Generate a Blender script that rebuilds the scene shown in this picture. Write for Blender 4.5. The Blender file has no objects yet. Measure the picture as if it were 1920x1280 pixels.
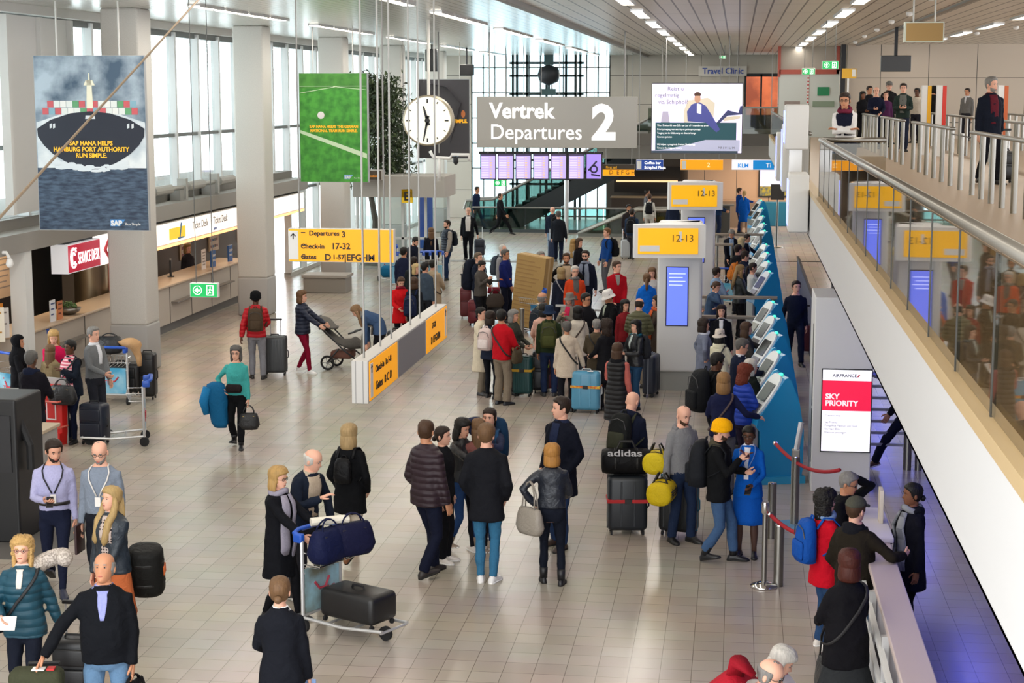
import bpy, math, random
import numpy as np
from mathutils import Vector, Matrix, Euler
random.seed(7); RNG = np.random.RandomState(5)
SC = bpy.context.scene; COL = SC.collection
PI = math.pi
# ------------------------------------------------------------------ camera, sky, lamps, exposure
CAM_H, FPX = 5.5, 3200.0
PITCH = math.atan(466 / FPX); YAW = math.atan(424 * math.cos(PITCH) / FPX)
cd = bpy.data.cameras.new('camera'); cam = bpy.data.objects.new('camera', cd); COL.objects.link(cam)
cd.sensor_width = 36.0; cd.lens = FPX / 1920 * 36; cd.clip_start = .1; cd.clip_end = 400
cam.location = (0, 0, CAM_H); cam.rotation_euler = (PI / 2 - PITCH, 0, YAW); SC.camera = cam
W = bpy.data.worlds.new('sky'); SC.world = W; W.use_nodes = True
wn = W.node_tree.nodes; bgn = wn['Background']
bgn.inputs[0].default_value = (.95, .975, 1.0, 1); bgn.inputs[1].default_value = 3.7
SC.view_settings.view_transform = 'Standard'; SC.view_settings.look = 'None'
SC.view_settings.gamma = 1; SC.view_settings.use_curve_mapping = False
SC.view_settings.exposure = 0.42
SC.cycles.use_denoising = True
SC.cycles.max_bounces = 7; SC.cycles.diffuse_bounces = 4; SC.cycles.transparent_max_bounces = 16
SC.cycles.sample_clamp_indirect = 6
CEIL = 7.12
def area_lamp(name, loc, sx, sy, power, col=(1, .95, .88), rot=(0, 0, 0)):
    d = bpy.data.lights.new(name, 'AREA'); d.shape = 'RECTANGLE'; d.size = sx; d.size_y = sy; d.energy = power; d.color = col
    o = bpy.data.objects.new(name, d); COL.objects.link(o); o.location = loc; o.rotation_euler = rot; return o
ROWS = (-10, -6, -2, 2.1, 6)
for x in ROWS:                                   # the light of the fluorescent rows, just under their diffusers
    area_lamp('fluorescent_row', (x, 36 if x < 5 else 31, CEIL - .07), .22, 74 if x < 5 else 56, 640 if x < 1 else 240, (1, .94, .86))
for y in (15, 24, 33, 42):                       # cool lamps in the soffit below the mezzanine
    area_lamp('soffit_lamp', (3.6, y, 3.28), .3, 5, 40, (.1, .13, 1))
# ------------------------------------------------------------------ pixel -> world
_cp, _sp, _cy, _sy = math.cos(PITCH), math.sin(PITCH), math.cos(YAW), math.sin(YAW)
FW = np.array([-_sy * _cp, _cy * _cp, -_sp]); RT = np.array([_cy, _sy, 0]); UP = np.array([-_sy * _sp, _cy * _sp, _cp])
def ray(px, py): return FW * FPX + RT * (px - 960) + UP * (640 - py)
def at(px, py, z=0.0):
    d = ray(px, py); t = (z - CAM_H) / d[2]; return np.array([d[0] * t, d[1] * t, z])
def atY(px, py, Y):
    d = ray(px, py); t = Y / d[1]; return np.array([d[0] * t, Y, CAM_H + d[2] * t])
def atX(px, py, X):
    d = ray(px, py); t = X / d[0]; return np.array([X, d[1] * t, CAM_H + d[2] * t])
# ------------------------------------------------------------------ materials
def lin(h):
    if isinstance(h, str):
        h = h.lstrip('#'); c = [int(h[i:i + 2], 16) / 255 for i in (0, 2, 4)]
    else: c = h
    return tuple(x / 12.92 if x <= .04045 else ((x + .055) / 1.055) ** 2.4 for x in c)
_M = {}
def mat(col, rough=.6, metal=0., bump=None, emit=0., spec=.5, coat=0.):
    key = (col, rough, metal, bump, emit, spec, coat)
    if key in _M: return _M[key]
    m = bpy.data.materials.new('surface_' + str(len(_M))); m.use_nodes = True; _M[key] = m
    nt = m.node_tree; N = nt.nodes; L = nt.links; b = N['Principled BSDF']
    c = (*lin(col), 1)
    b.inputs['Base Color'].default_value = c; b.inputs['Roughness'].default_value = rough
    b.inputs['Metallic'].default_value = metal; b.inputs['Specular IOR Level'].default_value = spec
    if coat: b.inputs['Coat Weight'].default_value = coat
    if emit: b.inputs['Emission Color'].default_value = c; b.inputs['Emission Strength'].default_value = emit
    if bump:
        tc = N.new('ShaderNodeTexCoord'); bp = N.new('ShaderNodeBump')
        no = N.new('ShaderNodeTexNoise'); L.new(tc.outputs['Object'], no.inputs['Vector'])
        h = no.outputs['Fac']
        if bump in ('cloth', 'puffer', 'hair', 'curl'): b.inputs['Specular IOR Level'].default_value = .12 if bump == 'cloth' else .3
        if bump == 'cloth':
            no.inputs['Scale'].default_value = 9; no.inputs['Detail'].default_value = 4; no.inputs['Distortion'].default_value = 1.2
            bp.inputs['Strength'].default_value = .55; bp.inputs['Distance'].default_value = .03
        elif bump == 'leather':
            no.inputs['Scale'].default_value = 14; no.inputs['Detail'].default_value = 5; no.inputs['Distortion'].default_value = 1.5
            bp.inputs['Strength'].default_value = .5; bp.inputs['Distance'].default_value = .02
        elif bump == 'puffer':
            wv = N.new('ShaderNodeTexWave'); wv.bands_direction = 'Z'; wv.wave_profile = 'SIN'
            wv.inputs['Scale'].default_value = 4.2; wv.inputs['Distortion'].default_value = 1.0; wv.inputs['Detail Scale'].default_value = 1.6
            L.new(tc.outputs['Object'], wv.inputs['Vector'])
            pw = N.new('ShaderNodeMath'); pw.operation = 'POWER'; pw.inputs[1].default_value = .5; L.new(wv.outputs['Fac'], pw.inputs[0])
            h = pw.outputs[0]; bp.inputs['Strength'].default_value = .5; bp.inputs['Distance'].default_value = .03
        elif bump == 'hair':
            mp = N.new('ShaderNodeMapping'); mp.inputs['Scale'].default_value = (60, 60, 9); L.new(tc.outputs['Object'], mp.inputs['Vector'])
            L.new(mp.outputs[0], no.inputs['Vector']); no.inputs['Scale'].default_value = 1.6; no.inputs['Detail'].default_value = 3
            bp.inputs['Strength'].default_value = .6; bp.inputs['Distance'].default_value = .01
        elif bump == 'curl':
            no.inputs['Scale'].default_value = 45; no.inputs['Detail'].default_value = 2
            bp.inputs['Strength'].default_value = .9; bp.inputs['Distance'].default_value = .02
        elif bump == 'fine':
            no.inputs['Scale'].default_value = 120; bp.inputs['Strength'].default_value = .15; bp.inputs['Distance'].default_value = .005
        L.new(h, bp.inputs['Height']); L.new(bp.outputs[0], b.inputs['Normal'])
        mx = N.new('ShaderNodeMix'); mx.data_type = 'RGBA'
        mx.inputs['A'].default_value = (*[v * (.82 if bump != 'hair' else .5) for v in c[:3]], 1); mx.inputs['B'].default_value = (*[min(1, v * 1.12) for v in c[:3]], 1)
        n2 = N.new('ShaderNodeTexNoise'); n2.inputs['Scale'].default_value = 60 if bump != 'hair' else 25; L.new(tc.outputs['Object'], n2.inputs['Vector'])
        if bump == 'hair': L.new(mp.outputs[0], n2.inputs['Vector']); n2.inputs['Scale'].default_value = 1.0
        L.new(n2.outputs['Fac'], mx.inputs['Factor']); L.new(mx.outputs['Result'], b.inputs['Base Color'])
    return m
def pattern(kind, c1, c2, rough=.7, scale=1.0):
    key = ('pat', kind, c1, c2, rough, scale)
    if key in _M: return _M[key]
    m = bpy.data.materials.new('pattern_' + str(len(_M))); m.use_nodes = True; _M[key] = m
    nt = m.node_tree; N = nt.nodes; L = nt.links; b = N['Principled BSDF']; b.inputs['Roughness'].default_value = rough
    tc = N.new('ShaderNodeTexCoord'); mx = N.new('ShaderNodeMix'); mx.data_type = 'RGBA'
    mx.inputs['A'].default_value = (*lin(c1), 1); mx.inputs['B'].default_value = (*lin(c2), 1)
    L.new(mx.outputs['Result'], b.inputs['Base Color'])
    gt = N.new('ShaderNodeMath'); gt.operation = 'GREATER_THAN'
    if kind in ('hstripe', 'vstripe'):
        wv = N.new('ShaderNodeTexWave'); wv.bands_direction = 'Z' if kind == 'hstripe' else 'X'; wv.inputs['Scale'].default_value = scale
        L.new(tc.outputs['Object'], wv.inputs['Vector']); L.new(wv.outputs['Fac'], gt.inputs[0]); gt.inputs[1].default_value = .62
    elif kind == 'dots':
        vo = N.new('ShaderNodeTexVoronoi'); vo.inputs['Scale'].default_value = scale; vo.inputs['Randomness'].default_value = .1
        L.new(tc.outputs['Object'], vo.inputs['Vector']); L.new(vo.outputs['Distance'], gt.inputs[0]); gt.inputs[1].default_value = .36
    elif kind == 'check':
        ck = N.new('ShaderNodeTexChecker'); ck.inputs['Scale'].default_value = scale; L.new(tc.outputs['Object'], ck.inputs['Vector'])
        L.new(ck.outputs['Fac'], gt.inputs[0]); gt.inputs[1].default_value = .5
    else:
        no = N.new('ShaderNodeTexNoise'); no.inputs['Scale'].default_value = scale; no.inputs['Detail'].default_value = 6
        mp = N.new('ShaderNodeMapping'); mp.inputs['Scale'].default_value = (1, 1, 4 if kind == 'sea' else 1); L.new(tc.outputs['Object'], mp.inputs['Vector']); L.new(mp.outputs[0], no.inputs['Vector'])
        rp = N.new('ShaderNodeValToRGB'); rp.color_ramp.elements[0].position = .38; rp.color_ramp.elements[1].position = .62
        L.new(no.outputs['Fac'], rp.inputs[0]); L.new(rp.outputs[0], mx.inputs['Factor']); return m
    L.new(gt.outputs[0], mx.inputs['Factor'])
    return m
def glass(tint='#dfeee8', refl=1.):
    k = ('glass', tint, refl)
    if k in _M: return _M[k]
    m = bpy.data.materials.new('glass_' + str(len(_M))); m.use_nodes = True; _M[k] = m
    nt = m.node_tree; N = nt.nodes; L = nt.links; N.remove(N['Principled BSDF']); out = N['Material Output']
    tr = N.new('ShaderNodeBsdfTransparent'); tr.inputs[0].default_value = (*lin(tint), 1)
    gl = N.new('ShaderNodeBsdfGlossy'); gl.inputs['Roughness'].default_value = .02
    lw = N.new('ShaderNodeLayerWeight'); lw.inputs['Blend'].default_value = .5
    pw = N.new('ShaderNodeMath'); pw.operation = 'POWER'; pw.inputs[1].default_value = 5; L.new(lw.outputs['Facing'], pw.inputs[0])
    ad = N.new('ShaderNodeMath'); ad.operation = 'MULTIPLY_ADD'; ad.inputs[1].default_value = .96 * refl; ad.inputs[2].default_value = .04 * refl; ad.use_clamp = True
    L.new(pw.outputs[0], ad.inputs[0]); mx = N.new('ShaderNodeMixShader')
    L.new(ad.outputs[0], mx.inputs[0]); L.new(tr.outputs[0], mx.inputs[1]); L.new(gl.outputs[0], mx.inputs[2]); L.new(mx.outputs[0], out.inputs[0])
    return m
STEEL = mat('#8f8c86', .36, 1.0); CHROME = mat('#d8d8d8', .12, 1.0); ALU = mat('#c9c9c9', .35, .6); DARKMETAL = mat('#2a2c30', .5, .4)
WHITE = mat('#e4e4e2', .45); OFFWHITE = mat('#d2cfc8', .55); BLACK = mat('#0d0d0f', .45); GREY = mat('#8b8a88', .6); RUBBER = mat('#18181a', .8)
BLUEPL = mat('#1d4fb0', .35); YELLOW = mat('#f2a900', .5, 0, None, .3); WIRE = mat('#5a5a58', .5, .3)
# ------------------------------------------------------------------ mesh builder
class MB:
    def __init__(s): s.v = []; s.f = []; s.m = []; s.n = 0; s.cur = 0
    def add(s, V, F):
        V = np.asarray(V, float); o = s.n; s.v.append(V); s.n += len(V)
        for f in F: s.f.append([i + o for i in f]); s.m.append(s.cur)
        return s
    def box(s, x0, x1, y0, y1, z0, z1, bev=0.0):
        if bev > 0:
            bev = min(bev, (x1 - x0) * .49, (y1 - y0) * .49, (z1 - z0) * .49)
            return s.rbox((x0 + x1) / 2, (y0 + y1) / 2, (z0 + z1) / 2, x1 - x0, y1 - y0, z1 - z0, bev)
        V = [(x, y, z) for z in (z0, z1) for y in (y0, y1) for x in (x0, x1)]
        return s.add(V, [(0, 2, 3, 1), (4, 5, 7, 6), (0, 1, 5, 4), (2, 6, 7, 3), (0, 4, 6, 2), (1, 3, 7, 5)])
    def rbox(s, cx, cy, cz, sx, sy, sz, r, seg=3, M=None):
        # rounded box: rounded-rect rings stacked in z with rounded ends
        def rr(hx, hy, rad):
            P = []
            for qx, qy, a0 in ((1, 1, 0), (-1, 1, 90), (-1, -1, 180), (1, -1, 270)):
                for k in range(seg + 1):
                    a = math.radians(a0 + 90 * k / seg)
                    P.append((qx * (hx - rad) + rad * math.cos(a), qy * (hy - rad) + rad * math.sin(a)))
            return P
        R = []
        hz = sz / 2
        for sgn in (-1, 1):
            ks = range(seg + 1) if sgn < 0 else range(seg, -1, -1)
            for k in ks:
                a = PI / 2 * k / seg; ins = r * (1 - math.sin(a)); z = sgn * (hz - r + r * math.cos(a))
                R.append([(x, y, z) for x, y in rr(sx / 2 - ins, sy / 2 - ins, max(r - ins, 1e-4))])
        R = [np.array(q) for q in R]
        if M is not None: R = [q @ np.array(M.to_3x3()).T + np.array(M.translation) for q in R]
        else: R = [q + np.array((cx, cy, cz)) for q in R]
        return s.loft(R)
    def loft(s, rings, cap=True, closed=True):
        n = len(rings[0]); V = np.concatenate(rings); F = []
        for i in range(len(rings) - 1):
            a, b = i * n, (i + 1) * n
            for j in range(n if closed else n - 1):
                k = (j + 1) % n; F.append((a + j, a + k, b + k, b + j))
        if cap and closed:
            F.append(tuple(range(n - 1, -1, -1))); F.append(tuple(range((len(rings) - 1) * n, len(rings) * n)))
        return s.add(V, F)
    def tube(s, P, r, n=10, cap=True, flat=None, closed=False):
        P = [np.asarray(p, float) for p in P]; m = len(P)
        if np.isscalar(r): r = [r] * m
        T = []
        for i in range(m):
            t = P[min(i + 1, m - 1)] - P[max(i - 1, 0)] if not closed else P[(i + 1) % m] - P[i - 1]
            T.append(t / (np.linalg.norm(t) + 1e-12))
        u = np.cross(T[0], (0, 0, 1.)) if abs(T[0][2]) < .9 else np.cross(T[0], (0, 1., 0)); u /= np.linalg.norm(u)
        R = []
        for i in range(m):
            u = u - T[i] * np.dot(u, T[i]); u /= np.linalg.norm(u) + 1e-12; v = np.cross(T[i], u)
            a = np.arange(n) * 2 * PI / n
            f = 1.0 if flat is None else flat
            R.append(P[i] + np.outer(np.cos(a) * r[i], u) + np.outer(np.sin(a) * r[i] * f, v))
        if closed: R.append(R[0]); return s.loft(R, cap=False)
        return s.loft(R, cap=cap)
    def cyl(s, x, y, z0, z1, r, r2=None, n=16): return s.tube([(x, y, z0), (x, y, z1)], [r, r if r2 is None else r2], n)
    def lathe(s, prof, c=(0, 0, 0), n=20):
        a = np.arange(n) * 2 * PI / n
        return s.loft([np.stack([np.cos(a) * r + c[0], np.sin(a) * r + c[1], np.full(n, z + c[2])], 1) for r, z in prof])
    def ell(s, c, rx, ry, rz, n=12, m=8, M=None):
        R = []
        for i in range(m + 1):
            t = -PI / 2 + PI * i / m; k = max(math.cos(t), .02); a = np.arange(n) * 2 * PI / n
            q = np.stack([np.cos(a) * rx * k, np.sin(a) * ry * k, np.full(n, math.sin(t) * rz)], 1)
            if M is not None: q = q @ np.array(M).T
            R.append(q + np.array(c))
        return s.loft(R)
    def prism(s, prof, axis, a0, a1):
        # prof: list of 2D points; axis: 'x','y','z'
        def mk(p, a): return {'x': (a, p[0], p[1]), 'y': (p[0], a, p[1]), 'z': (p[0], p[1], a)}[axis]
        return s.loft([np.array([mk(p, a0) for p in prof], float), np.array([mk(p, a1) for p in prof], float)])
    def quad(s, a, b, c, d): return s.add([a, b, c, d], [(0, 1, 2, 3)])
    def build(s, name, m, parent=None, smooth=False, angle=None):
        me = bpy.data.meshes.new(name)
        me.from_pydata(np.concatenate(s.v).tolist() if s.v else [], [], s.f)
        for q in (m if isinstance(m, (list, tuple)) else [m]): me.materials.append(q)
        if max(s.m, default=0) > 0: me.polygons.foreach_set('material_index', s.m)
        if smooth: me.polygons.foreach_set('use_smooth', [True] * len(me.polygons))
        me.update()
        o = bpy.data.objects.new(name, me); COL.objects.link(o)
        if smooth == 'auto':
            try: me.set_sharp_from_angle(angle=math.radians(38))
            except Exception: pass
        if parent is not None: o.parent = parent
        return o
def tag(o, label, cat, group=None):
    o['label'] = label; o['category'] = cat
    if group: o['group'] = group
    return o
def thing(name, label, cat, loc=(0, 0, 0), rz=0., group=None):
    o = bpy.data.objects.new(name, None); COL.objects.link(o); o.empty_display_size = .2
    o.location = tuple(loc); o.rotation_euler = (0, 0, rz); return tag(o, label, cat, group)
def struct(o, parent=None): o['kind'] = 'structure'; return o
def copy_tree(o, loc=None, rz=None, label=None, parent=None):
    c = o.copy(); COL.objects.link(c)
    if parent is not None: c.parent = parent
    if loc is not None: c.location = tuple(loc)
    if rz is not None: c.rotation_euler = (0, 0, rz)
    if label: c['label'] = label
    for ch in list(o.children): copy_tree(ch, parent=c)
    return c
def text(s, size, loc, rot, m, parent, name='lettering', align='LEFT', bold=0., squash=1.0, ext=.003):
    cu = bpy.data.curves.new(name, 'FONT'); cu.body = s; cu.size = size; cu.align_x = align; cu.extrude = ext; cu.offset = bold
    cu.resolution_u = 3
    tmp = bpy.data.objects.new('tmp_text', cu); me = bpy.data.meshes.new_from_object(tmp); bpy.data.objects.remove(tmp); me.name = name
    me.materials.clear(); me.materials.append(m)
    o = bpy.data.objects.new(name, me); COL.objects.link(o); o.location = tuple(loc); o.rotation_euler = rot; o.scale = (squash, 1, 1)
    if parent is not None: o.parent = parent
    return o
FRONT = (PI / 2, 0, 0)          # lettering read from -Y
# ------------------------------------------------------------------ floor
def floor_mat():
    m = bpy.data.materials.new('floor_tiles'); m.use_nodes = True; nt = m.node_tree; N = nt.nodes; L = nt.links; b = N['Principled BSDF']
    tc = N.new('ShaderNodeTexCoord'); mp = N.new('ShaderNodeMapping'); mp.inputs['Location'].default_value = (.04, 0, 0)
    L.new(tc.outputs['Object'], mp.inputs['Vector'])
    br = N.new('ShaderNodeTexBrick'); br.offset = 0; br.inputs['Scale'].default_value = 1
    br.inputs['Brick Width'].default_value = .3; br.inputs['Row Height'].default_value = .3; br.inputs['Mortar Size'].default_value = .0035
    br.inputs['Color1'].default_value = (*lin('#aa9f92'), 1); br.inputs['Color2'].default_value = (*lin('#b5aa9d'), 1); br.inputs['Mortar'].default_value = (*lin('#776c60'), 1)
    L.new(mp.outputs[0], br.inputs['Vector'])
    no = N.new('ShaderNodeTexNoise'); no.inputs['Scale'].default_value = .9; no.inputs['Detail'].default_value = 3; L.new(tc.outputs['Object'], no.inputs['Vector'])
    hs = N.new('ShaderNodeMix'); hs.data_type = 'RGBA'; hs.blend_type = 'MULTIPLY'; hs.inputs['Factor'].default_value = .25
    L.new(br.outputs['Color'], hs.inputs['A']); L.new(no.outputs['Color'], hs.inputs['B']); L.new(hs.outputs['Result'], b.inputs['Base Color'])
    b.inputs['Roughness'].default_value = .23; b.inputs['Specular IOR Level'].default_value = .5
    return m
FLOOR = floor_mat()
struct(MB().box(-18, 16, 4, 76, -.2, 0).build('floor', FLOOR))
# ------------------------------------------------------------------ ceiling of linear metal slats
def slat_mat(c, gap, pitch, rough):
    m = bpy.data.materials.new('ceiling_slats'); m.use_nodes = True; nt = m.node_tree; N = nt.nodes; L = nt.links; b = N['Principled BSDF']
    tc = N.new('ShaderNodeTexCoord'); br = N.new('ShaderNodeTexBrick'); br.offset = 0
    br.inputs['Scale'].default_value = 1; br.inputs['Brick Width'].default_value = pitch; br.inputs['Row Height'].default_value = 3.6
    br.inputs['Mortar Size'].default_value = gap; br.inputs['Color1'].default_value = (*lin(c), 1); br.inputs['Color2'].default_value = (*lin(c), 1)
    br.inputs['Mortar'].default_value = (*lin('#4a4640'), 1)
    L.new(tc.outputs['Object'], br.inputs['Vector']); L.new(br.outputs['Color'], b.inputs['Base Color']); b.inputs['Roughness'].default_value = rough
    b.inputs['Metallic'].default_value = .25
    return m
mb = MB(); mb.box(-18, -4.0, 4, 76, CEIL, CEIL + .25); mb.cur = 1; mb.box(-3.9, 16, 4, 76, CEIL, CEIL + .25)
struct(mb.build('ceiling', [slat_mat('#d8d8d2', .008, .2, .22), slat_mat('#cfcac0', .018, .3, .35)]))
struct(MB().box(-4.02, -3.88, 4, 76, CEIL - .1, CEIL + .05).build('trim_24', mat('#7d7a74', .5))); struct(MB().box(3.95, 4.07, 4, 60, CEIL - .04, CEIL + .05).build('trim_25', mat('#7d7a74', .5)))
LIGHTM = mat('#fff4e2', .4, 0, None, 5.0)
mbf = MB().box(-.13, .13, 0, 1.5, -.03, .02); mbf.box(-.13, -.11, 0, 1.5, -.05, -.02); mbf.box(.11, .13, 0, 1.5, -.05, -.02)
mbd = MB().box(-.1, .1, .03, 1.47, -.045, -.031)
first = None; LAB = {-10: 'nearest the window wall', -6: 'above the yellow hanging signs', -2: 'beside the dark ceiling beam', 2.1: 'above the mezzanine edge', 6: 'above the mezzanine queue'}
for x in ROWS:
    y = 22.0 + (abs(x) * 3 % 5); k = 0
    while y < (73 if x < 5 else 58):
        if first is None:
            first = thing('ceiling_light', '', 'ceiling light', (x, y, CEIL)); mbf.build('frame', ALU, first); mbd.build('diffuser', LIGHTM, first); t = first
        else: t = copy_tree(first, (x, y, CEIL), 0)
        t['label'] = 'slim white fluorescent ceiling light in the row ' + LAB[x]; t['group'] = 'ceiling lights ' + LAB[x]
        k += 1
        y += 1.62 if (k % 2 if x > -4 else k % 4) else (3.9 if x > -4 else 4.2)
# ------------------------------------------------------------------ columns
COLM = mat('#d0cdc6', .55, 0, 'fine'); COLB = mat('#a5a3a0', .5)
for i, y in enumerate((32.2, 41.0, 49.6, 58.4, 67.0)):
    mb = MB(); mb.box(-12.26, -11.5, y, y + .78, .95, CEIL, .05); mb.cur = 1; mb.box(-12.27, -11.49, y - .01, y + .79, 0, .96, .05)
    o = struct(mb.build('wall_pillar_%d' % (i + 1), [COLM, COLB], smooth='auto'))
    o.name = 'trim_%d' % (i + 1)
# ------------------------------------------------------------------ window wall on the street side
XW = -13.4
FRM = mat('#d8dada', .5); FRD = mat('#6f7372', .55)
GLW = glass('#f2f8f8')
def blind_mat():
    m = bpy.data.materials.new('screen_blind'); m.use_nodes = True; nt = m.node_tree; N = nt.nodes; L = nt.links; N.remove(N['Principled BSDF'])
    tr = N.new('ShaderNodeBsdfTransparent'); tl = N.new('ShaderNodeBsdfTranslucent'); tl.inputs[0].default_value = (.96, .97, .97, 1)
    tc = N.new('ShaderNodeTexCoord'); wv = N.new('ShaderNodeTexWave'); wv.bands_direction = 'Z'; wv.inputs['Scale'].default_value = 3.2; L.new(tc.outputs['Object'], wv.inputs['Vector'])
    mr = N.new('ShaderNodeMapRange'); mr.inputs['To Min'].default_value = .25; mr.inputs['To Max'].default_value = .75; L.new(wv.outputs['Fac'], mr.inputs['Value'])
    mx = N.new('ShaderNodeMixShader'); L.new(mr.outputs[0], mx.inputs[0]); L.new(tl.outputs[0], mx.inputs[1]); L.new(tr.outputs[0], mx.inputs[2]); L.new(mx.outputs[0], N['Material Output'].inputs[0])
    return m
BLIND = blind_mat()
wi = 0
def window_bay(y0, y1, z0, z1, nm, transom, blind=True):
    global wi; wi += 1
    w = bpy.data.objects.new('window_%d' % wi, None); COL.objects.link(w); w['kind'] = 'structure'
    mb = MB(); mb.box(XW - .02, XW + .02, y0, y1, z0, z1); mb.build('pane', GLW, w)
    mb = MB()
    for k in range(nm):
        y = y0 + (y1 - y0) * k / nm; mb.box(XW - .05, XW + .15, y - .06, y + .06, z0, z1)
    mb.build('mullion', FRM, w)
    mb = MB(); mb.box(XW - .06, XW + .08, y0, y1, z1 - .1, z1 + .12)
    for tz in transom: mb.box(XW - .05, XW + .1, y0, y1, tz - .04, tz + .04)
    mb.build('transom', FRD, w)
    if blind:
        mb = MB()
        for k in range(nm):
            if (k + wi) % 3: ya = y0 + (y1 - y0) * k / nm; yb = y0 + (y1 - y0) * (k + 1) / nm; mb.box(XW - .34, XW - .33, ya, yb, z1 - [1.4, 2.4, 3.3][(k * 7 + wi) % 3], z1)
        mb.build('blind', BLIND, w)
for a, b in ((24, 32.6), (32.6, 41.4), (41.4, 50), (50, 58.7), (58.7, 67.4), (67.4, 75)):
    lo = 3.2 if b < 51 else .12
    window_bay(a, b, lo, 6.92, 5, [4.5] if lo > 2 else [2.6, 4.5])
mb = MB(); mb.box(XW - .3, XW + .02, 4, 24, 0, CEIL); mb.box(XW - .3, XW + .3, 4, 76, 6.95, CEIL + .02); mb.box(XW - .1, XW + .1, 50, 75, 0, .12)
struct(mb.build('wall_left', mat('#c4c2bc', .6)))
# light panels blocking the nearest bay (solid white panels between columns)
mb = MB(); mb.box(XW + .27, XW + .33, 29.6, 32.6, 3.3, 6.9)
for y in (29.6, 31.1, 32.6): mb.box(XW + .26, XW + .42, y - .06, y + .06, 3.3, 6.9)
struct(mb.build('wall_panel', mat('#c9c8c4', .6))).name = 'trim_6'
# ------------------------------------------------------------------ far wall
YF = 75.0
PANEL = pattern('brickwall', '#b9b3aa', '#b5afa6', .6, 2)
def panel_mat(c, w, h, off=0.):
    m = bpy.data.materials.new('wall_panels'); m.use_nodes = True; nt = m.node_tree; N = nt.nodes; L = nt.links; b = N['Principled BSDF']
    tc = N.new('ShaderNodeTexCoord'); mp = N.new('ShaderNodeMapping'); mp.inputs['Rotation'].default_value = (PI / 2, 0, 0); L.new(tc.outputs['Object'], mp.inputs['Vector'])
    br = N.new('ShaderNodeTexBrick'); br.offset = 0; br.inputs['Scale'].default_value = 1; br.inputs['Brick Width'].default_value = w; br.inputs['Row Height'].default_value = h
    br.inputs['Mortar Size'].default_value = .012; br.inputs['Color1'].default_value = (*lin(c), 1); br.inputs['Color2'].default_value = (*lin(c), 1); br.inputs['Mortar'].default_value = (*lin('#4d4842'), 1)
    L.new(mp.outputs[0], br.inputs['Vector']); L.new(br.outputs['Color'], b.inputs['Base Color']); b.inputs['Roughness'].default_value = .5
    return m
xl = atY(885, 300, YF)[0]; xg = atY(1142, 300, YF)[0]; xo0 = atY(1395, 200, YF)[0]; xo1 = atY(1458, 200, YF)[0]
def zf(py, Y=YF): return atY(1200, py, Y)[2]
mb = MB(); mb.box(xg, xo0, YF, YF + .3, zf(262), CEIL); mb.box(xo1, 3.6, YF, YF + .3, zf(262), CEIL); mb.box(xo0, xo1, YF, YF + .3, zf(140), CEIL)
mb.box(XW, xl, YF, YF + .3, 0, CEIL)
struct(mb.build('wall_far', panel_mat('#b7b0a5', 1.6, 1.25)))
# room beyond the far upper wall, its orange light put into the wall colour
mb = MB(); mb.box(xo0 - .2, xo1 + .2, YF + 2.5, YF + 2.6, zf(262), CEIL)
struct(mb.build('wall_back', pattern('noise', '#7a3418', '#b0562c', .6, 1.2)))
mb = MB(); mb.box(xo0, xo0 + .08, YF - .06, YF + .1, zf(262), zf(140)); mb.box((xo0 + xo1) / 2 - .04, (xo0 + xo1) / 2 + .04, YF - .06, YF + .1, zf(262), zf(140)); mb.box(xo0, xo1, YF - .06, YF + .1, zf(144), zf(138))
mb.box(xo0, xo1, YF - .02, YF + .02, zf(262), zf(215))
struct(mb.build('window_frame', DARKMETAL)).name = 'window_20'
# far glazed curtain wall
w = bpy.data.objects.new('window_21', None); COL.objects.link(w); w['kind'] = 'structure'
MB().box(xl, xg, YF + .1, YF + .14, .1, CEIL).build('pane', glass('#dff0f4'), w)
mb = MB()
for k in range(13): x = xl + (xg - xl) * k / 12; mb.box(x - .03, x + .03, YF, YF + .14, 0, CEIL)
for z in (.1, 2.2, 3.3, 4.4, 5.5, 6.6): mb.box(xl, xg, YF, YF + .14, z - .03, z + .03)
mb.build('mullion', mat('#8d9698', .5), w)
xs0, xs1 = atY(962, 200, YF - .5)[0], atY(1088, 200, YF - .5)[0]
mb = MB(); mb.v
for x in (xs0, xs0 + .18, xs0 + .62, (xs0 + xs1) / 2, xs1 - .62, xs1 - .2, xs1): mb.box(x - .05, x + .05, YF - .6, YF - .48, 0, CEIL)
for z in (zf(118), zf(142), zf(176), zf(300), zf(345), zf(390)): mb.box(xs0 - .15, xs1 + .15, YF - .6, YF - .48, z - .05, z + .05)
struct(mb.build('lift_frame', mat('#1f3234', .5, .2))).name = 'trim_10'
t = thing('lift_motor', 'dark round machine hanging inside the glazed lift shaft at the far wall', 'machine', atY(1029, 140, YF - .9))
mb = MB(); mb.lathe([(.05, -.45), (.4, -.3), (.5, 0), (.4, .3), (.05, .42)]); mb.build('housing', DARKMETAL, t, smooth=True)
mb = MB(); mb.box(-.2, .2, -.08, .08, .42, .95); mb.box(-.3, .3, -.1, .1, -.85, -.6); mb.cyl(0, 0, -.62, -.4, .06); mb.build('bracket', mat('#2e4a4c', .5), t)
# ------------------------------------------------------------------ far upper gallery slab
zs = 3.96
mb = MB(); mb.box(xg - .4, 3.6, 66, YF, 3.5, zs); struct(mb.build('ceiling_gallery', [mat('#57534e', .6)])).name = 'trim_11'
mb = MB(); mb.box(xg, 3.6, YF - 6.5, YF - 6.2, 2.9, 3.5); struct(mb.build('trim_12', mat('#a39c92', .6)))
struct(MB().box(3.6, 3.75, 60.3, 75, 3.3, CEIL).build('wall_gallery_side', mat('#b7b0a5', .6))); struct(MB().box(atY(1460, 120, 62)[0], 3.6, 62.12, 62.3, atY(1500, 139, 62)[2] + .1, CEIL).build('wall_above_doors', mat('#b7b0a5', .6)))
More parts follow.
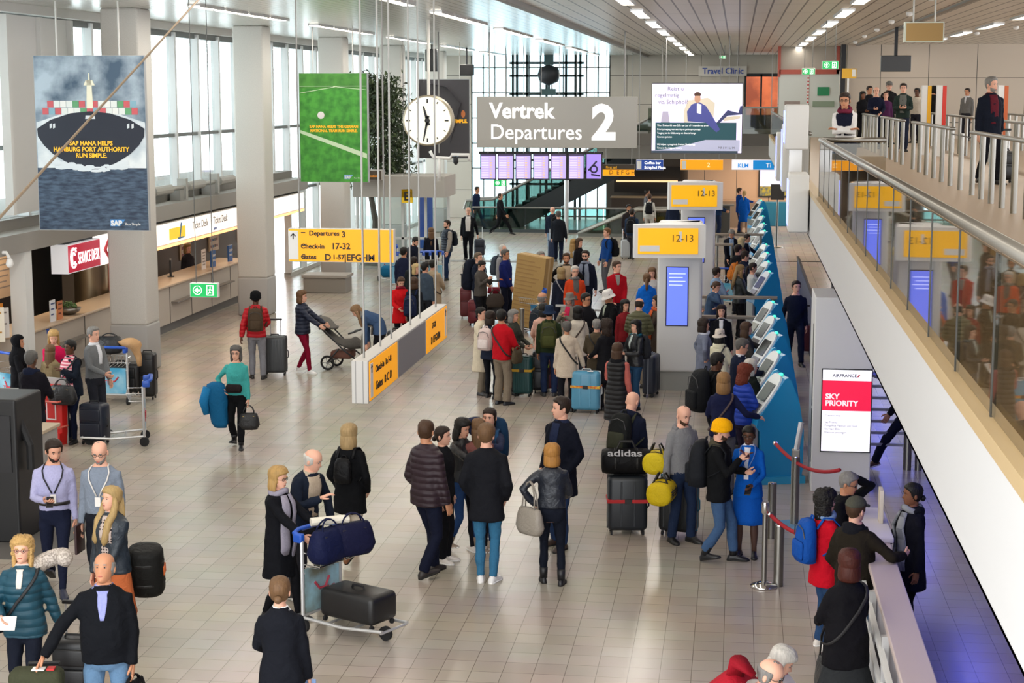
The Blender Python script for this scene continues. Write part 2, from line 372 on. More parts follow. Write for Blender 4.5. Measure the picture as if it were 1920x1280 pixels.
# warm back wall under gallery
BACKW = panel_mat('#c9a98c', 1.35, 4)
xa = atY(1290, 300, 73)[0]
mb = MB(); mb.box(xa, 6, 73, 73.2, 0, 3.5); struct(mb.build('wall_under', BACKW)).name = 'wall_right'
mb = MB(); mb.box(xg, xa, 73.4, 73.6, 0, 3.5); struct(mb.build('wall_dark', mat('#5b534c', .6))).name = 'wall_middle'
area_lamp('gallery_lamp', (1.6, 70.5, 3.4), 3.4, .4, 150, (1, .72, .5))
# ------------------------------------------------------------------ mezzanine on the right
ZM = 3.96; XM = 1.1
TAN = mat('#b8a078', .45, .2)
mb = MB(); mb.box(XM + .1, 16, 6, 61, ZM - .3, ZM); struct(mb.build('floor_mezzanine', mat('#b09b84', .38))).name = 'floor_upper'
mb = MB(); mb.box(XM, XM + .12, 6, 61, 3.34, ZM + .02); mb.box(XM, 16, 6, 61, 3.34, 3.36); struct(mb.build('trim_13', mat('#b9b9b9', .55)))
mb = MB(); mb.box(XM - .01, XM + .13, 6, 61, ZM + .02, ZM + .1); struct(mb.build('trim_14', TAN))
mb = MB(); mb.box(3.7, 16, 60, 60.3, ZM, CEIL); struct(mb.build('wall_mezzanine', panel_mat('#c3b6a6', 1.6, 1.5))).name = 'wall_upper'
mb = MB(); mb.box(3.45, 3.6, 59.6, 60, ZM, CEIL); struct(mb.build('trim_15', DARKMETAL))
# glazed balustrade: glass panes, steel handrail
t = thing('balcony_balustrade', 'long glass balustrade with a round steel handrail along the mezzanine edge', 'railing', (XM + .06, 24.4, ZM + .1))
GB = glass('#d9d2c0')
L0 = 24.3 - 6.2
ys = [-k * 1.28 for k in range(15)]
for k in range(14): MB().box(-.008, .008, ys[k + 1] + .008, ys[k] - .008, .01, .74).build('glass_pane', GB, t)
for y in ys: MB().box(-.012, .012, y - .012, y + .012, 0, .74).build('joint', mat('#2b2b28', .4), t)
MB().tube([(0, 0, .79), (0, -18, .79)], .036, 12).build('handrail', STEEL, t, smooth=True)
MB().tube([(0, 0, .79), (.9, 0, .79)], .036, 12).build('end_rail', STEEL, t, smooth=True)
MB().box(0, .9, -.008, .008, .01, .74).build('end_pane', GB, t)
t = thing('balcony_balustrade', 'far stretch of glass balustrade beyond the white screen boxes', 'railing', (XM + .06, 60, ZM + .1))
for k in range(16): MB().box(-.008, .008, -2.0 * (k + 1) + .01, -2.0 * k - .01, .01, .74).build('glass_pane', GB, t)
MB().tube([(0, 0, .79), (0, -32, .79)], .036, 10).build('handrail', STEEL, t, smooth=True)
# white screen cabinets fixed to the mezzanine edge
SCR = mat('#8f9bff', .3, 0, None, 1.3)
for k, (x0, x1, y, z0, z1, lab) in enumerate(((.78, 1.08, 26.2, 3.42, 4.3, 'lowest white screen box hanging below the end of the mezzanine railing'),
        (.74, 1.1, 27.4, 4.62, 5.32, 'tall white screen box rising above the end of the mezzanine railing'),
        (.86, 1.08, 33.5, 3.62, 4.9, 'white screen box on the mezzanine edge behind the tall one'), (.9, 1.08, 40, 3.5, 4.6, 'farthest white screen box on the mezzanine edge'))):
    t = thing('screen_cabinet', lab, 'display cabinet', ((x0 + x1) / 2, y, z0))
    hx = (x1 - x0) / 2; h = z1 - z0
    MB().box(-hx, hx, -.25, .55, 0, h, .03).build('cabinet_body', mat('#cfcfcd', .5), t, smooth='auto')
    MB().box(-hx - .012, -hx + .002, -.18, .48, .1, h - .1).build('screen', SCR, t)
    if k == 1: MB().box(-.1, .1, .05, .3, -.62, .0).build('bracket', ALU, t)
# queue barriers on the mezzanine
first_b = {}
def barrier(x, y0, n, sp, label, rz=0.):
    t = thing('queue_barrier', label, 'barrier', (x, y0, ZM), rz, 'steel queue barriers on the mezzanine')
    for k in range(n):
        if 'p' not in first_b: first_b['p'] = MB().cyl(0, 0, 0, .92, .042, n=14).build('post', STEEL, t, smooth='auto'); o = first_b['p']; o.parent = t
        else: o = first_b['p'].copy(); COL.objects.link(o); o.parent = t
        o.location = (0, k * sp, 0)
    MB().box(-.055, .055, -.1, (n - 1) * sp + .1, .92, .975, .02).build('top_rail', STEEL, t, smooth='auto')
barrier(3.55, 21.7, 6, 1.0, 'steel queue barrier nearest the camera on the mezzanine, before the man with grey hair')
barrier(3.55, 29.4, 6, 1.25, 'second steel queue barrier along the mezzanine, just past the black belt gap')
barrier(3.55, 38.0, 5, 1.35, 'third steel queue barrier along the mezzanine edge')
barrier(3.55, 45.2, 8, 1.15, 'farthest steel queue barrier along the mezzanine, beside the waiting group')
barrier(5.6, 30.5, 8, 1.3, 'inner steel queue barrier behind the man with the wheeled case')
barrier(5.6, 42.2, 9, 1.3, 'inner steel queue barrier beside the red and yellow totems')
barrier(7.6, 32, 8, 1.3, 'outer steel queue barrier close to the side of the mezzanine')
barrier(7.6, 44, 10, 1.2, 'outer steel queue barrier close to the panelled wall')
t = tag(MB().tube([(3.55, 27.0, ZM + .86), (3.55, 29.3, ZM + .86)], .03, 8, flat=.3).build('belt', BLACK), 'black belt stretched between two steel queue barriers', 'belt')
mb = MB().cyl(0, 0, 0, .9, .042); t = tag(mb.build('gate_post', STEEL, smooth='auto'), 'lone steel post at the belt gap of the mezzanine queue', 'post'); t.location = (3.55, 28.1, ZM)
for px, h, c, lab in ((1762, 2.2, '#f0b400', 'white totem with a yellow stripe in the mezzanine queue'), (1732, 0, '', ''), (1790, 0, '', '')):
    pass
for px, y, c, lab in ((1735, 44, '#e9b020', 'white totem with a yellow edge standing in the mezzanine queue'), (1763, 43, '#d8301e', 'white totem with a red edge standing in the mezzanine queue'), (1878, 41, '#c8602a', 'white totem with an orange edge behind the grey haired man')):
    p = atY(px, 200, y); t = thing('lane_totem', lab, 'totem', (p[0], y, ZM))
    zt = atY(px, 160, y)[2] - ZM
    MB().box(-.1, .04, -.08, .08, 0, zt, .01).build('body', WHITE, t); MB().box(.04, .13, -.085, .085, .05, zt - .01).build('edge', mat(c, .4), t)
# signs on the mezzanine
def hung_rods(t, xs, z0, z1, r=.012, y=0, m=WIRE, name='rod'):
    for x in xs: MB().cyl(x, y, z0, z1, r, n=6).build(name, m, t)
def exit_sign(px, py, Y, wpx, label, arrow='up', top=CEIL):
    p = atY(px, py, Y); w = wpx / FPX * Y; h = w * .5
    t = thing('exit_sign', label, 'exit sign', (p[0], Y, p[2] - h / 2))
    MB().box(-w / 2, w / 2, 0, .12, 0, h, .01).build('light_box', WHITE, t)
    MB().box(-w / 2 + .012, w / 2 - .012, -.006, .004, .012, h - .012).build('face', mat('#0c9a4c', .4, 0, None, .7), t)
    mb = MB(); WH = mat('#ffffff', .4, 0, None, .9); cx, cz, r = -w * .22, h / 2, h * .3
    mb.tube([(cx + r * math.cos(a), -.01, cz + r * math.sin(a)) for a in np.linspace(0, 2 * PI, 25)[:-1]], h * .022, 4, closed=True)
    A = {'up': (0, 1), 'left': (-1, 0)}[arrow]; B = (-A[1], A[0])
    pt = lambda a, b: (cx + A[0] * a * r + B[0] * b * r, cz + A[1] * a * r + B[1] * b * r)
    mb.prism([pt(.75, 0), pt(-.05, .65), pt(-.05, .22), pt(-.7, .22), pt(-.7, -.22), pt(-.05, -.22), pt(-.05, -.65)][::-1], 'y', -.012, -.005)
    x0 = w * .1
    mb.box(x0, x0 + w * .26, -.012, -.005, h * .14, h * .86); mb.cur = 1
    mb.box(x0 + w * .035, x0 + w * .225, -.014, -.011, h * .2, h * .8); mb.cur = 0
    mb.ell((x0 + w * .14, -.015, h * .7), h * .05, .004, h * .05, 8, 4)
    for a, b in (((.14, .64), (.12, .42)), ((.12, .42), (.17, .3)), ((.12, .42), (.07, .26)), ((.14, .6), (.2, .5)), ((.13, .6), (.07, .52))):
        mb.tube([(x0 + w * a[0], -.015, h * a[1]), (x0 + w * b[0], -.015, h * b[1])], h * .028, 5)
    mb.build('pictogram', [WH, mat('#0c9a4c', .4, 0, None, .7)], t)
    hung_rods(t, (-w * .3, w * .3), h, top - (p[2] - h / 2), .008, .06)
exit_sign(1557, 122, 40, 30, 'green exit sign with an up arrow over the mezzanine, the higher one', 'up')
exit_sign(1516, 134, 52, 24, 'smaller green exit sign with an up arrow beside the red framed doors', 'up')
exit_sign(1355, 107, 60, 12, 'tiny green exit sign above the travel clinic lettering', 'up')
exit_sign(382, 544, 28.6, 56, 'green exit sign with a left arrow hanging before the ticket desks', 'left')
exit_sign(938, 343, 62, 24, 'green exit sign under the flight information screens', 'left', atY(938, 337, 62)[2])
p = atY(1733, 60, 30); t = thing('hanging_sign', 'blank beige sign box hanging above the mezzanine queue', 'sign', (p[0], 30, p[2] - .17))
MB().box(-.33, .33, 0, .16, 0, .34, .01).build('box', mat('#b9c0b4', .5), t); MB().box(-.3, .31, -.006, .002, .02, .32).build('face', mat('#9a7c48', .6), t); hung_rods(t, (-.18, .18), .34, CEIL - p[2] + .17, .014, .08, STEEL)
p = atY(1680, 119, 44); t = thing('hanging_screen', 'black monitor hanging on a pole above the waiting mezzanine group', 'monitor', (p[0], 44, p[2] - .2))
MB().box(-.37, .37, 0, .1, 0, .4, .015).build('screen', mat('#101012', .3), t); MB().box(-.04, .04, .1, .18, .2, CEIL - p[2] + .2).build('pole', DARKMETAL, t)
p = atY(1591, 137, 50); t = thing('flag_sign', 'small yellow sign on a white pole at the mezzanine queue', 'sign', (p[0], 50, ZM))
zz = p[2] - ZM; MB().box(-.18, .22, 0, .06, zz - .15, zz + .13).build('panel', mat('#c99a2a', .5, 0, None, .2), t); MB().cyl(0, .1, 0, zz + .1, .025).build('pole', WHITE, t)
MB().box(.1, .2, -.005, 0, zz - .1, zz + .1).build('pictogram', WHITE, t)
# red framed doors at the end of the mezzanine
x0, x1 = atY(1460, 200, 62)[0], atY(1572, 200, 62)[0]
zb = ZM
t = thing('fire_door_wall', 'white double fire doors in a broad red frame beyond the mezzanine', 'door', ((x0 + x1) / 2, 62, 3.3))
hw = (x1 - x0) / 2; zt = atY(1500, 139, 62)[2] - 3.3
REDF = mat('#b85a4c', .5)
mb = MB(); mb.box(-hw, hw, 0, .1, zt, zt + .16); mb.box(-hw - .06, -hw + .04, 0, .1, zt - .1, CEIL - 3.3); mb.box(hw - .1, hw, 0, .1, zt, CEIL - 3.3); mb.build('frame', REDF, t)
MB().box(-hw, -.02, .04, .1, .3, zt).build('door_leaf', mat('#d5dad6', .5), t); MB().box(.02, hw, .04, .1, .3, zt).build('door_leaf', mat('#d5dad6', .5), t)
MB().box(-.06, 0, .0, .04, .6, zt).build('striped_strip', pattern('hstripe', '#e8e6e2', '#c23a3a', .5, 2.6), t)
MB().box(.3, .72, .0, .04, zt - .75, zt - .45).build('green_notice', mat('#1f8a5a', .5), t)
MB().box(.14, .9, .0, .04, zt - 1.15, zt - .95).build('notice_strip', mat('#8a9c88', .5), t); MB().box(-hw + .2, -.3, .0, .04, zt - 1.15, zt - .95).build('notice_strip', mat('#9a8c88', .5), t)
# ------------------------------------------------------------------ dividing rail fence and desk under the mezzanine
t = thing('slat_fence', 'grey fence of upright bars along the corridor under the mezzanine', 'fence', (1.62, 27, 0))
mb = MB()
for k in range(60): mb.box(-.02, .02, k * .3 - .03, k * .3 + .03, .05, 1.25)
mb.build('bars', mat('#8d8f94', .45, .5), t)['kind'] = 'stuff'
mb = MB(); mb.box(-.03, .03, -.1, 17.8, 1.25, 1.3); mb.box(-.03, .03, -.1, 17.8, 0, .05); mb.build('rail', STEEL, t)
mb = MB(); mb.box(8, 8.2, 6, 61, 0, 3.35); struct(mb.build('wall_corridor', mat('#8c8c96', .6))).name = 'wall_right_lower'

struct(MB().box(1.75, 8.2, 6, 6.2, 0, 3.35).build('wall_light_block', mat('#77777f', .6))).name = 'wall_light_block'  # unseen wall added to keep sky light out of the lower corridor
# ------------------------------------------------------------------ service desks along the window wall
XC = -13.0
YC = lambda px: atX(px, 580, -13.15)[1]
def SH(y): return y + (2.6 if y < 34 else 1.4)
STONE = mat('#b6aca0', .5); PLINTH = mat('#5c5a58', .5)
struct(MB().box(-16.0, -15.9, 27, 50, 0, 3.1).build('wall_shop', mat('#4d4641', .6))).name = 'wall_shop'
struct(MB().box(-16, -13.2, 27, 50, 2.9, 3.2).build('ceiling_shop', mat('#77736d', .6))).name = 'trim_16'
struct(MB().box(-13.3, -12.72, 27, 50, 2.66, 3.0).build('trim_17', mat('#8f8b84', .5)))
struct(MB().box(-16, -13.1, 27.9, 28.0, 0, 3.1).build('wall_end', mat('#a9a6a0', .6))).name = 'wall_near'
for y in (28, 33, 38, 43, 48): area_lamp('desk_lamp', (-14.6, y, 2.85), .5, 1.6, 34, (1, .74, .5))
def counter(y0, y1, label, n):
    t = thing('service_counter', label, 'counter', (XC, y0, 0)); Ln = y1 - y0
    MB().box(-.75, 0, .01, Ln - .01, .2, 1.06).build('body', STONE, t)
    MB().box(-.72, -.06, .01, Ln - .01, 0, .2).build('plinth', PLINTH, t)
    MB().box(-.8, .06, 0, Ln, 1.06, 1.11, .015).build('worktop', mat('#c2ab90', .35), t)
    mb = MB()
    for k in range(n + 1): mb.box(-.01, .008, Ln * k / n - .012, Ln * k / n + .012, .2, 1.05)
    mb.build('joint', mat('#55504a', .6), t)
    for k in range(n): 
        if k % 2: MB().box(0, .16, Ln * k / n + .1, Ln * (k + 1) / n - .1, .66, .69).build('bag_shelf', mat('#7a746d', .5), t)
counter(29.3, 36.2, 'long stone counter of the service desk under the red sign', 4)
counter(36.4, 44.4, 'long stone ticket counter between the two nearest pillars', 5)
def fascia(y0, y1, n, label, cols):
    t = thing('illuminated_fascia', label, 'sign', (-12.86, y0, 2.06)); L_ = y1 - y0
    MB().box(-.18, 0, 0, L_, 0, .52).build('box', OFFWHITE, t); MB().box(-.2, -.14, .1, L_ - .1, .5, .62).build('bracket', DARKMETAL, t)
    for k in range(n): MB().box(0, .012, L_ * k / n + .02, L_ * (k + 1) / n - .02, .03, .49).build('panel', mat(cols[k % len(cols)], .4, 0, None, .75), t)
    MB().box(-.1, .02, 0, L_, -.06, 0).build('light_strip', mat('#ffb070', .4, 0, None, 1.6), t)
    return t
SIDE = (PI / 2, 0, PI / 2)     # lettering read from +X
t = fascia(35.9, 44.1, 5, 'row of lit white ticket desk signs above the counter', ['#fff4ea'])
for k, s in ((2, 'Ticket Desk'), (3, 'Ticket Desk')): text(s, .26, (.016, k * 1.64 + .16, .22), SIDE, mat('#8f8a86', .5), t, squash=.95)
MB().box(.012, .02, 1.75, 2.9, .1, .36).build('yellow_mark', mat('#e8c230', .5, 0, None, .5), t)
mb = MB(); mb.tube([(.022, 2.45, .08), (.022, 2.6, .44)], .02, 6); mb.tube([(.022, 2.35, .1), (.022, 2.75, .1)], .02, 6); mb.build('blue_mark', mat('#4a7aa8', .5), t)
text('amex', .13, (.016, 5.1, .07), SIDE, mat('#3a5a9a', .5), t)
t = fascia(44.5, 50.0, 3, 'lit white sign panels on the wall beyond the second pillar', ['#f6f2ee'])
MB().tube([(.02, .9, .1), (.02, 1.1, .4)], .02, 6).build('blue_mark', mat('#4a7aa8', .5), t)
# red service desk sign box
y0_, y1_, y2_ = (atX(px, 480, -12.74)[1] for px in (127, 187, 226))
t = thing('service_desk_sign', 'red illuminated service desk sign box above the nearest counter', 'sign', (-12.74, y0_, 2.04))
MB().box(-.34, 0, 0, y1_ - y0_, 0, .56).build('box', mat('#e3e3e6', .4, 0, None, .3), t); MB().box(-.3, -.1, .1, y1_ - y0_ - .1, .56, .64).build('bracket', DARKMETAL, t)
MB().box(0, .012, .02, y1_ - y0_, .02, .54).build('panel', mat('#a81230', .4, 0, None, .55), t)
text('SERVICE DESK', .33, (.018, .48, .15), SIDE, mat('#ffffff', .4, 0, None, .8), t, squash=.55)
mb = MB(); WL = mat('#ffffff', .4, 0, None, .8)
mb.tube([(.02, .25 + .15 * math.cos(a) , .29 + .19 * math.sin(a)) for a in np.linspace(.6, 5.6, 18)], .018, 5); mb.tube([(.02, .25 + .08 * math.cos(a), .28 + .11 * math.sin(a)) for a in np.linspace(.6, 5.6, 14)], .016, 5)
mb.tube([(.02, .13, .44), (.02, .38, .47)], .02, 5); mb.build('emblem', WL, t)
t = thing('airline_sign', 'lit white sign with a red and blue swoosh beside the red service desk sign', 'sign', (-12.74, y1_ + .01, 2.04))
MB().box(-.34, 0, 0, y2_ - y1_, 0, .56).build('box', mat('#fbf5f0', .4, 0, None, .75), t)
MB().tube([(.01, .5, .52), (.01, .25, .3), (.01, .5, .08)], [.015, .05, .01], 6).build('swoosh', mat('#c81e32', .4), t); MB().tube([(.01, .42, .2), (.01, .75, .4)], [.03, .008], 6).build('blue_swoosh', mat('#27408a', .4), t)
struct(MB().box(-14.9, -14.62, 36.3, 51, 0, 2.9).build('wall_shop_partition', mat('#5e554c', .6)))
# items on the counters and shop walls
def poster(name, label, Y, X, z, w, h, c, cat='poster', rows=5, ink='#8a8078', rz=PI / 2, emit=.0, group=None):
    t = thing(name, label, cat, (X, Y, z), rz - PI / 2 + PI / 2, group)
    MB().box(-w / 2, w / 2, -.01, .01, 0, h).build('sheet', mat(c, .5, 0, None, emit), t)
    mb = MB()
    for k in range(rows): mb.box(-w * .38, w * (.38 - .12 * (k % 3)), -.013, -.01, h * (.85 - .75 * k / rows) - .02, h * (.85 - .75 * k / rows) + .01)
    mb.build('print', mat(ink, .6), t); return t
poster('notice_poster', 'pale notice on the dark shop wall beside the service desk', atX(100, 530, -15.2)[1] - 2.6, -15.2, 1.25, .75, 1.1, '#cbb294', rows=7)
MB_ = None
for k, (y, c, lab) in enumerate(((39.6, '#b9a48c', 'logo board nearest the pillar on the ticket shop wall'), (42.6, '#bda68c', 'second logo board on the ticket shop wall'), (45.1, '#c4ab90', 'third logo board on the ticket shop wall'), (48.1, '#c2a88c', 'logo board farthest along the ticket shop wall'))):
    t = thing('logo_board', lab, 'board', (-14.58, SH(y), 1.25), PI / 2)
    MB().box(-.42, .42, -.02, .02, -.15, 1.35).build('board', mat(c, .5), t)
    mb = MB()
    for r in range(7):
        for q in range(4): mb.cur = (r * 3 + q) % 3; mb.box(-.34 + q * .18, -.24 + q * .18, -.03, -.02, r * .18 - .05, r * .18 + .02)
    mb.build('logos', [mat('#7a3030', .5), mat('#35507a', .5), mat('#4a4a48', .5)], t)
for y0, y1, c in ((36.2, 36.9, '#b8622a'), (38.5, 39.0, '#8a9ab0'), (40.9, 41.5, '#5a5650')):
    pass
t = tag(MB().box(-14.62, -14.58, 38.0, 38.6, .9, 2.3).build('wall_panel', mat('#b8541c', .5, 0, None, .15)), 'orange backdrop panel deep inside the ticket shop', 'panel')
for k, y in enumerate((35.2, 40.6, 42.1)):
    t = thing('change_sign', ('blue counter sign nearest the first pillar on the ticket counter', 'blue counter sign midway along the ticket counter', 'blue counter sign at the far end of the ticket counter')[k], 'counter sign', (-13.2, SH(y), 1.11), PI / 2)
    MB().box(-.17, .17, -.02, .02, 0, .42).build('panel', mat('#2a5a9a', .4), t); text('CHEAP', .09, (0, -.025, .26), FRONT, WHITE, t, align='CENTER'); text('TICKETS', .075, (0, -.025, .14), FRONT, WHITE, t, align='CENTER')
poster('leaflet_holder', 'white leaflet stand on the ticket counter near its far end', 41.4, -13.25, 1.11, .3, .5, '#d8d4cf', 'leaflet stand', 5)
poster('counter_placard', 'tall cream placard on the near end of the service counter', YC(85) - 2.6, -13.05, 1.11, .42, .62, '#e8e0cf', 'placard', 4, '#b8863a', rz=0.6)
poster('brochure', 'folded white brochure beside the cream placard', YC(104) - 2.6, -13.15, 1.11, .4, .55, '#dcd8d4', 'brochure', 6, rz=.9)
poster('orange_leaflet_box', 'orange leaflet box behind the cream placard', YC(108) - 2.6, -13.4, 1.11, .6, .6, '#d98a2a', 'leaflet box', 3, '#7a4a10', rz=.9)
poster('flyer_stand', 'small white flyer stand near the pillar on the service counter', YC(187) - 2.6, -13.1, 1.11, .25, .42, '#dfe2e8', 'flyer stand', 3, '#4a5a8a')
poster('flyer_stand', 'small orange flyer stand beside the white one', YC(199) - 2.6, -13.1, 1.11, .25, .36, '#c87a4a', 'flyer stand', 3, '#6a2a1a')
t = thing('fruit_bowl', 'metal bowl of green plants on the service counter', 'bowl', (-13.2, YC(134), 1.11))
MB().lathe([(.08, 0), (.2, .06), (.24, .14), (.2, .14), (.05, .06)]).build('bowl', STEEL, t, smooth=True)
mb = MB()
for k in range(26):
    a = RNG.rand() * 6.28; r = RNG.rand() * .17; mb.ell((r * math.cos(a), r * math.sin(a), .16 + RNG.rand() * .08), .05, .03, .02, 6, 4, Euler((RNG.rand(), RNG.rand(), a)).to_matrix())
mb.build('leaves', mat('#4a6a34', .6), t)
t = thing('desk_monitor', 'dark monitor standing on the ticket counter', 'monitor', (-13.5, SH(38.2), 1.11), PI * .6)
MB().box(-.22, .22, -.02, .03, .1, .42, .01).build('screen', BLACK, t); MB().box(-.03, .03, -.02, .03, 0, .1).build('stand', BLACK, t); MB().box(-.12, .12, -.08, .08, 0, .015).build('foot', BLACK, t)
t = thing('pillar_mirror', 'round brushed metal shop pillar behind the service counter', 'pillar', (-14.4, atX(168, 520, -14.4)[1], 0)); MB().cyl(0, 0, 0, 2.9, .42, n=24).build('shaft', mat('#9a8a70', .3, .9), t, smooth='auto')
t = tag(MB().box(-15.88, -15.84, 30.4, 32.4, .9, 2.3).build('info_screen', mat('#1c2a4a', .3, 0, None, .2)), 'dark blue screen on the shop wall at the service desk', 'screen')
# pipes and cable trays on the ledge
t = thing('ledge_pipework', 'grey insulated pipes along the ledge above the ticket desks', 'pipe', (-12.98, 34, 3.0))
mb = MB(); mb.tube([(0, 0, .3), (0, 9.6, .3)], .05, 8)
for y in (.9, 3.0, 5.4, 7.9): mb.tube([(0, y, .3), (0, y + 1.2, .3)], .11, 10); mb.box(-.12, .1, y - .35, y - .2, 0, .5)
mb.build('pipe', mat('#a8a6a0', .5, .3), t); 
for y in (2.2, 4.6, 7.0): MB().box(-.15, .1, y, y + .3, 0, .25).build('junction_box', mat('#86847f', .5), t)
# security cameras at the near end
q = atX(18, 490, -12.6); t = thing('security_camera', 'white dome camera on a bent arm at the near end of the shop', 'camera', (-12.6, q[1], q[2]))
MB().tube([(-.8, 0, .15), (-.05, 0, .15), (0, 0, .05)], .035, 8).build('arm', WHITE, t, smooth=True); MB().lathe([(.02, .06), (.05, .03), (.07, -.05), (.05, -.09), (.02, -.11)]).build('housing', WHITE, t, smooth=True)
# small grey hanging sign and bulkheads at the doors beyond the desks
t = thing('small_sign', 'small grey sign box with orange lettering near the tree', 'sign', (-11.3, 51.5, 2.85)); MB().box(-.5, .5, 0, .6, 0, .3).build('box', mat('#aaa6a0', .5), t); MB().box(.0, .5, -.02, 0, .02, .28).build('face', mat('#4a3c2c', .5), t); text('Tegemoetkoming', .1, (.04, -.03, .1), FRONT, mat('#e08a20', .5, 0, None, .5), t, squash=.55)
for k, (x0, x1, y, z0, z1) in enumerate(((-11.8, -8.9, 52, 2.3, 2.95),)):
    struct(MB().box(x0, x1, y, y + 2.0, z0, z1).build('trim_%d' % (18 + k), mat('#a9a49c', .55)))
# entrance doors of glass under the bulkheads
for k, (x0, x1, y) in enumerate(((-11.8, -8.9, 52.6),)):
    w = bpy.data.objects.new('door_%d' % (k + 1), None); COL.objects.link(w); w['kind'] = 'structure'
    MB().box(x0, x1, y, y + .03, 0, 2.3).build('pane', GLW, w)
    mb = MB()
    for q in range(5): x = x0 + (x1 - x0) * q / 4; mb.box(x - .04, x + .04, y - .03, y + .07, 0, 2.3)
    mb.box(x0, x1, y - .03, y + .07, .95, 1.02); mb.build('door_frame', mat('#cfd2d2', .4), w)
struct(MB().box(-12, -6.6, 55.3, 55.8, 0, .006).build('trim_21', mat('#6a6864', .6)))
t = tag(MB().box(-11.2, -10.75, 60, 60.2, 0, 2.1).build('blue_banner', mat('#1f4ca0', .5)), 'upright blue information pillar by the entrance doors', 'pillar')
t = thing('letter_sign', 'small yellow letter sign hanging at the entrance', 'sign', (atY(763, 368, 52)[0], 52, atY(763, 368, 52)[2] - .2)); MB().box(-.17, .17, 0, .1, 0, .42).build('panel', mat('#c9a418', .5, 0, None, .3), t); text('E', .36, (-.1, -.01, .08), FRONT, BLACK, t, bold=.01); hung_rods(t, (-.1, .1), .42, CEIL - t.location[2], .01, .05)
t = thing('speaker_pole', 'dark loudspeakers hung under the ceiling between the pillars', 'loudspeaker', (atY(810, 110, 58)[0], 58, CEIL - .9)); MB().box(-.2, .2, -.2, .2, 0, .75, .03).build('cabinet', BLACK, t); MB().cyl(0, 0, .75, .9, .03).build('bracket', DARKMETAL, t)
t = thing('loudspeaker', 'second dark loudspeaker tilted under the ceiling near the far windows', 'loudspeaker', (atY(875, 115, 62)[0], 62, CEIL - 1.0)); MB().box(-.25, .25, -.2, .2, 0, .4, .03).build('cabinet', BLACK, t); MB().cyl(0, 0, .4, 1.0, .03).build('bracket', DARKMETAL, t)
# grey bench block by the entrance
t = thing('grey_bench', 'low grey stone bench beyond the ticket desks', 'bench', (atY(608, 530, 46)[0], 46, 0)); MB().box(-.6, .6, 0, .8, 0, .42, .02).build('base', mat('#8a847c', .5), t); MB().box(-.64, .64, -.04, .84, .42, .5, .01).build('seat', mat('#9c968e', .5), t)
# ------------------------------------------------------------------ tree
Y = 54; p = at(697, 0, 0); tx = atY(712, 400, Y)[0]
t = thing('indoor_tree', 'tall leafy indoor tree behind the yellow hanging sign', 'tree', (tx, Y, 0))
zc = atY(712, 300, Y)[2]
mb = MB(); mb.tube([(-.2, 0, .4), (-.15, .05, 1.4), (-.28, 0, 2.2), (0, .05, 3.0), (.1, 0, 4.2), (0, 0, 5.4)], [.11, .1, .09, .07, .05, .02], 8)
BR = []
for k in range(26):
    z = 2.4 + 3.2 * k / 26; a = k * 2.4; r = (.95 - .35 * abs(k / 26 - .35)) * (1 - .5 * k / 26) * (.7 + .5 * RNG.rand())
    e = np.array((r * math.cos(a), r * math.sin(a) * .8, z + .3)); BR.append(e); mb.tube([(0, 0, z - .15), e * (.5, .5, 1) + (0, 0, -.12), e], [.03, .02, .01], 5)
mb.build('trunk', mat('#4a3a2e', .8), t)
t2 = thing('planter', 'round grey planter the indoor tree grows in', 'planter', (tx - .2, Y, 0)); MB().lathe([(.02, 0), (.45, 0), (.55, .6), (.5, .6), (.46, .5), (.02, .5)]).build('pot', mat('#77736d', .6), t2, smooth='auto')
mb = MB()
for e in BR + [np.array((0, 0, 5.5)), np.array((.1, 0, 5.2)), np.array((-.1, 0, 4.9))]:
    for q in range(150):
        c = e + RNG.normal(0, 1, 3) * (.26, .25, .22); R = Euler(tuple(RNG.uniform(-1.2, 1.2, 3) + (0, 0, RNG.rand() * 6))).to_matrix()
        l = .09 + .06 * RNG.rand(); w_ = l * .3
        P = np.array([(-l, 0, 0), (0, -w_, .012), (l, 0, -.02), (0, w_, .012)]) @ np.array(R).T + c
        mb.cur = int(RNG.rand() * 2.99); mb.add(P, [(0, 1, 2, 3)])
mb.build('foliage', [mat('#26331e', .6), mat('#344428', .6), mat('#44532f', .6)], t)['kind'] = 'stuff'

q = atX(43, 600, -12.9); struct(MB().box(-13.05, -12.75, q[1] - .15, q[1] + .15, 0, 2.66).build('trim_26', mat('#d5d6d4', .5)))
# ------------------------------------------------------------------ hanging posters and signs
def flat_noise(c1, c2, sc, emit=0.): return pattern('noise', c1, c2, .6, sc)
def hang(name, label, cat, px0, py0, px1, py1, Y, dep=.1):
    a = atY(px0, py0, Y); b = atY(px1, py1, Y); w = b[0] - a[0]; h = a[2] - b[2]
    t = thing(name, label, cat, ((a[0] + b[0]) / 2, Y, b[2])); return t, w, h
# big ship poster
t, w, h = hang('advert_banner', 'large hanging advert banner of a container ship at sea, dark blue', 'advert banner', 63, 104, 279, 433, 29.5)
t.rotation_euler = (0, 0, math.radians(2))
MB().box(-w / 2, w / 2, 0, .09, 0, h).build('light_box', mat('#a6a8aa', .5), t)
mb = MB(); mb.box(-w / 2 + .01, w / 2 - .01, -.004, 0, .01, h * .36); mb.cur = 1; mb.box(-w / 2 + .01, w / 2 - .01, -.004, 0, h * .36, h - .01)
mb.build('print', [pattern('sea', '#1f2e44', '#46596e', .6, 5), flat_noise('#3f5468', '#a9b8c4', 1.6)], t)
mb = MB(); U = lambda u, v: (u * w / 2, v * h)
mb.prism([U(-.98, .36), U(.98, .36), U(.98, .62), U(.5, .67), U(-.5, .67), U(-.98, .62)], 'y', -.006, -.004); mb.build('haze', flat_noise('#b9c4cc', '#dfe4e6', 2.2), t)
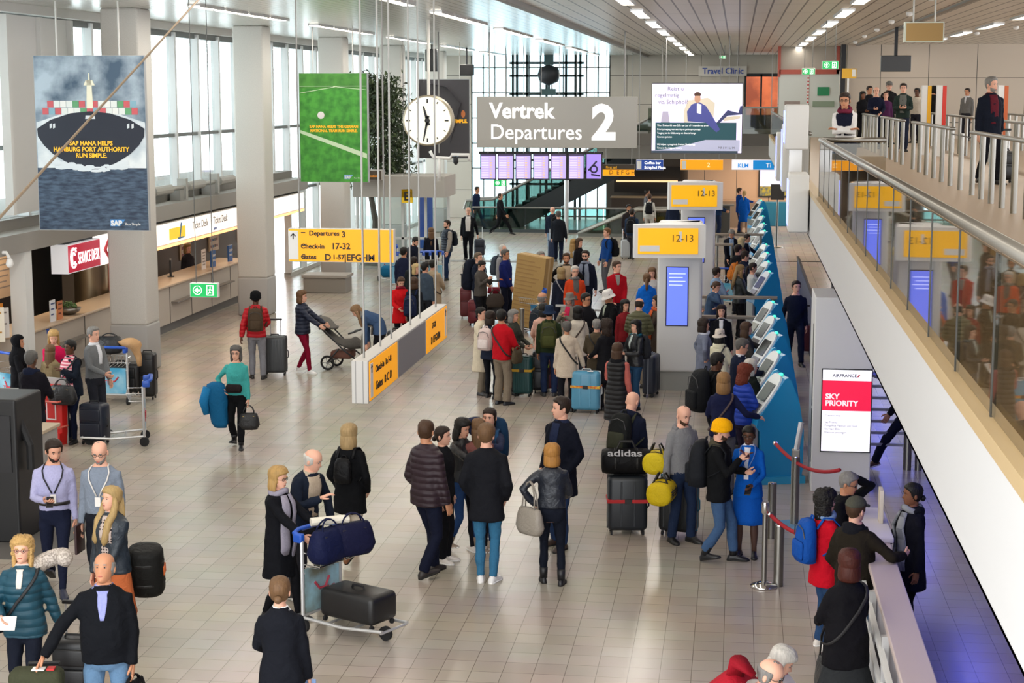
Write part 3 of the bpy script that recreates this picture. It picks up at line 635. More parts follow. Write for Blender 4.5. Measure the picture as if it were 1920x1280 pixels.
cols = ['#c4565c', '#d8dcd8', '#5c9a6a', '#c4565c', '#d8dcd8', '#7fa8b8', '#e0e0dc', '#8fc0b0', '#7fa8b8', '#d8dcd8', '#5c9a6a', '#c4565c', '#4a6a9a']
for r, (v, n, u0) in enumerate(((.665, 15, -.86), (.705, 14, -.77))):
    mb = MB()
    for k in range(n): mb.cur = (k * 5 + r * 3) % 7; u = u0 + k * .115; mb.prism([U(u, v), U(u + .108, v), U(u + .108, v + .038), U(u, v + .038)], 'y', -.012, -.006)
    mb.build('containers', [mat(c, .5) for c in cols[:7]], t)
mb = MB(); mb.prism([U(-.06, .7), U(.06, .7), U(.04, .86), U(-.04, .86)], 'y', -.016, -.006); mb.prism([U(-.1, .83), U(.1, .83), U(.06, .86), U(-.06, .86)], 'y', -.016, -.006); mb.prism([U(-.012, .86), U(.012, .86), U(.008, .9), U(-.008, .9)], 'y', -.016, -.006); mb.build('mast', mat('#e3dfc8', .5), t)
hull = [U(u, v) for u, v in ((-.97, .585), (-.72, .635), (-.36, .672), (0, .684), (.36, .672), (.72, .635), (.97, .585), (.96, .54), (.86, .49), (.7, .44), (.5, .4), (.3, .368), (.1, .345), (-.1, .345), (-.3, .368), (-.5, .4), (-.7, .44), (-.86, .49), (-.96, .54))]
mb = MB(); mb.prism(hull, 'y', -.014, -.006); mb.build('hull', mat('#091226', .5), t)
mb = MB(); mb.prism([U(-.09, .64), U(.09, .64), U(.08, .66), U(-.08, .66)], 'y', -.017, -.013)
for u in (-.74, -.68, .66, .74): mb.prism([U(u, .585), U(u + .04, .59), U(u + .04, .615), U(u, .61)], 'y', -.017, -.013)
mb.build('anchor_ports', mat('#cfd4d8', .5), t)
mb = MB(); 
for k in range(44):
    u = -.7 + 1.4 * RNG.rand(); v = .335 + .05 * abs(u) + .03 * RNG.rand(); mb.ell((u * w / 2, -.012, v * h), .05 + .1 * RNG.rand(), .004, .02 + .03 * RNG.rand(), 8, 4)
mb.build('spray', mat('#d3dadf', .6), t)
AD = mat('#f0b21e', .5, 0, None, .3)
for s, v in (('SAP HANA HELPS', .49), ('HAMBURG PORT AUTHORITY', .455), ('RUN SIMPLE.', .42)): text(s, h * .036, (0, -.02, v * h), FRONT, AD, t, align='CENTER', bold=.0025, squash=.92)
mb = MB(); mb.prism([U(.3, .025), U(.47, .025), U(.57, .065), U(.3, .065)], 'y', -.01, -.005); mb.build('logo', mat('#3f86c8', .5), t)
text('SAP', h * .04, (w * .155, -.016, .03 * h), FRONT, WHITE, t, bold=.006); text('Run Simple', h * .02, (w * .285, -.012, .032 * h), FRONT, WHITE, t)
for x in (-.29, .27): MB().cyl(w * x, .05, h, CEIL - t.location[2] - .004, .018, n=8).build('rod', mat('#c9c7c2', .5), t)
# football field banner
t, w, h = hang('advert_banner', 'hanging advert banner of a green football pitch with a ball', 'advert banner', 560, 137, 692, 342, 42)
MB().box(-w / 2, w / 2, 0, .09, 0, h).build('light_box', mat('#a6a8aa', .5), t)
mb = MB(); mb.box(-w / 2 + .01, w / 2 - .03, -.004, 0, .01, h * .86); mb.cur = 1; mb.box(-w / 2 + .01, w / 2 - .03, -.004, 0, h * .86, h - .01)
mb.build('print', [flat_noise('#35822a', '#4fa63a', 5), flat_noise('#3c7a2c', '#4f9438', 4)], t)
U = lambda u, v: (u * w / 2, v * h)
mb = MB(); 
for q in ([(-.98, .45), (.95, .22), (.95, .265), (-.98, .48)], [(-.98, .815), (.1, .875), (.1, .88), (-.98, .82)], [(.0, .875), (.95, .845), (.95, .85), (0, .88)], [(-.98, .878), (.95, .88), (.95, .883), (-.98, .882)]): mb.prism([U(*p) for p in q], 'y', -.008, -.004)
mb.build('pitch_marking', mat('#cfe3c0', .6), t)
MB().ell((-.37 * w / 2, -.01, .615 * h), .09, .008, .09, 16, 10).build('ball', mat('#e8e2e0', .5), t)
for s, v in (('SAP HANA HELPS THE GERMAN', .5), ('NATIONAL TEAM RUN SIMPLE.', .462)): text(s, h * .036, (0, -.012, v * h), FRONT, AD, t, align='CENTER', bold=.003, squash=.9)
mb = MB(); mb.prism([U(.28, .03), U(.44, .03), U(.54, .07), U(.28, .07)], 'y', -.01, -.005); mb.build('logo', mat('#7fb0d8', .5), t); text('SAP', h * .036, (w * .15, -.014, .035 * h), FRONT, WHITE, t, bold=.004); text('Run Simple', h * .018, (w * .285, -.012, .036 * h), FRONT, WHITE, t)
for x in (-.3, .28): MB().cyl(w * x, .05, h, CEIL - t.location[2] - .004, .014, n=6).build('rod', mat('#c9c7c2', .5), t)
# dark drink banner behind the clock
t, w, h = hang('advert_banner', 'dark grey hanging advert banner partly behind the clock', 'advert banner', 785, 148, 881, 297, 55)
MB().box(-w / 2, w / 2, 0, .09, 0, h).build('light_box', mat('#a6a8aa', .5), t); MB().box(-w / 2 + .01, w / 2 - .02, -.004, 0, .01, h - .02).build('print', mat('#3d3b40', .5), t)
MB().tube([(-.5, -.006, h * .95), (.1, -.006, h * .9), (.55, -.006, h * .7), (.45, -.006, h * .55), (.2, -.006, h * .2)], [.1, .16, .18, .12, .03], 8, flat=.03).build('swirl', mat('#4c4a50', .4), t)
text('SIMPLE.', .16, (.3, -.015, h * .45), FRONT, AD, t, bold=.006, squash=.9); text('SAP', .13, (.28, -.015, .06), FRONT, mat('#7fb0d8', .5), t, bold=.004)
MB().ell((.62, -.01, h * .56), .07, .004, .12, 8, 6).build('glow_shape', mat('#c8743a', .5), t)
for x in (-.3, .3): MB().cyl(w * x, .05, h, CEIL - t.location[2] - .004, .014, n=6).build('rod', mat('#c9c7c2', .5), t)
# clock
c = atY(802, 226, 38); r = 46.5 / FPX * 38 * 1.0
t = thing('station_clock', 'large round white station clock hanging on a pole', 'clock', (c[0], 38, c[2]))
mb = MB(); a = np.linspace(0, 2 * PI, 41)[:-1]
mb.loft([np.stack([np.cos(a) * q, np.full(40, y), np.sin(a) * q], 1) for q, y in ((r * .98, -.03), (r * 1.03, .0), (r * 1.03, .26), (r * .95, .3))]); mb.build('case', mat('#a39a86', .4, .6), t, smooth='auto')
MB().loft([np.stack([np.cos(a) * q, np.full(40, y), np.sin(a) * q], 1) for q, y in ((r * .95, -.045), (r * .95, -.03))]).build('dial', mat('#f3efe0', .5, 0, None, .35), t)
mb = MB()
for k in range(12):
    A = k * PI / 6; l = .16 if k % 3 == 0 else .09
    d = np.array((math.sin(A), math.cos(A))); n_ = np.array((d[1], -d[0])) * (.016 if k % 3 == 0 else .012); p0 = d * r * (.87 - l); p1 = d * r * .87
    mb.prism([tuple(p0 - n_), tuple(p0 + n_), tuple(p1 + n_), tuple(p1 - n_)], 'y', -.052, -.044)
mb.build('hour_marks', BLACK, t)
for nm, deg, ln, w0 in (('hour_hand', -15, .6, .032), ('minute_hand', 191, .85, .026)):
    A = math.radians(deg); d = np.array((math.sin(A), math.cos(A))); n_ = np.array((d[1], -d[0])); p0 = -d * r * .2; p1 = d * r * ln
    MB().prism([tuple(p0 - n_ * w0 * 1.2), tuple(p0 + n_ * w0 * 1.2), tuple(p1 + n_ * w0 * .5), tuple(p1 - n_ * w0 * .5)], 'y', -.068, -.056).build(nm, BLACK, t)
MB().ell((0, -.06, 0), .06, .015, .06).build('hub', BLACK, t); MB().cyl(0, .13, r * 1.02, CEIL - c[2], .035).build('pole', mat('#d5d2ca', .4), t)
# departures sign
t, w, h = hang('departures_sign', 'big grey hanging sign with white departures lettering and number', 'sign', 893, 181, 1194, 278, 46)
MB().box(-w / 2, w / 2, 0, .14, 0, h, .01).build('panel', mat('#a5a39d', .5), t)
WT = mat('#ffffff', .5, 0, None, .35)
text('Vertrek', h * .42, (-w * .415, -.012, h * .585), FRONT, WT, t, bold=.016, squash=.95); text('Departures', h * .42, (-w * .415, -.012, h * .17), FRONT, WT, t, bold=.003, squash=.94)
text('2', h * .92, (w * .222, -.012, h * .19), FRONT, WT, t, bold=.05, squash=1.0)
for x in (-.42, .42): MB().cyl(w * x, .07, h, CEIL - t.location[2] - .004, .02, n=8).build('rod', GREY, t)
# flight information screens
p = atY(1015, 312, 62); 
for k in range(7):
    t, w, h = hang('flight_screen', ('flight information screen, %s of the row below the departures sign' % ('first', 'second', 'third', 'fourth', 'fifth', 'sixth', 'last')[k]) if k < 6 else 'last flight screen of the row, lilac with a dark picture', 'screen', 900 + k * 33.1, 287, 930 + k * 33.1, 337, 62)
    MB().box(-w / 2, w / 2, 0, .12, 0, h).build('housing', BLACK, t)
    MB().box(-w / 2 + .03, w / 2 - .03, -.006, .002, .04, h - .04).build('display', mat('#a795cf' if k < 6 else '#8f78c8', .4, 0, None, .75), t)
    mb = MB()
    if k < 6:
        mb.box(-w / 2 + .03, w / 2 - .03, -.01, -.005, h - .1, h - .04)
        for r_ in range(13):
            mb.cur = 1; mb.box(-w * .4, w * .05, -.01, -.006, .08 + r_ * .06, .1 + r_ * .06); mb.cur = 2; mb.box(w * .1, w * .25, -.01, -.006, .08 + r_ * .06, .1 + r_ * .06)
        mb.build('timetable', [mat('#5a4a78', .4), mat('#cfc4e4', .4, 0, None, .7), mat('#d8b45a', .4, 0, None, .7)], t)
    else:
        mb.tube([(.12 * math.cos(q), -.01, h * .4 + .12 * math.sin(q)) for q in np.linspace(0, 6.28, 13)[:-1]], .03, 4, closed=True); mb.tube([(-.2, -.01, h * .35), (.1, -.01, h * .7)], .03, 4); mb.tube([(-.1, -.01, h * .2), (.22, -.01, h * .15)], .03, 4); mb.build('picture', mat('#2a2440', .5), t)
    MB().cyl(0, .06, h, CEIL - t.location[2] - .004, .012, n=6).build('rod', GREY, t)
t = tag(MB().box(atY(896, 0, 62)[0], atY(1132, 0, 62)[0], 62.14, 62.2, atY(0 + 900, 289, 62)[2], atY(900, 284, 62)[2]).build('screen_rail', BLACK), 'black rail the flight information screens hang from', 'rail')
q = atY(1057, 430, 66); t = thing('support_pole', 'steel pole, dark on top, standing at the far glass railing', 'pole', (q[0], 67, 0)); MB().cyl(0, 0, 0, 2.1, .09).build('steel_foot', ALU, t); MB().cyl(0, 0, 2.1, 4.2, .07).build('dark_shaft', mat('#1c2434', .5), t)
# privium billboard
t, w, h = hang('advert_screen', 'large lilac advert screen of a seated man in a blue suit', 'advert screen', 1223, 157, 1390, 287, 50)
t.rotation_euler = (0, 0, math.radians(-2))
MB().box(-w / 2 - .02, w / 2 + .02, 0, .16, -.02, h + .03).build('housing', mat('#5c5c60', .5), t)
U = lambda u, v: (u * w, v * h)
MB().box(-w / 2, w / 2, -.006, .002, 0, h).build('display', mat('#e0d9f2', .4, 0, None, .62), t)
def shape(pts, name, c, y=.01, em=.35): MB().prism([U(*p) for p in pts][::1], 'y', -.006 - y, -.004).build(name, mat(c, .5, 0, None, em), t)
shape([(-.5, 0), (.46, 0), (.46, .03), (-.5, .03)], 'lower_band', '#3a4a5a', .002)
shape([(-.46, .03), (.44, .03), (.44, .44), (-.46, .44)], 'text_panel', '#23505a', .004); shape([(-.5, .03), (.48, .03), (.48, .19), (.1, .19), (-.1, .12), (-.3, .06)], 'pale_wedge', '#b9bcd8', .006)
shape([(-.14, .44), (.18, .46), (.2, .72), (.12, .8), (-.1, .76), (-.15, .6)], 'armchair', '#d9cdb8', .008); shape([(.3, .46), (.48, .5), (.48, .54), (.3, .52)], 'armchair', '#d9cdb8', .008)
shape([(-.1, .46), (.1, .44), (.22, .3), (.26, .34), (.16, .56), (.1, .68), (.02, .74), (-.06, .7), (-.11, .6)], 'blue_suit', '#4a4f96', .012); shape([(.0, .58), (.05, .56), (.05, .7), (0, .72)], 'shirt', '#e6e6f0', .015)
MB().ell((.005 * w, -.02, .79 * h), .09, .01, .13, 10, 8).build('face', mat('#c99a80', .5, 0, None, .3), t); MB().ell((.005 * w, -.018, .845 * h), .1, .012, .07, 10, 6).build('hair', mat('#5a3a2a', .5), t)
shape([(.22, .44), (.34, .62), (.46, .58), (.48, .68), (.5, .68), (.5, .56), (.34, .54), (.24, .42)], 'second_guest', '#3a3f6a', .012)
shape([(-.4, .44), (-.3, .44), (-.32, .6), (-.38, .6)], 'lamp', '#b5aec4', .008)
LT = mat('#8c8698', .5); LW = mat('#ffffff', .5, 0, None, .6)
for s, x, v in (('Reist u', -.33, .9), ('regelmatig', -.47, .81), ('via Schiphol?', -.43, .71)): text(s, h * .085, (x * w, -.014, v * h), FRONT, LT, t)
for k, s in enumerate(('Word Privium-lid voor 205,- per jaar of 4 maanden op proef', 'Priority toegang naar security en gedempte passage', 'Toegang tot de ClubLounge en directe lounge', 'Gewoon genieten', '', 'Wij helpen u graag in de Privium ClubLounge')):
    if s: text(s, h * .038, (-.44 * w, -.014, (.385 - .055 * k) * h), FRONT, LW, t, squash=.8)
text('Time is the biggest luxury', h * .035, (-.44 * w, -.014, .06 * h), FRONT, LW, t); text('P R I V I U M', h * .045, (.24 * w, -.016, .06 * h), FRONT, mat('#4a4a5a', .5), t)
for x in (-.35, .35): MB().cyl(w * x, .08, h, CEIL - t.location[2] - .004, .012, n=6).build('rod', GREY, t)
# travel clinic lettering board
t, w, h = hang('clinic_sign', 'pale board with blue travel clinic lettering on the far wall', 'sign', 1310, 124, 1400, 142, 74.88); MB().box(-w / 2, w / 2, 0, .12, 0, h).build('board', mat('#cfcac2', .5), t); text('Travel Clinic', h * .85, (-w * .42, -.01, h * .22), FRONT, mat('#3c55a8', .5), t, bold=.008, squash=.98)
# smaller way signs
def waysign(label, px0, py0, px1, py1, Y, c, lines, tc, em=.5, name='direction_sign', picto=True, cat='direction sign', hung=True):
    t, w, h = hang(name, label, cat, px0, py0, px1, py1, Y)
    MB().box(-w / 2, w / 2, 0, .14, 0, h, .008).build('light_box', OFFWHITE, t); MB().box(-w / 2 + .01, w / 2 - .01, -.006, .002, .01, h - .01).build('face', mat(c, .5, 0, None, em), t)
    TM = mat(tc, .5, 0, None, .5 if tc != '#1a1a1a' else 0)
    for s, x, v, sz in lines: text(s, h * sz, (x * w, -.012, v * h), FRONT, TM, t, bold=.004)
    if picto: MB().box(-w * .47, -w * .47 + h * .42, -.01, -.005, h * .1, h * .9, .004).build('pictogram', WHITE, t)
    if hung: 
        for x in (-.4, .4): MB().cyl(w * x, .07, h, CEIL - t.location[2] - .004, .012, n=6).build('rod', GREY, t)
    return t, w, h
waysign('dark blue hanging sign to the coffee bar and plaza', 1193, 299, 1244, 319, 58, '#163a86', [('Coffee bar', -.2, .58, .36), ('Schiphol Plaza', -.2, .14, .36)], '#ffffff')
waysign('orange hanging sign with a white pictogram beside the blue sign', 1276, 299, 1356, 319, 58, '#ee9a08', [('2', .12, .3, .6)], '#f8e0a0')
t, w, h = waysign('white and blue airline sign at the far desks', 1372, 299, 1452, 319, 60, '#eceaf0', [('KLM', -.36, .25, .55)], '#2a86c8', picto=False); MB().box(0, w * .49, -.01, -.004, .02, h - .02).build('blue_panel', mat('#1482c8', .5, 0, None, .5), t); text('Ti', h * .6, (w * .3, -.014, h * .25), FRONT, WT, t)
t, w, h = waysign('orange directions lightbox beyond the flight screens', 1130, 308, 1190, 330, 66, '#ee9a08', [('D  E F G H', -.3, .15, .5)], '#6a4a10', picto=False); MB().box(-w / 2, w / 2, -.012, 0, h * .55, h).build('dark_strip', mat('#3c3228', .5), t); text('First aid', h * .3, (-w * .4, -.02, h * .65), FRONT, AD, t)
# long yellow sign across the hall
t, w, h = waysign('wide yellow hanging sign to departures 3, check-in and gates', 540, 428, 739, 493, 25.5, '#f0a400', [], '#1a1a1a', .35, picto=False)
BK = mat('#1a1408', .5)
for s, x, v, sz in (('Departures', -.3, .8, .2), ('3', .01, .76, .24), ('Check-in', -.38, .41, .2), ('17-32', -.09, .4, .25), ('Gates', -.38, .09, .2), ('D', -.155, .06, .27), ('1-57', -.08, .09, .2), ('|EFGHM', .03, .06, .27)): text(s, h * sz, (x * w, -.012, v * h), FRONT, BK, t, bold=.003)
mb = MB(); 
for v in (.88, .5, .16): mb.box(-w * .375, -w * .335, -.014, -.006, h * v - .008, h * v + .008)
mb.build('arrow_marks', BK, t)
MB().rbox(-w * .45, -.008, h * .5, h * .3, .012, h * .86, .005).build('white_strip', WHITE, t)
mb = MB(); cx, cz = -w * .45, h * .78; q = h * .09
mb.prism([(cx - q, cz - q * .1), (cx, cz + q), (cx + q, cz - q * .1), (cx + q * .55, cz - q * .1), (cx, cz + q * .5), (cx - q * .55, cz - q * .1)], 'y', -.02, -.014); mb.box(cx - q * .16, cx + q * .16, -.02, -.014, cz - q * 1.1, cz + q * .7); mb.build('arrow', BK, t)
# long lightbox seen along its length
Y0, Y1 = 19.6, 25.2; XS = -4.16; z0, z1 = 1.98, 2.48
a = atY(690, 716, Y0); XS = a[0]
zt = atY(690, 677, Y0)[2]; zb_ = atY(690, 757, Y0)[2]
t = thing('direction_sign', 'long double-sided check-in and gates lightbox hung lengthways over the floor', 'direction sign', (XS, Y0, zb_)); h = zt - zb_; L_ = Y1 - Y0
MB().box(-.2, 0, 0, L_, 0, h, .008).build('light_box', mat('#c4c2be', .5), t)
mb = MB()
for x in (-.15, -.06): mb.box(x - .004, x + .004, -.003, .0, 0, h)
mb.build('end_joint', GREY, t)
FY = mat('#f0a000', .5, 0, None, .4)
for y0, y1, nm in ((.06, 1.75, 'y'), (1.85, 3.75, 'g'), (3.85, 5.55, 'y')):
    MB().box(0, .008, y0, y1, .02, h - .02).build('face' if nm == 'y' else 'grey_panel', FY if nm == 'y' else mat('#7f7d80', .6), t)
for y0, s1, s2, ar in ((.06, 'Check-in  1a 1-8', 'Gates  B C D', 0), (3.85, '  17-32', 'D EFGHM', 1)):
    text(s1, h * .22, (.012, y0 + .32, h * .62), SIDE, BK, t, bold=.002, squash=1.25); text(s2, h * .28, (.012, y0 + .32, h * .2), SIDE, BK, t, bold=.002, squash=1.25)
    yw = y0 + (.04 if not ar else 1.5); MB().box(.006, .012, yw, yw + .14, .05, h - .05, .003).build('white_strip', WHITE, t)
    mb = MB(); mb.prism([(yw + .02, h * .8), (yw + .07, h * .88), (yw + .12, h * .8), (yw + .085, h * .8), (yw + .085, h * .68), (yw + .055, h * .68), (yw + .055, h * .8)], 'x', .012, .016); mb.build('arrow', BK, t)
for y in (.25, 1.2, 1.9, 3.2, 3.9, 5.2): MB().cyl(-.1, y, h, CEIL - zb_, .013, n=6).build('rod', mat('#8f8d88', .4, .5), t)
# thick tension cable crossing the hall diagonally
a = atY(-30, 440, 12); b = atY(390, -20, 20); t = tag(MB().tube([a, b], .012, 6).build('tension_cable', mat('#7a6852', .5)), 'tan tension cable slanting across in front of the ship banner', 'cable')
# vertical thin wires hanging in the hall
for k, (px, Y) in enumerate(((352, 26), (386, 26))): pass
# camera arm near the clock
p = atY(830, 290, 46); t = thing('camera_boom', 'white camera arm with a dome camera below the clock', 'camera', (p[0], 46, p[2]))
mb = MB(); mb.tube([(-.35, 0, .1), (-.25, 0, -.08), (.2, 0, -.1), (.25, 0, 0), (.72, 0, 0), (.72, 0, -.18)], .045, 8); mb.tube([(-.1, 0, -.1), (-.1, 0, -.7)], .05, 8); mb.build('arm', WHITE, t, smooth=True)
MB().lathe([(.02, .0), (.07, -.04), (.07, -.16), (.03, -.22)], (.36, 0, -.05)).build('dome', DARKMETAL, t, smooth=True); MB().cyl(-.1, 0, .05, CEIL - p[2], .02).build('rod', GREY, t)
# ceiling speakers: little white domes
for k, (px, Y) in enumerate(((1745, 30), (1705, 36), (1672, 40), (1645, 45), (1622, 50), (1906, 44), (1833, 48), (1605, 56))):
    x = atY(px, 30, Y)[0]; o = tag(MB().ell((0, 0, 0), .07, .07, .06).build('ceiling_speaker', WHITE, smooth=True), 'small white dome on the mezzanine ceiling', 'ceiling speaker', 'white domes on the mezzanine ceiling'); o.location = (x, Y, CEIL - .03)
# ------------------------------------------------------------------ check-in totems
def checkin_totem(px, Y, zs0, zs1, pxl, label):
    s = FPX / Y
    xr = atY(px, 400, Y)[0]; xl_ = atY(pxl, 400, Y - 1.2)[0]
    t = thing('checkin_totem', label, 'totem', (xr, Y, 0))
    bw = .82
    MB().box(-bw, 0, 0, .55, .35, zs1, .06).build('body', mat('#d4d4d3', .4), t, smooth='auto'); MB().box(-bw + .05, -.05, .05, .5, 0, .36).build('base', mat('#8d8d88', .5), t)
    dx = xl_ - xr
    prof = [(-.04, .5), (dx, -.55), (dx - .06, -.62), (dx - .02, -.75), (dx + 1.25, -.62), (-.04, -.02)]
    mb = MB(); mb.prism([(x, y) for x, y in prof][::-1], 'z', zs0, zs1); mb.build('head', mat('#d9d9d8', .4), t)
    a = np.array((dx - .02, -.76)); b = np.array((dx + 1.15, -.64)); n_ = np.array((.1, -1.)) * .01
    A = lambda u, z: (*(a + (b - a) * u + n_), z); mb = MB(); hz = zs1 - zs0
    mb.quad(A(.05, zs0 + hz * .12), A(.97, zs0 + hz * .12), A(.97, zs1 - hz * .1), A(.05, zs1 - hz * .1)); mb.build('yellow_face', mat('#f4b400', .5, 0, None, .35), t)
    ang = math.atan2(*(b - a)[::-1]); p = A(.55, zs0 + hz * .5); text('12-13', hz * .3, (p[0], p[1] - .01, p[2]), (PI / 2, 0, ang), mat('#6a5410', .5), t)
    mb = MB(); q = lambda u, v: (*(a + (b - a) * u + n_ * 1.6), zs0 + hz * v); mb.quad(q(.08, .2), q(.38, .2), q(.38, .38), q(.08, .38)); mb.build('white_label', WHITE, t); mb = MB(); mb.quad(q(.68, .5), q(.72, .5), q(.72, .8), q(.68, .8)); mb.build('white_bar', WHITE, t)
    zc = zs0 - .28
    MB().box(-bw + .16, -.24, -.012, .004, zc - 1.05, zc + .06).build('screen_frame', mat('#1a1c50', .4), t); MB().box(-bw + .18, -.26, -.018, .0, zc - 1.03, zc + .04).build('screen', mat('#5a6ee8', .4, 0, None, .9), t)
    mb = MB()
    for k in range(4): mb.box(-bw + .22, -.3 - .05 * (k % 2), -.022, -.017, zc - .08 - k * .07, zc - .065 - k * .07)
    mb.build('screen_text', mat('#b9c4ff', .4, 0, None, .9), t)
    return t
checkin_totem(1318, 31.5, 2.55, 3.15, 1190, 'nearer white check-in totem with a yellow sign head and blue screen')
t = checkin_totem(1341, 41.5, 2.75, 3.4, 1254, 'farther white check-in totem with a yellow sign head and blue screen')
MB().box(-.72, -.3, -.02, .0, .55, 1.3).build('lower_screen', mat('#8f9cf0', .4, 0, None, .8), t)
# ------------------------------------------------------------------ self-service kiosks
KB = mat('#1480b8', .32); KBL = mat('#3aa4d0', .35); KW = mat('#dfe4e6', .3)
def make_kiosk():
    t = thing('checkin_kiosk', '', 'kiosk')
    # profile in x (negative = towards traveller), z ; extruded along y
    pr = [(-.22, 0), (.36, 0), (.4, .2), (.4, .75), (.33, 1.15), (.2, 1.48), (.16, 1.52), (.11, 1.5), (-.28, .92), (-.3, .82), (-.24, .75)]
    mb = MB(); mb.prism(pr, 'y', -.28, .28); mb.build('body', KB, t)
    mb = MB(); mb.prism([(-.26, .0), (.42, .0), (.42, .1), (-.26, .1)], 'y', -.34, .34); mb.build('plinth', mat('#2a93c4', .4), t)
    mb = MB(); mb.prism([(p[0] + .02, p[1] + .03) for p in pr[3:9]][::1], 'y', .28, .33); mb.build('side_fin', KBL, t)
    d = np.array((.11 + .28, 1.5 - .92)); d /= np.linalg.norm(d); n_ = np.array((-d[1], d[0])); o0 = np.array((-.28, .92))
    F = lambda s, off: tuple(o0 + d * s + n_ * off)
    # oval white face plate
    V0, V1 = [], []
    for k in range(24):
        a = 2 * PI * k / 24; s = .36 + .36 * math.copysign(abs(math.sin(a)) ** .7, math.sin(a)); y = .25 * math.copysign(abs(math.cos(a)) ** .6, math.cos(a))
        f0 = F(s, 0.); f1 = F(s, .03); V0.append((f0[0], y, f0[1])); V1.append((f1[0], y, f1[1]))
    MB().loft([np.array(V0), np.array(V1)]).build('face_plate', KW, t)
    mb = MB(); P = [F(.27, .034), F(.56, .034), F(.56, .042), F(.27, .042)]; mb.prism(P, 'y', -.17, .17); mb.build('screen', mat('#2e3236', .25, 0), t)
    mb = MB(); P = [F(.02, .034), F(.22, .034), F(.22, .05), F(.02, .05)]; mb.prism(P, 'y', -.17, .17); mb.build('card_panel', STEEL, t)
    mb = MB(); mb.box(-.31, -.26, -.22, .22, .1, .84); mb.build('steel_front', mat('#a5a7a8', .35, .7), t)
    MB().ell((.14, 0, 1.525), .03, .045, .025).build('status_light', mat('#3cf0a0', .4, 0, None, 1.6), t)
    return t
kn = 0; k0 = None
KX = .55
ordn = ('nearest', 'second', 'third', 'fourth', 'fifth')
for grp, ys in (('nearest bank', [24.3, 26.45, 28.6, 30.75, 32.9]), ('middle bank', [38.6, 40.9, 43.2, 45.6]), ('farthest bank', [50.2, 53.0, 56.2, 60.0, 64.5])):
    for j, y in enumerate(ys):
        lab = 'blue self-service check-in kiosk, %s in the %s' % (ordn[j], grp)
        if k0 is None: k0 = make_kiosk(); k0.location = (KX, y, 0); k0.rotation_euler = (0, 0, .3); k0['label'] = lab; t = k0
        else: t = copy_tree(k0, (KX + .006 * (y - 24), y, 0), .3, lab)
        t['group'] = 'check-in kiosks in the ' + grp
        MBk = None
# kiosk backs: narrow steel ledge boards
# guide rails between banks
def guide_rail(px0, py0, px1, Y, label, xs=None):
    a = atY(px0, py0, Y); b = atY(px1, py0, Y); t = thing('guide_rail', label, 'rail', (a[0], Y, 0)); z = a[2]
    MB().box(0, b[0] - a[0], -.04, .04, z - .05, z + .02, .015).build('top_rail', mat('#9a8f82', .35, .7), t)
    for f in (.06, .94): MB().cyl((b[0] - a[0]) * f, 0, 0, z - .03, .035).build('post', STEEL, t, smooth='auto')
guide_rail(1312, 592, 1428, 33.9, 'nearer steel guide rail between the two kiosk banks')
guide_rail(1316, 555, 1458, 36.8, 'second steel guide rail beside the middle kiosk bank')
guide_rail(1340, 438, 1432, 49.4, 'far steel guide rail before the farthest kiosk bank')
guide_rail(1335, 457, 1375, 47.6, 'short steel guide rail by the luggage trolley at the kiosks')
# belt line closing the corridor
t = thing('belt_barrier', 'black belt across the corridor behind the kiosks', 'belt', (.95, 47, 0)); z = .95
MB().tube([(0, 0, z), (1.7, 0, z)], .03, 6, flat=.3).build('belt', BLACK, t); MB().cyl(1.7, 0, 0, 1.0, .04).build('post', STEEL, t); MB().cyl(0, 0, 0, 1.0, .04).build('post', STEEL, t)
q = atY(1458, 360, 62); t = thing('notice_stand', 'dark notice board on a steel stand near the end of the kiosks', 'notice stand', (q[0], 62, 0)); MB().box(-.24, .24, -.03, .03, q[2] - .28, q[2] + .28).build('board', mat('#4c4642', .6), t); MB().cyl(0, .04, 0, q[2] - .2, .04).build('pole', STEEL, t); MB().lathe([(.02, .06), (.22, .03), (.24, 0)]).build('base', STEEL, t)
q0, q1 = atY(1423, 300, 72.8), atY(1478, 370, 72.8)
t = thing('window_picture', 'bright landscape picture on the far warm wall', 'picture', ((q0[0] + q1[0]) / 2, 72.94, 1.15)); MB().box((q0[0] - q1[0]) / 2, (q1[0] - q0[0]) / 2, 0, .06, 0, 1.5).build('frame', mat('#2c2c30', .5), t)
MB().box((q0[0] - q1[0]) / 2 + .06, (q1[0] - q0[0]) / 2, -.01, 0, .05, 1.45).build('sky', mat('#c4ccec', .5, 0, None, .4), t); MB().box((q0[0] - q1[0]) / 2 + .06, (q1[0] - q0[0]) / 2, -.015, 0, .05, .45).build('flower_field', pattern('noise', '#5a6a6a', '#b8a838', .6, 9), t)
t = tag(MB().box(1.2, 4.2, 71.9, 72.4, 0, 1.0, .02).build('far_desk', mat('#1a6a8a', .5)), 'teal desk front below the landscape picture', 'desk')
t = tag(MB().box(-1.2, .9, 71, 71.8, 0, 1.1, .02).build('far_desk', mat('#8f7a66', .5)), 'brown desk before the warm far wall', 'desk')
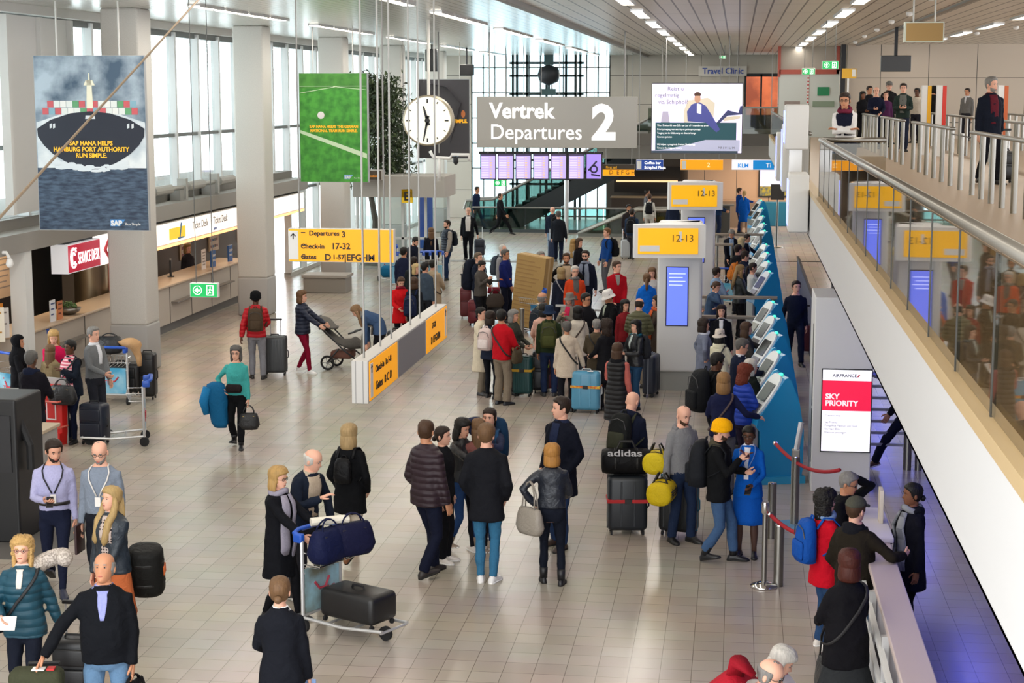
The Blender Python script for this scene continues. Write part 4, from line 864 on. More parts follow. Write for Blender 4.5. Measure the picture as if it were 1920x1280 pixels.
# ------------------------------------------------------------------ airline totem below the mezzanine
x0, x1 = atY(1528, 600, 23.6)[0], atY(1640, 600, 23.6)[0]
t = thing('airline_totem', 'tall white totem with a red and white airline screen below the mezzanine', 'totem', ((x0 + x1) / 2, 23.6, 0)); hw = (x1 - x0) / 2
zt = atY(1580, 558, 23.6)[2]
MB().box(-hw, hw, 0, 1.15, 0, zt, .015).build('body', mat('#d2d2d1', .45), t)
mb = MB(); mb.box(-hw - .006, -hw + .002, .2, .3, zt - 1.55, zt - .4); mb.box(-hw - .006, -hw + .002, .2, .3, zt - 2.35, zt - 1.6); mb.build('side_slot', BLACK, t)
sx0, sx1 = atY(1541, 770, 23.6)[0] - t.location[0], atY(1632, 770, 23.6)[0] - t.location[0]; sz1, sz0 = atY(1586, 693, 23.6)[2], atY(1586, 845, 23.6)[2]
MB().box(sx0 - .015, sx1 + .015, -.03, .01, sz0 - .015, sz1 + .015).build('screen_frame', BLACK, t)
H_ = sz1 - sz0; Wd = sx1 - sx0
MB().box(sx0, sx1, -.034, -.028, sz0, sz1).build('screen', mat('#f0eef6', .4, 0, None, .75), t)
MB().box(sx0, sx1, -.038, -.03, sz0 + H_ * .5, sz0 + H_ * .87).build('red_field', mat('#d6123f', .4, 0, None, .7), t)
text('AIRFRANCE', H_ * .055, (sx0 + Wd * .2, -.042, sz1 - H_ * .085), FRONT, mat('#3a3a5a', .5), t, bold=.001, squash=1.0); MB().prism([(sx0 + Wd * .7, sz1 - H_ * .085), (sx0 + Wd * .73, sz1 - H_ * .085), (sx0 + Wd * .77, sz1 - H_ * .05), (sx0 + Wd * .74, sz1 - H_ * .05)], 'y', -.042, -.036).build('red_stroke', mat('#d6123f', .4), t)
text('SKY', H_ * .092, (sx0 + Wd * .06, -.044, sz0 + H_ * .645), FRONT, WT, t, bold=.003, squash=1.05); text('PRIORITY', H_ * .092, (sx0 + Wd * .06, -.044, sz0 + H_ * .563), FRONT, WT, t, bold=.003, squash=1.0)
for k, s in enumerate(('Check-in only:', '', 'Sky Priority', 'Flying Blue Platinum and Gold', 'SkyTeam Elite', 'Premium passengers')):
    if s: text(s, H_ * .036, (sx0 + Wd * .06, -.038, sz0 + H_ * (.43 - .042 * k)), FRONT, mat('#9a98a8', .5), t, squash=.9)
# steel turnstile gate beyond the totem
gx = atY(1690, 800, 25)[0]
t = thing('turnstile_rails', 'steel crowd rails beyond the airline totem under the mezzanine', 'barrier', (gx, 25.2, 0))
mb = MB()
for k in range(6): mb.box(-.5, .75, k * .02 - .02, k * .02 + .02, .35 + k * .17, .39 + k * .17)
mb.tube([(-.5, 0, 1.45), (-.25, 0, 1.35), (0, 0, 1.2), (.4, 0, 1.2)], .04, 8); mb.build('rail', mat('#9a9ca4', .35, .6), t); MB().cyl(.12, 0, 0, 1.3, .06).build('post', STEEL, t); MB().cyl(.28, 0, 0, 1.3, .05).build('post', STEEL, t)
# ------------------------------------------------------------------ counter at the lower right
CY0, CY1 = 11.2, 17.9
xa = 1.3; xb = 1.57
t = thing('glass_front_counter', 'long white counter with a narrow pale top beside the stanchions', 'counter', (xa, CY0, 0)); L_ = CY1 - CY0
MB().box(0, xb - xa, 0, L_, 1.06, 1.12, .012).build('counter_top', mat('#cdbcb8', .35), t)
MB().box(-.02, .3, L_ - 1.25, L_, 1.12, 1.18, .015).build('raised_ledge', mat('#e2dce4', .35), t)
mb = MB()
for k in range(6): y = .1 + k * (L_ - .2) / 5; MB().box(-.04, .02, y - .03, y + .03, 0, 1.06).build('front_post', mat('#d0d0d0', .3, .5), t)
MB().box(-.06, -.02, 0, L_, .9, .96).build('upper_rail', WHITE, t); MB().box(-.06, -.02, 0, L_, .62, .67).build('lower_rail', WHITE, t); MB().box(-.05, -.03, .1, L_ - .1, .06, .58).build('front_panel', mat('#cfd4dc', .4), t)
MB().box(.1, xb - xa, 0, L_, 0, 1.06).build('back_panel', mat('#b9b4ba', .5), t)
q = at(1662, 945, 1.18); t = tag(MB().box(-.02, .02, -.1, .1, 0, .34, .005).build('leaflet_stand', mat('#d8cdbc', .5)), 'cream leaflet stand on the far end of the white counter', 'leaflet stand'); t.location = (1.52, 17.3, 1.18)
# ------------------------------------------------------------------ stanchions and ropes
def stanchion(px, py, label, h=.98, kind='dome'):
    p = at(px, py); t = thing('queue_stanchion', label, 'stanchion', p)
    if kind == 'dome':
        MB().lathe([(.02, .07), (.06, .06), (.15, .025), (.155, 0)], n=24).build('base', CHROME, t, smooth=True)
        MB().cyl(0, 0, .05, h - .1, .03).build('pole', STEEL, t, smooth='auto'); MB().lathe([(.03, h - .14), (.045, h - .12), (.045, h - .03), (.04, h), (.01, h)]).build('cap', CHROME, t, smooth='auto'); MB().ell((.06, 0, h - .16), .025, .02, .02).build('hook', CHROME, t)
    else:
        MB().cyl(0, 0, 0, h, .055, n=20).build('pole', STEEL, t, smooth='auto'); MB().lathe([(.055, h - .01), (.05, h + .01), (.01, h + .015)]).build('cap', CHROME, t)
    return t, p
s1, p1 = stanchion(1432, 1100, 'chrome stanchion on a round base holding the red rope'); 
s2, p2 = stanchion(1459, 1098, 'short steel bollard right behind the chrome stanchion', .7, 'b')
s3, p3 = stanchion(1446, 1008, 'slim steel bollard behind the uniformed woman in blue', .7, 'b')
t, p4 = stanchion(1489, 985, 'tall steel post with a slanted reader top beside the near kiosk', .9, 'b')
MB().box(-.05, .05, -.05, .05, .9, 1.0, .01).build('head', STEEL, t); MB().tube([(0, 0, .95), (.06, 0, 1.35)], .035, 8, flat=.6).build('reader', ALU, t)
MB().lathe([(.02, .03), (.24, .02), (.25, 0)]).build('foot_plate', mat('#5a8aa8', .4), t)
def rope(a, b, sag, label, n=14):
    P = [np.array(a) + (np.array(b) - np.array(a)) * k / n - np.array((0, 0, sag * 4 * (k / n) * (1 - k / n))) for k in range(n + 1)]
    t = thing('barrier_rope', label, 'rope', a); MB().tube([p - np.array(a) for p in P], .024, 8).build('rope', mat('#9c1220', .7), t, smooth=True); MB().ell((0, 0, 0), .035, .03, .03).build('hook', CHROME, t)
rope((p1[0] + .05, p1[1], .84), (1.28, 17.9, 1.0), .2, 'red velvet rope hanging from the chrome stanchion to the counter')
rope((p4[0] - .25, p4[1] + .6, .95), (1.3, 20.5, 1.0), .15, 'red velvet rope behind the uniformed woman in blue')
# ------------------------------------------------------------------ far glass railing and escalators
t = thing('glass_railing', 'long glass railing with a steel rail in front of the far escalators', 'railing', (atY(885, 400, 67)[0], 67.4, 0)); Wd = atY(1180, 400, 67)[0] - atY(885, 400, 67)[0]
for k in range(6): MB().box(Wd * k / 6 + .02, Wd * (k + 1) / 6 - .02, -.01, .01, .12, .95).build('glass_pane', glass('#a9c0bb'), t)
MB().box(-.05, Wd + .05, -.04, .04, .95, 1.02, .01).build('handrail', STEEL, t); MB().box(0, Wd, -.03, .03, 0, .12).build('base_rail', mat('#40484a', .5), t)
def escalator(label, P0, P1, wd, back=0.):
    # P0 lower (x,z) P1 upper
    t = thing('escalator', label, 'escalator', (P0[0], back, 0)); dx = P1[0] - P0[0]; z0, z1 = P0[1], P1[1]
    mb = MB(); prof = [(-1.2, z0 - .75), (-1.2, z0), (0, z0), (dx, z1), (dx + 1.2, z1), (dx + 1.2, z1 - .8), (dx, z1 - .85), (0, z0 - .85)]
    mb.prism(prof[::-1], 'y', 0, wd); mb.build('truss', mat('#1d2326', .5), t)
    for yy in (0, wd):
        mb = MB(); mb.prism([(-1.1, z0), (-1.1, z0 + .8), (0, z0 + .85), (dx, z1 + .85), (dx + 1.1, z1 + .8), (dx + 1.1, z1), (dx, z1), (0, z0)], 'y', yy - .01, yy + .01); mb.build('glass_side', glass('#c0ccc8'), t)
        MB().tube([(-1.2, yy, z0 + .5), (-1.1, yy, z0 + .84), (0, yy, z0 + .9), (dx, yy, z1 + .9), (dx + 1.1, yy, z1 + .88)], .05, 8).build('handrail', mat('#8d8a86', .4, .4), t)
    mb = MB(); n = 22
    for k in range(n): mb.box(dx * k / n, dx * (k + 1) / n, .08, wd - .08, z0 + (z1 - z0) * k / n - .3, z0 + (z1 - z0) * (k + 1) / n + .02)
    mb.build('steps', mat('#3a3e42', .5, .4), t)
a = atY(925, 395, 70); b = atY(1232, 268, 70)
escalator('dark escalator rising from the far hall to the upper gallery', (a[0], .25), (b[0], 3.75), 1.3, 69.8)
a = atY(1105, 430, 66); 
t = thing('escalator', 'escalator going down with a looped handrail at the far end of the hall', 'escalator', (atY(1085, 430, 66)[0], 65.8, 0)); Wd = atY(1285, 400, 66)[0] - atY(1085, 400, 66)[0]
mb = MB(); mb.prism([(0, .1), (Wd * .55, .95), (Wd, .95), (Wd, .1)], 'y', -.01, .01); mb.build('glass_side', glass('#b4bfa8'), t)
mb = MB(); mb.tube([(0, 0, .1), (Wd * .55, 0, 1.05), (Wd * .9, 0, 1.05), (Wd * .98, 0, .95), (Wd, 0, .7), (Wd * .99, 0, .3)], .06, 8); mb.tube([(0, 1.2, .1), (Wd * .55, 1.2, 1.05), (Wd * .9, 1.2, 1.05), (Wd, 1.2, .7)], .06, 8); mb.build('handrail', mat('#a09c94', .4, .5), t, smooth=True)
MB().box(0, Wd, -.08, .08, 0, .12).build('skirt', mat('#6a6c66', .5), t)
# upper gallery glass railing at the far right
t = thing('gallery_railing', 'glass railing of the far upper gallery beside the big advert screen', 'railing', (atY(1215, 250, 66)[0], 66, 3.96)); Wd = 3.4 - atY(1215, 250, 66)[0]
MB().box(0, Wd, -.01, .01, 0, .95).build('glass_pane', glass('#c4ccc4'), t); MB().box(0, Wd, -.04, .04, .95, 1.02).build('handrail', STEEL, t)
# far shop counter under the gallery
t = thing('coffee_bar', 'dark coffee bar with lit shelves behind the far escalator', 'bar', (atY(1190, 370, 71)[0], 71.5, 0)); MB().box(-1.0, 1.8, 0, .7, 0, 1.15).build('counter', mat('#4a3c32', .5), t); MB().box(-1.05, 1.85, -.05, .75, 1.15, 1.2).build('top', mat('#a98f70', .4), t); MB().box(-1.0, 1.8, 1.5, 1.6, 1.3, 2.4).build('shelf_back', mat('#1a1614', .6), t); MB().box(-.9, 1.7, 1.3, 1.5, 1.75, 1.82).build('lit_shelf', mat('#ffcf9a', .5, 0, None, .8), t)
t = thing('desk_podium', 'small dark desk podium where uniformed staff stand at the far end', 'podium', (atY(1352, 400, 67)[0], 67, 0)); MB().box(-.35, .35, 0, .5, 0, 1.15, .02).build('body', mat('#4a4640', .5), t); MB().box(-.5, .5, -.1, .55, 1.15, 1.2).build('top', mat('#6a6660', .5), t)
# ------------------------------------------------------------------ dark machine and desks at the near-left edge
q = at(-5, 1030); 
t = thing('dark_machine', 'black cabinet cut off by the edge beside the man in the lilac shirt', 'cabinet', (-8.68, 19.8, 0))
MB().box(-.55, .02, -.3, .5, 0, 1.8, .03).build('body', mat('#141416', .5), t); MB().box(-.5, -.05, -.32, -.29, .9, 1.6).build('panel', mat('#1c1c20', .35), t); MB().tube([(-.02, -.1, 1.5), (.1, -.1, 1.2), (.1, -.1, .9)], .05, 8).build('hanging_cover', mat('#161618', .7), t)
struct(MB().box(-12.5, -8.1, 18.8, 20.7, .0, .012).build('floor_mat', mat('#55524f', .8))).name = 'floor_entry_mat'
t = thing('info_desk', 'grey info desk with a dark side panel at the edge of the hall', 'desk', (-10.85, 23.75, 0)); MB().box(-1.2, .35, 0, .6, 0, 1.0, .02).build('body', mat('#a8a7a4', .5), t); MB().box(-1.25, .42, -.05, .65, 1.0, 1.06, .01).build('top', mat('#8c8a86', .4), t); MB().box(.35, .37, .05, .55, .05, .95).build('side_panel', mat('#4a4038', .5), t)
t = thing('waste_bin', 'pale box-shaped bin with an open compartment top near the lilac-shirted man', 'bin', (-9.72, 22.3, 0)); MB().box(-.25, .3, -.25, .3, 0, .85, .02).build('body', mat('#9d9b98', .5), t); MB().box(-.28, .33, -.28, .33, .85, .9, .01).build('rim', mat('#b8a890', .5), t); MB().box(-.2, .1, -.18, .24, .86, .92).build('opening', mat('#5a5650', .6), t)
# red bag sizer frame
q = at(108, 830); t = thing('bag_sizer', 'red cabin bag sizer frame beside the woman in the striped top', 'bag sizer', (q[0], q[1], 0), -.25)
RD = mat('#c8201c', .45)
MB().box(-.2, .2, .0, .03, 0, 1.05, .01).build('back_board', mat('#a8a8a6', .5), t); MB().prism([(-.2, .2), (.2, .2), (.22, .75), (.1, .95), (-.1, .95), (-.22, .75)], 'y', -.14, .0).build('red_front', RD, t)
mb = MB(); mb.tube([(-.25, -.02, .72), (-.25, -.3, .72), (.25, -.3, .72), (.25, -.02, .72)], .016, 6); mb.tube([(-.22, -.02, .3), (-.22, -.28, .3), (.22, -.28, .3), (.22, -.02, .3)], .016, 6); mb.build('hoop', mat('#d86a5c', .5), t); mb = MB(); mb.box(-.08, .1, -.147, -.14, .4, .7); mb.cur = 1; mb.box(-.06, .08, -.15, -.147, .42, .68); mb.build('picture', [WHITE, RD], t); MB().prism([(-.18, 0), (.18, 0), (.2, .2), (-.2, .2)], 'y', -.2, 0).build('foot', RD, t)
# ------------------------------------------------------------------ luggage
_proto = {}
def suitcase(pos, rz, w, h, d, col, label, ribs=6, kind='hard', handle=.0, belt=None, group=None, rough=.4, trim=None, tilt=0., lay=False, name='suitcase', cat='suitcase', z=0., tag_=None):
    t = thing(name, label, cat, (pos[0], pos[1], z), math.radians(rz), group)
    if tilt: t.rotation_euler = (math.radians(tilt), 0, math.radians(rz))
    wz = .055; m = mat(col, rough, 0, None if kind == 'hard' else 'fine'); tm = mat(trim or '#141416', .5)
    MB().box(-w / 2, w / 2, -d / 2, d / 2, wz, wz + h, min(.06, d * .28)).build('shell', m, t, smooth='auto')
    if kind == 'hard':
        mb = MB()
        for k in range(ribs):
            x = -w / 2 + w * (k + 1) / (ribs + 1)
            for s in (-1, 1): mb.box(x - .012, x + .012, s * d / 2 - .006, s * d / 2 + .006, wz + .06, wz + h - .06, .004)
        mb.build('rib', m, t)['kind'] = 'stuff'
        MB().box(-w / 2 - .004, w / 2 + .004, -.008, .008, wz + .01, wz + h + .004, .003).build('zip_line', tm, t)
    else:
        MB().box(-w * .42, w * .42, -d / 2 - .035, -d / 2 + .01, wz + .06, wz + h * .5, .02).build('pocket', m, t, smooth='auto'); MB().box(-w * .42, w * .42, -d / 2 - .03, -d / 2 + .01, wz + h * .56, wz + h * .86, .015).build('upper_pocket', m, t, smooth='auto')
    mb = MB(); mb.tube([(-.08, 0, wz + h), (-.07, 0, wz + h + .03), (.07, 0, wz + h + .03), (.08, 0, wz + h)], .011, 6); mb.build('top_handle', tm, t)
    mb = MB(); mb.tube([(w / 2, 0, wz + h * .38), (w / 2 + .025, 0, wz + h * .42), (w / 2 + .025, 0, wz + h * .58), (w / 2, 0, wz + h * .62)], .01, 6); mb.build('side_handle', tm, t)
    for sx in (-1, 1):
        for sy in (-1, 1):
            MB().tube([(sx * (w / 2 - .05) - .012, sy * (d / 2 - .05), .028), (sx * (w / 2 - .05) + .012, sy * (d / 2 - .05), .028)], .028, 10).build('wheel', RUBBER, t)
    if handle:
        mb = MB(); mb.tube([(-.1, d / 2 - .03, wz + h - .02), (-.1, d / 2 - .03, wz + h + handle)], .011, 6); mb.tube([(.1, d / 2 - .03, wz + h - .02), (.1, d / 2 - .03, wz + h + handle)], .011, 6); g = mb.build('pull_handle', ALU, t)
        MB().box(-.13, .13, d / 2 - .05, d / 2 - .01, wz + h + handle - .01, wz + h + handle + .025, .01).build('grip', tm, g)
    if belt:
        bc, zf_ = belt; zz = wz + h * zf_
        MB().box(-w / 2 - .008, w / 2 + .008, -d / 2 - .01, d / 2 + .01, zz - .022, zz + .022, .004).build('luggage_belt', bc if not isinstance(bc, str) else mat(bc, .6), t); MB().box(-.04, .05, -d / 2 - .022, -d / 2 - .008, zz - .03, zz + .03, .004).build('buckle', BLACK, t)
    if tag_: MB().box(.04, .14, -d / 2 - .01, -d / 2 + .03, wz + h + .005, wz + h + .012).build('label_tag', mat(tag_, .6), t)
    return t
def backpack(label, col, w=.31, h=.46, d=.17, col2=None, on=None, off=0., lop=0., up=0., pocket=True, cat='backpack', rough=.7, roll=None):
    root, B, AR, k, HT, po = person.last
    t = thing('backpack', label, cat, (0, 0, 0)); m = mat(col, rough, 0, 'cloth'); m2 = mat(col2 or col, rough, 0, 'cloth')
    pz = 1.22 + up; ctr = B.bend((lop, .125 + d / 2 + off + po, pz)) * k; L = to_world(ctr); t.location = tuple(L); t.rotation_euler = (-B.lean * .9, 0, root.rotation_euler[2])
    # rotation about x applied in the person's frame
    t.rotation_euler = (Matrix.Rotation(root.rotation_euler[2], 3, 'Z') @ Matrix.Rotation(B.lean * .9, 3, 'X')).to_euler()
    R = []
    for z, f, g in ((-.5, .7, .7), (-.47, .95, .95), (-.25, 1.0, 1.0), (.1, .97, .92), (.33, .88, .78), (.45, .7, .6), (.5, .35, .3)):
        a = np.arange(18) * 2 * PI / 18; c, s = np.cos(a), np.sin(a)
        R.append(np.stack([w / 2 * f * np.sign(c) * np.abs(c) ** .7, d / 2 * g * np.sign(s) * np.abs(s) ** .75 - (1 - g) * d * .3, np.full(18, z * h)], 1))
    mb = MB(); mb.loft(R); mb.build('bag_body', m, t, smooth=True)
    if pocket:
        mb = MB(); mb.rbox(0, d * .44, -h * .2, w * .74, d * .3, h * .44, .035); mb.build('front_pocket', m2, t, smooth=True)
        mb = MB(); mb.tube([(-w * .4, d * .36, h * .1), (-w * .3, d * .4, h * .3), (0, d * .4, h * .36), (w * .3, d * .4, h * .3), (w * .4, d * .36, h * .1)], .006, 5); mb.build('zip', mat('#3a3a3c', .5), t)
    mb = MB(); mb.tube([(-.03, -d * .35, h * .48), (-.02, -d * .4, h * .56), (.02, -d * .4, h * .56), (.03, -d * .35, h * .48)], .01, 6); mb.build('grab_loop', m, t)
    Mi = (Matrix.Translation(t.location) @ t.rotation_euler.to_matrix().to_4x4()).inverted()
    for s_ in (-1, 1):
        if lop and s_ * lop < 0: continue
        P = [B.surf(s_ * (180 - 28), 1.36, po + .02), B.bend((s_ * .1, .07, 1.475)), B.bend((s_ * .112, -.02, 1.465)), B.surf(s_ * 40, 1.38, po + .018), B.surf(s_ * 50, 1.28, po + .018), B.surf(s_ * 78, 1.16, po + .02), B.surf(s_ * 125, 1.08, po + .03)]
        V = [tuple(Mi @ Vector(to_world(np.array(p) * k))) for p in P]
        MB().tube(V, .024, 6, flat=.35).build('strap', m2, t, smooth=True)
    if roll: MB().tube([(-w * .55, .0, h * .56), (w * .55, 0, h * .56)], .08, 12).build('mat_roll', mat(roll, .8, 0, 'cloth'), t, smooth=True)
    return t
def handbag(label, pos, rz, w, h, d, col, rough=.45, handle=.16, name='handbag', cat='bag', bump='leather', metal=None, hang=True, shape=1.15, group=None):
    # pos = where the handle is held when hang, else the base
    z0 = -(h + handle) if hang else 0.
    t = thing(name, label, cat, pos, math.radians(rz), group); R = []
    for z, f, g in ((0, .86, .8), (.03, .98, 1.), (h * .3, shape, 1.05), (h * .75, 1.0, .85), (h * .95, .88, .6), (h, .8, .4)):
        a = np.arange(18) * 2 * PI / 18; c, s = np.cos(a), np.sin(a)
        R.append(np.stack([w / 2 * f * np.sign(c) * np.abs(c) ** .6, d / 2 * g * np.sign(s) * np.abs(s) ** .7, np.full(18, z + z0)], 1))
    m = mat(col, rough, 0, bump); MB().loft(R).build('bag_body', m, t, smooth=True)
    if handle:
        for s in (-1, 1):
            P = [(w * .28 * math.cos(a), s * d * .2 * (1 - .8 * math.sin(a)), z0 + h * .93 + (handle + h * .07) * math.sin(a)) for a in np.linspace(0, PI, 9)]
            MB().tube(P, .009, 6).build('handle', m, t, smooth=True)
    MB().box(-w * .3, w * .3, -d * .36, -d * .3, z0 + h * .8, z0 + h * .84, .003).build('zip', mat(metal or '#3a3836', .4, .5), t)
    return t
def duffel(label, pos, rz, L_, r, col, ends=None, straps='#101010', strip=None, z=0., name='duffel_bag', lettering=None, tilt=0.):
    t = thing(name, label, 'bag', (pos[0], pos[1], z), math.radians(rz)); m = mat(col, .55, 0, 'cloth')
    if tilt: t.rotation_euler = (Matrix.Rotation(math.radians(rz), 3, 'Z') @ Matrix.Rotation(math.radians(tilt), 3, 'Y')).to_euler()
    R = []
    for f, x in ((.55, -.5), (.9, -.48), (1, -.4), (1.02, 0), (1, .4), (.9, .48), (.55, .5)):
        a = np.arange(20) * 2 * PI / 20; c, s = np.cos(a), np.sin(a); R.append(np.stack([np.full(20, x * L_), r * 1.05 * f * np.sign(c) * np.abs(c) ** .8, r * .95 + r * .95 * f * np.sign(s) * np.abs(s) ** .8], 1))
    MB().loft(R).build('bag_body', m, t, smooth=True)
    for x in (-.22, .22): MB().tube([(x * L_, r * 1.07 * math.cos(a), r * .95 + r * .99 * math.sin(a)) for a in np.linspace(0, 2 * PI, 17)[:-1]], .016, 6, closed=True, flat=.4).build('band', mat(straps, .6), t)
    for s in (-1, 1): MB().tube([(-.22 * L_, s * r * .6, r * 1.75), (-.12 * L_, s * .04, r * 2.1 + .06), (.12 * L_, s * .04, r * 2.1 + .06), (.22 * L_, s * r * .6, r * 1.75)], .012, 6).build('carry_handle', mat(straps, .6), t, smooth=True)
    if ends: MB().box(-.1 * L_, .1 * L_, -r * 1.1, -r * .98, r * .7, r * 1.4, .01).build('patch', mat(ends, .5), t)
    if strip: 
        for zz in (.8, 1.0, 1.2): MB().box(-.4 * L_, .4 * L_, -r * 1.09, -r * 1.0, r * zz - .006, r * zz + .006).build('stripe', mat(strip, .5), t)
    if lettering: text(lettering, r * .85, (-.38 * L_, -r * .97, r * 1.52), (math.radians(42), 0, 0), mat('#a4a4a8', .5), t, bold=.002, squash=1.25)
    return t
def trolley(label, pos, rz, ad=('#3a8fc0', '#c8303a'), bags=True, group='luggage trolleys', basket=True):
    # pushes towards -y ; handle end at y=0, nose at y=-1
    t = thing('luggage_trolley', label, 'luggage trolley', (pos[0], pos[1], 0), math.radians(rz), group)
    mb = MB()
    for s in (-1, 1): mb.tube([(s * .29, 0, .1), (s * .29, 0, .95), (s * .27, .03, 1.0)], .02, 8)
    mb.tube([(-.29, 0, .62), (.29, 0, .62)], .012, 6); mb.tube([(-.29, 0, .18), (.29, 0, .18)], .016, 6); mb.build('upright_frame', ALU, t, smooth='auto')
    mb = MB()
    for s in (-1, 1): mb.tube([(s * .29, .02, .16), (s * .25, -.5, .13), (s * .2, -.98, .16)], .018, 8)
    for y, w in ((-.3, .27), (-.62, .24), (-.96, .2)): mb.tube([(-w, y, .14), (w, y, .14)], .014, 6)
    mb.build('base_frame', ALU, t, smooth='auto')
    MB().tube([(-.27, .03, 1.0), (-.29, .1, 1.04), (-.2, .13, 1.05), (.2, .13, 1.05), (.29, .1, 1.04), (.27, .03, 1.0)], .026, 10).build('push_handle', BLUEPL, t, smooth=True)
    for s in (-1, 1): MB().rbox(s * .28, .05, .99, .07, .12, .1, .02).build('handle_end', BLUEPL, t, smooth=True)
    if basket:
        mb = MB()
        for z, y in ((.72, -.22), (.84, -.26)): mb.tube([(-.28, 0, z), (-.27, y, z), (.27, y, z), (.28, 0, z)], .007, 5)
        for x in np.linspace(-.25, .25, 8): mb.tube([(x, 0, .68), (x, -.2, .7), (x, -.26, .84)], .005, 4)
        mb.build('wire_basket', CHROME, t)
    MB().box(-.26, .26, -.012, .012, .2, .66).build('advert_panel', pattern('noise', ad[0], '#9cc8d8', .4, 2.2), t)
    mb = MB(); mb.tube([(-.12, .018, .5), (-.05, .018, .42), (.04, .018, .42), (.1, .018, .52)], .014, 6); mb.tube([(-.12, -.018, .5), (-.05, -.018, .42), (.04, -.018, .42), (.1, -.018, .52)], .014, 6); mb.ell((.14, .016, .57), .015, .006, .015, 8, 4); mb.build('smile_logo', mat(ad[1], .5), t)
    text('TUI', .12, (.16, .016, .36), (PI / 2, 0, PI), mat(ad[1], .5), t); text('TUI', .12, (.0, -.02, .34), FRONT, mat(ad[1], .5), t)
    for x, y in ((-.29, 0), (.29, 0), (0, -.86)):
        MB().tube([(x - .02, y, .075), (x + .02, y, .075)], .075, 14).build('wheel', RUBBER, t, smooth='auto')
    return t
def place_on(t, dx, dy):
    a = t.rotation_euler[2]; c, s = math.cos(a), math.sin(a); return (t.location[0] + dx * c - dy * s, t.location[1] + dx * s + dy * c)
def phone(side='R', label='', col='#101014'):
    p = hand_world(side); root = person.last[0]; o = tag(MB().rbox(0, 0, 0, .075, .012, .15, .005).build('phone', mat(col, .3)), label, 'phone'); o.location = tuple(p); o.rotation_euler = (-.9, 0, root.rotation_euler[2]); return o
def paper(side, label, w=.2, h=.28, col='#e4e2de', rx=-.7, name='paper', cat='paper'):
    p = hand_world(side); root = person.last[0]; o = tag(MB().rbox(0, 0, 0, w, .006, h, .002).build(name, mat(col, .6)), label, cat); o.location = tuple(p); o.rotation_euler = (rx, 0, root.rotation_euler[2]); return o
# ------------------------------------------------------------------ people
# canonical figure 1.75 m tall, facing -y, feet at z=0; L = +x side, R = -x side
def sm(t): t = np.clip(t, 0, 1); return t * t * (3 - 2 * t)
def interp(z, zs, vs): return np.interp(z, zs, vs)
TZ = [.78, .86, .93, 1.0, 1.08, 1.18, 1.28, 1.36, 1.42, 1.46, 1.495, 1.53]
TM_ = dict(rx=[.125, .166, .172, .162, .152, .160, .174, .178, .150, .108, .072, .058], ry=[.09, .118, .122, .118, .115, .118, .124, .12, .1, .08, .064, .056])
TF_ = dict(rx=[.125, .170, .178, .162, .138, .142, .152, .156, .132, .092, .062, .05], ry=[.09, .12, .126, .114, .104, .108, .122, .116, .092, .072, .056, .048])
HAIRC = dict(black='#15120f', dark='#2a1d15', brown='#4a3322', lbrown='#6e5136', blond='#b8935a', gold='#c89a4a', grey='#85827e', white='#cfcac2', red='#6a2a18', auburn='#4a1e14', salt='#5a5754')
SKIN = dict(l='#d09a80', m='#b98262', t='#a06a4a', d='#5a3826', p='#dba78f', b='#7a4e36')
FOLDS = bpy.data.textures.new('folds', 'CLOUDS'); FOLDS.noise_scale = .11; FOLDS.noise_depth = 1
TUFTS = bpy.data.textures.new('tufts', 'CLOUDS'); TUFTS.noise_scale = .035
class Body:
    def __init__(s, sex, h, lean=0., fat=1., sh=1.0):
        s.k = h / 1.75; s.sex = sex; s.T = TM_ if sex == 'm' else TF_; s.lean = math.radians(lean); s.fat = fat
        s.shx = (.168 if sex == 'm' else .145) * sh; s.drop = 0.
        zt = np.linspace(.95, 2.2, 126); ang = s.lean * sm((zt - .95) / .32); dz = zt[1] - zt[0]
        s.zt = zt; s.sy = -np.concatenate([[0], np.cumsum(np.sin(ang[:-1]) * dz)]); s.sz = .95 + np.concatenate([[0], np.cumsum(np.cos(ang[:-1]) * dz)]); s.sa = ang
    def bend(s, P):
        P = np.array(P, float); one = P.ndim == 1
        if one: P = P[None]
        z = P[:, 2]; a = np.interp(z, s.zt, s.sa); y0 = np.interp(z, s.zt, s.sy); z0 = np.where(z < .95, z, np.interp(z, s.zt, s.sz))
        Q = P.copy(); Q[:, 1] = y0 + P[:, 1] * np.cos(a); Q[:, 2] = z0 + P[:, 1] * np.sin(a) * 1.0
        Q[:, 2] -= s.drop
        return Q[0] if one else Q
    def rad(s, z):
        f = 1 + (s.fat - 1) * np.exp(-((z - 1.06) / .2) ** 2)
        return np.interp(z, TZ, s.T['rx']) * (1 + (f - 1) * .7), np.interp(z, TZ, s.T['ry']) * f
    def cy(s, z): return .012 - .03 * np.exp(-((z - 1.08) / .14) ** 2) * (s.fat - .9) - (.018 * math.exp(-((z - 1.29) / .07) ** 2) if s.sex == 'f' else 0) + .012 * math.exp(-((z - 1.4) / .08) ** 2)
    def ring(s, z, off=0., n=20, ex=0., ey=0., bend=True, pw=2.3):
        rx, ry = s.rad(z); rx = rx + off + ex; ry = ry + off + ey; a = np.arange(n) * 2 * PI / n
        c, q = np.cos(a), np.sin(a)
        P = np.stack([rx * np.sign(c) * np.abs(c) ** (2 / pw), s.cy(z) + ry * np.sign(q) * np.abs(q) ** (2 / pw), np.full(n, z)], 1)
        return s.bend(P) if bend else P
    def surf(s, ang, z, off):
        # point on the torso surface; ang 0 = front, 90 = L side
        rx, ry = s.rad(z); rx += off; ry += off; a = math.radians(ang)
        c, q = math.sin(a), -math.cos(a); pw = 2.3
        return s.bend((rx * np.sign(c) * abs(c) ** (2 / pw), s.cy(z) + ry * np.sign(q) * abs(q) ** (2 / pw), z))
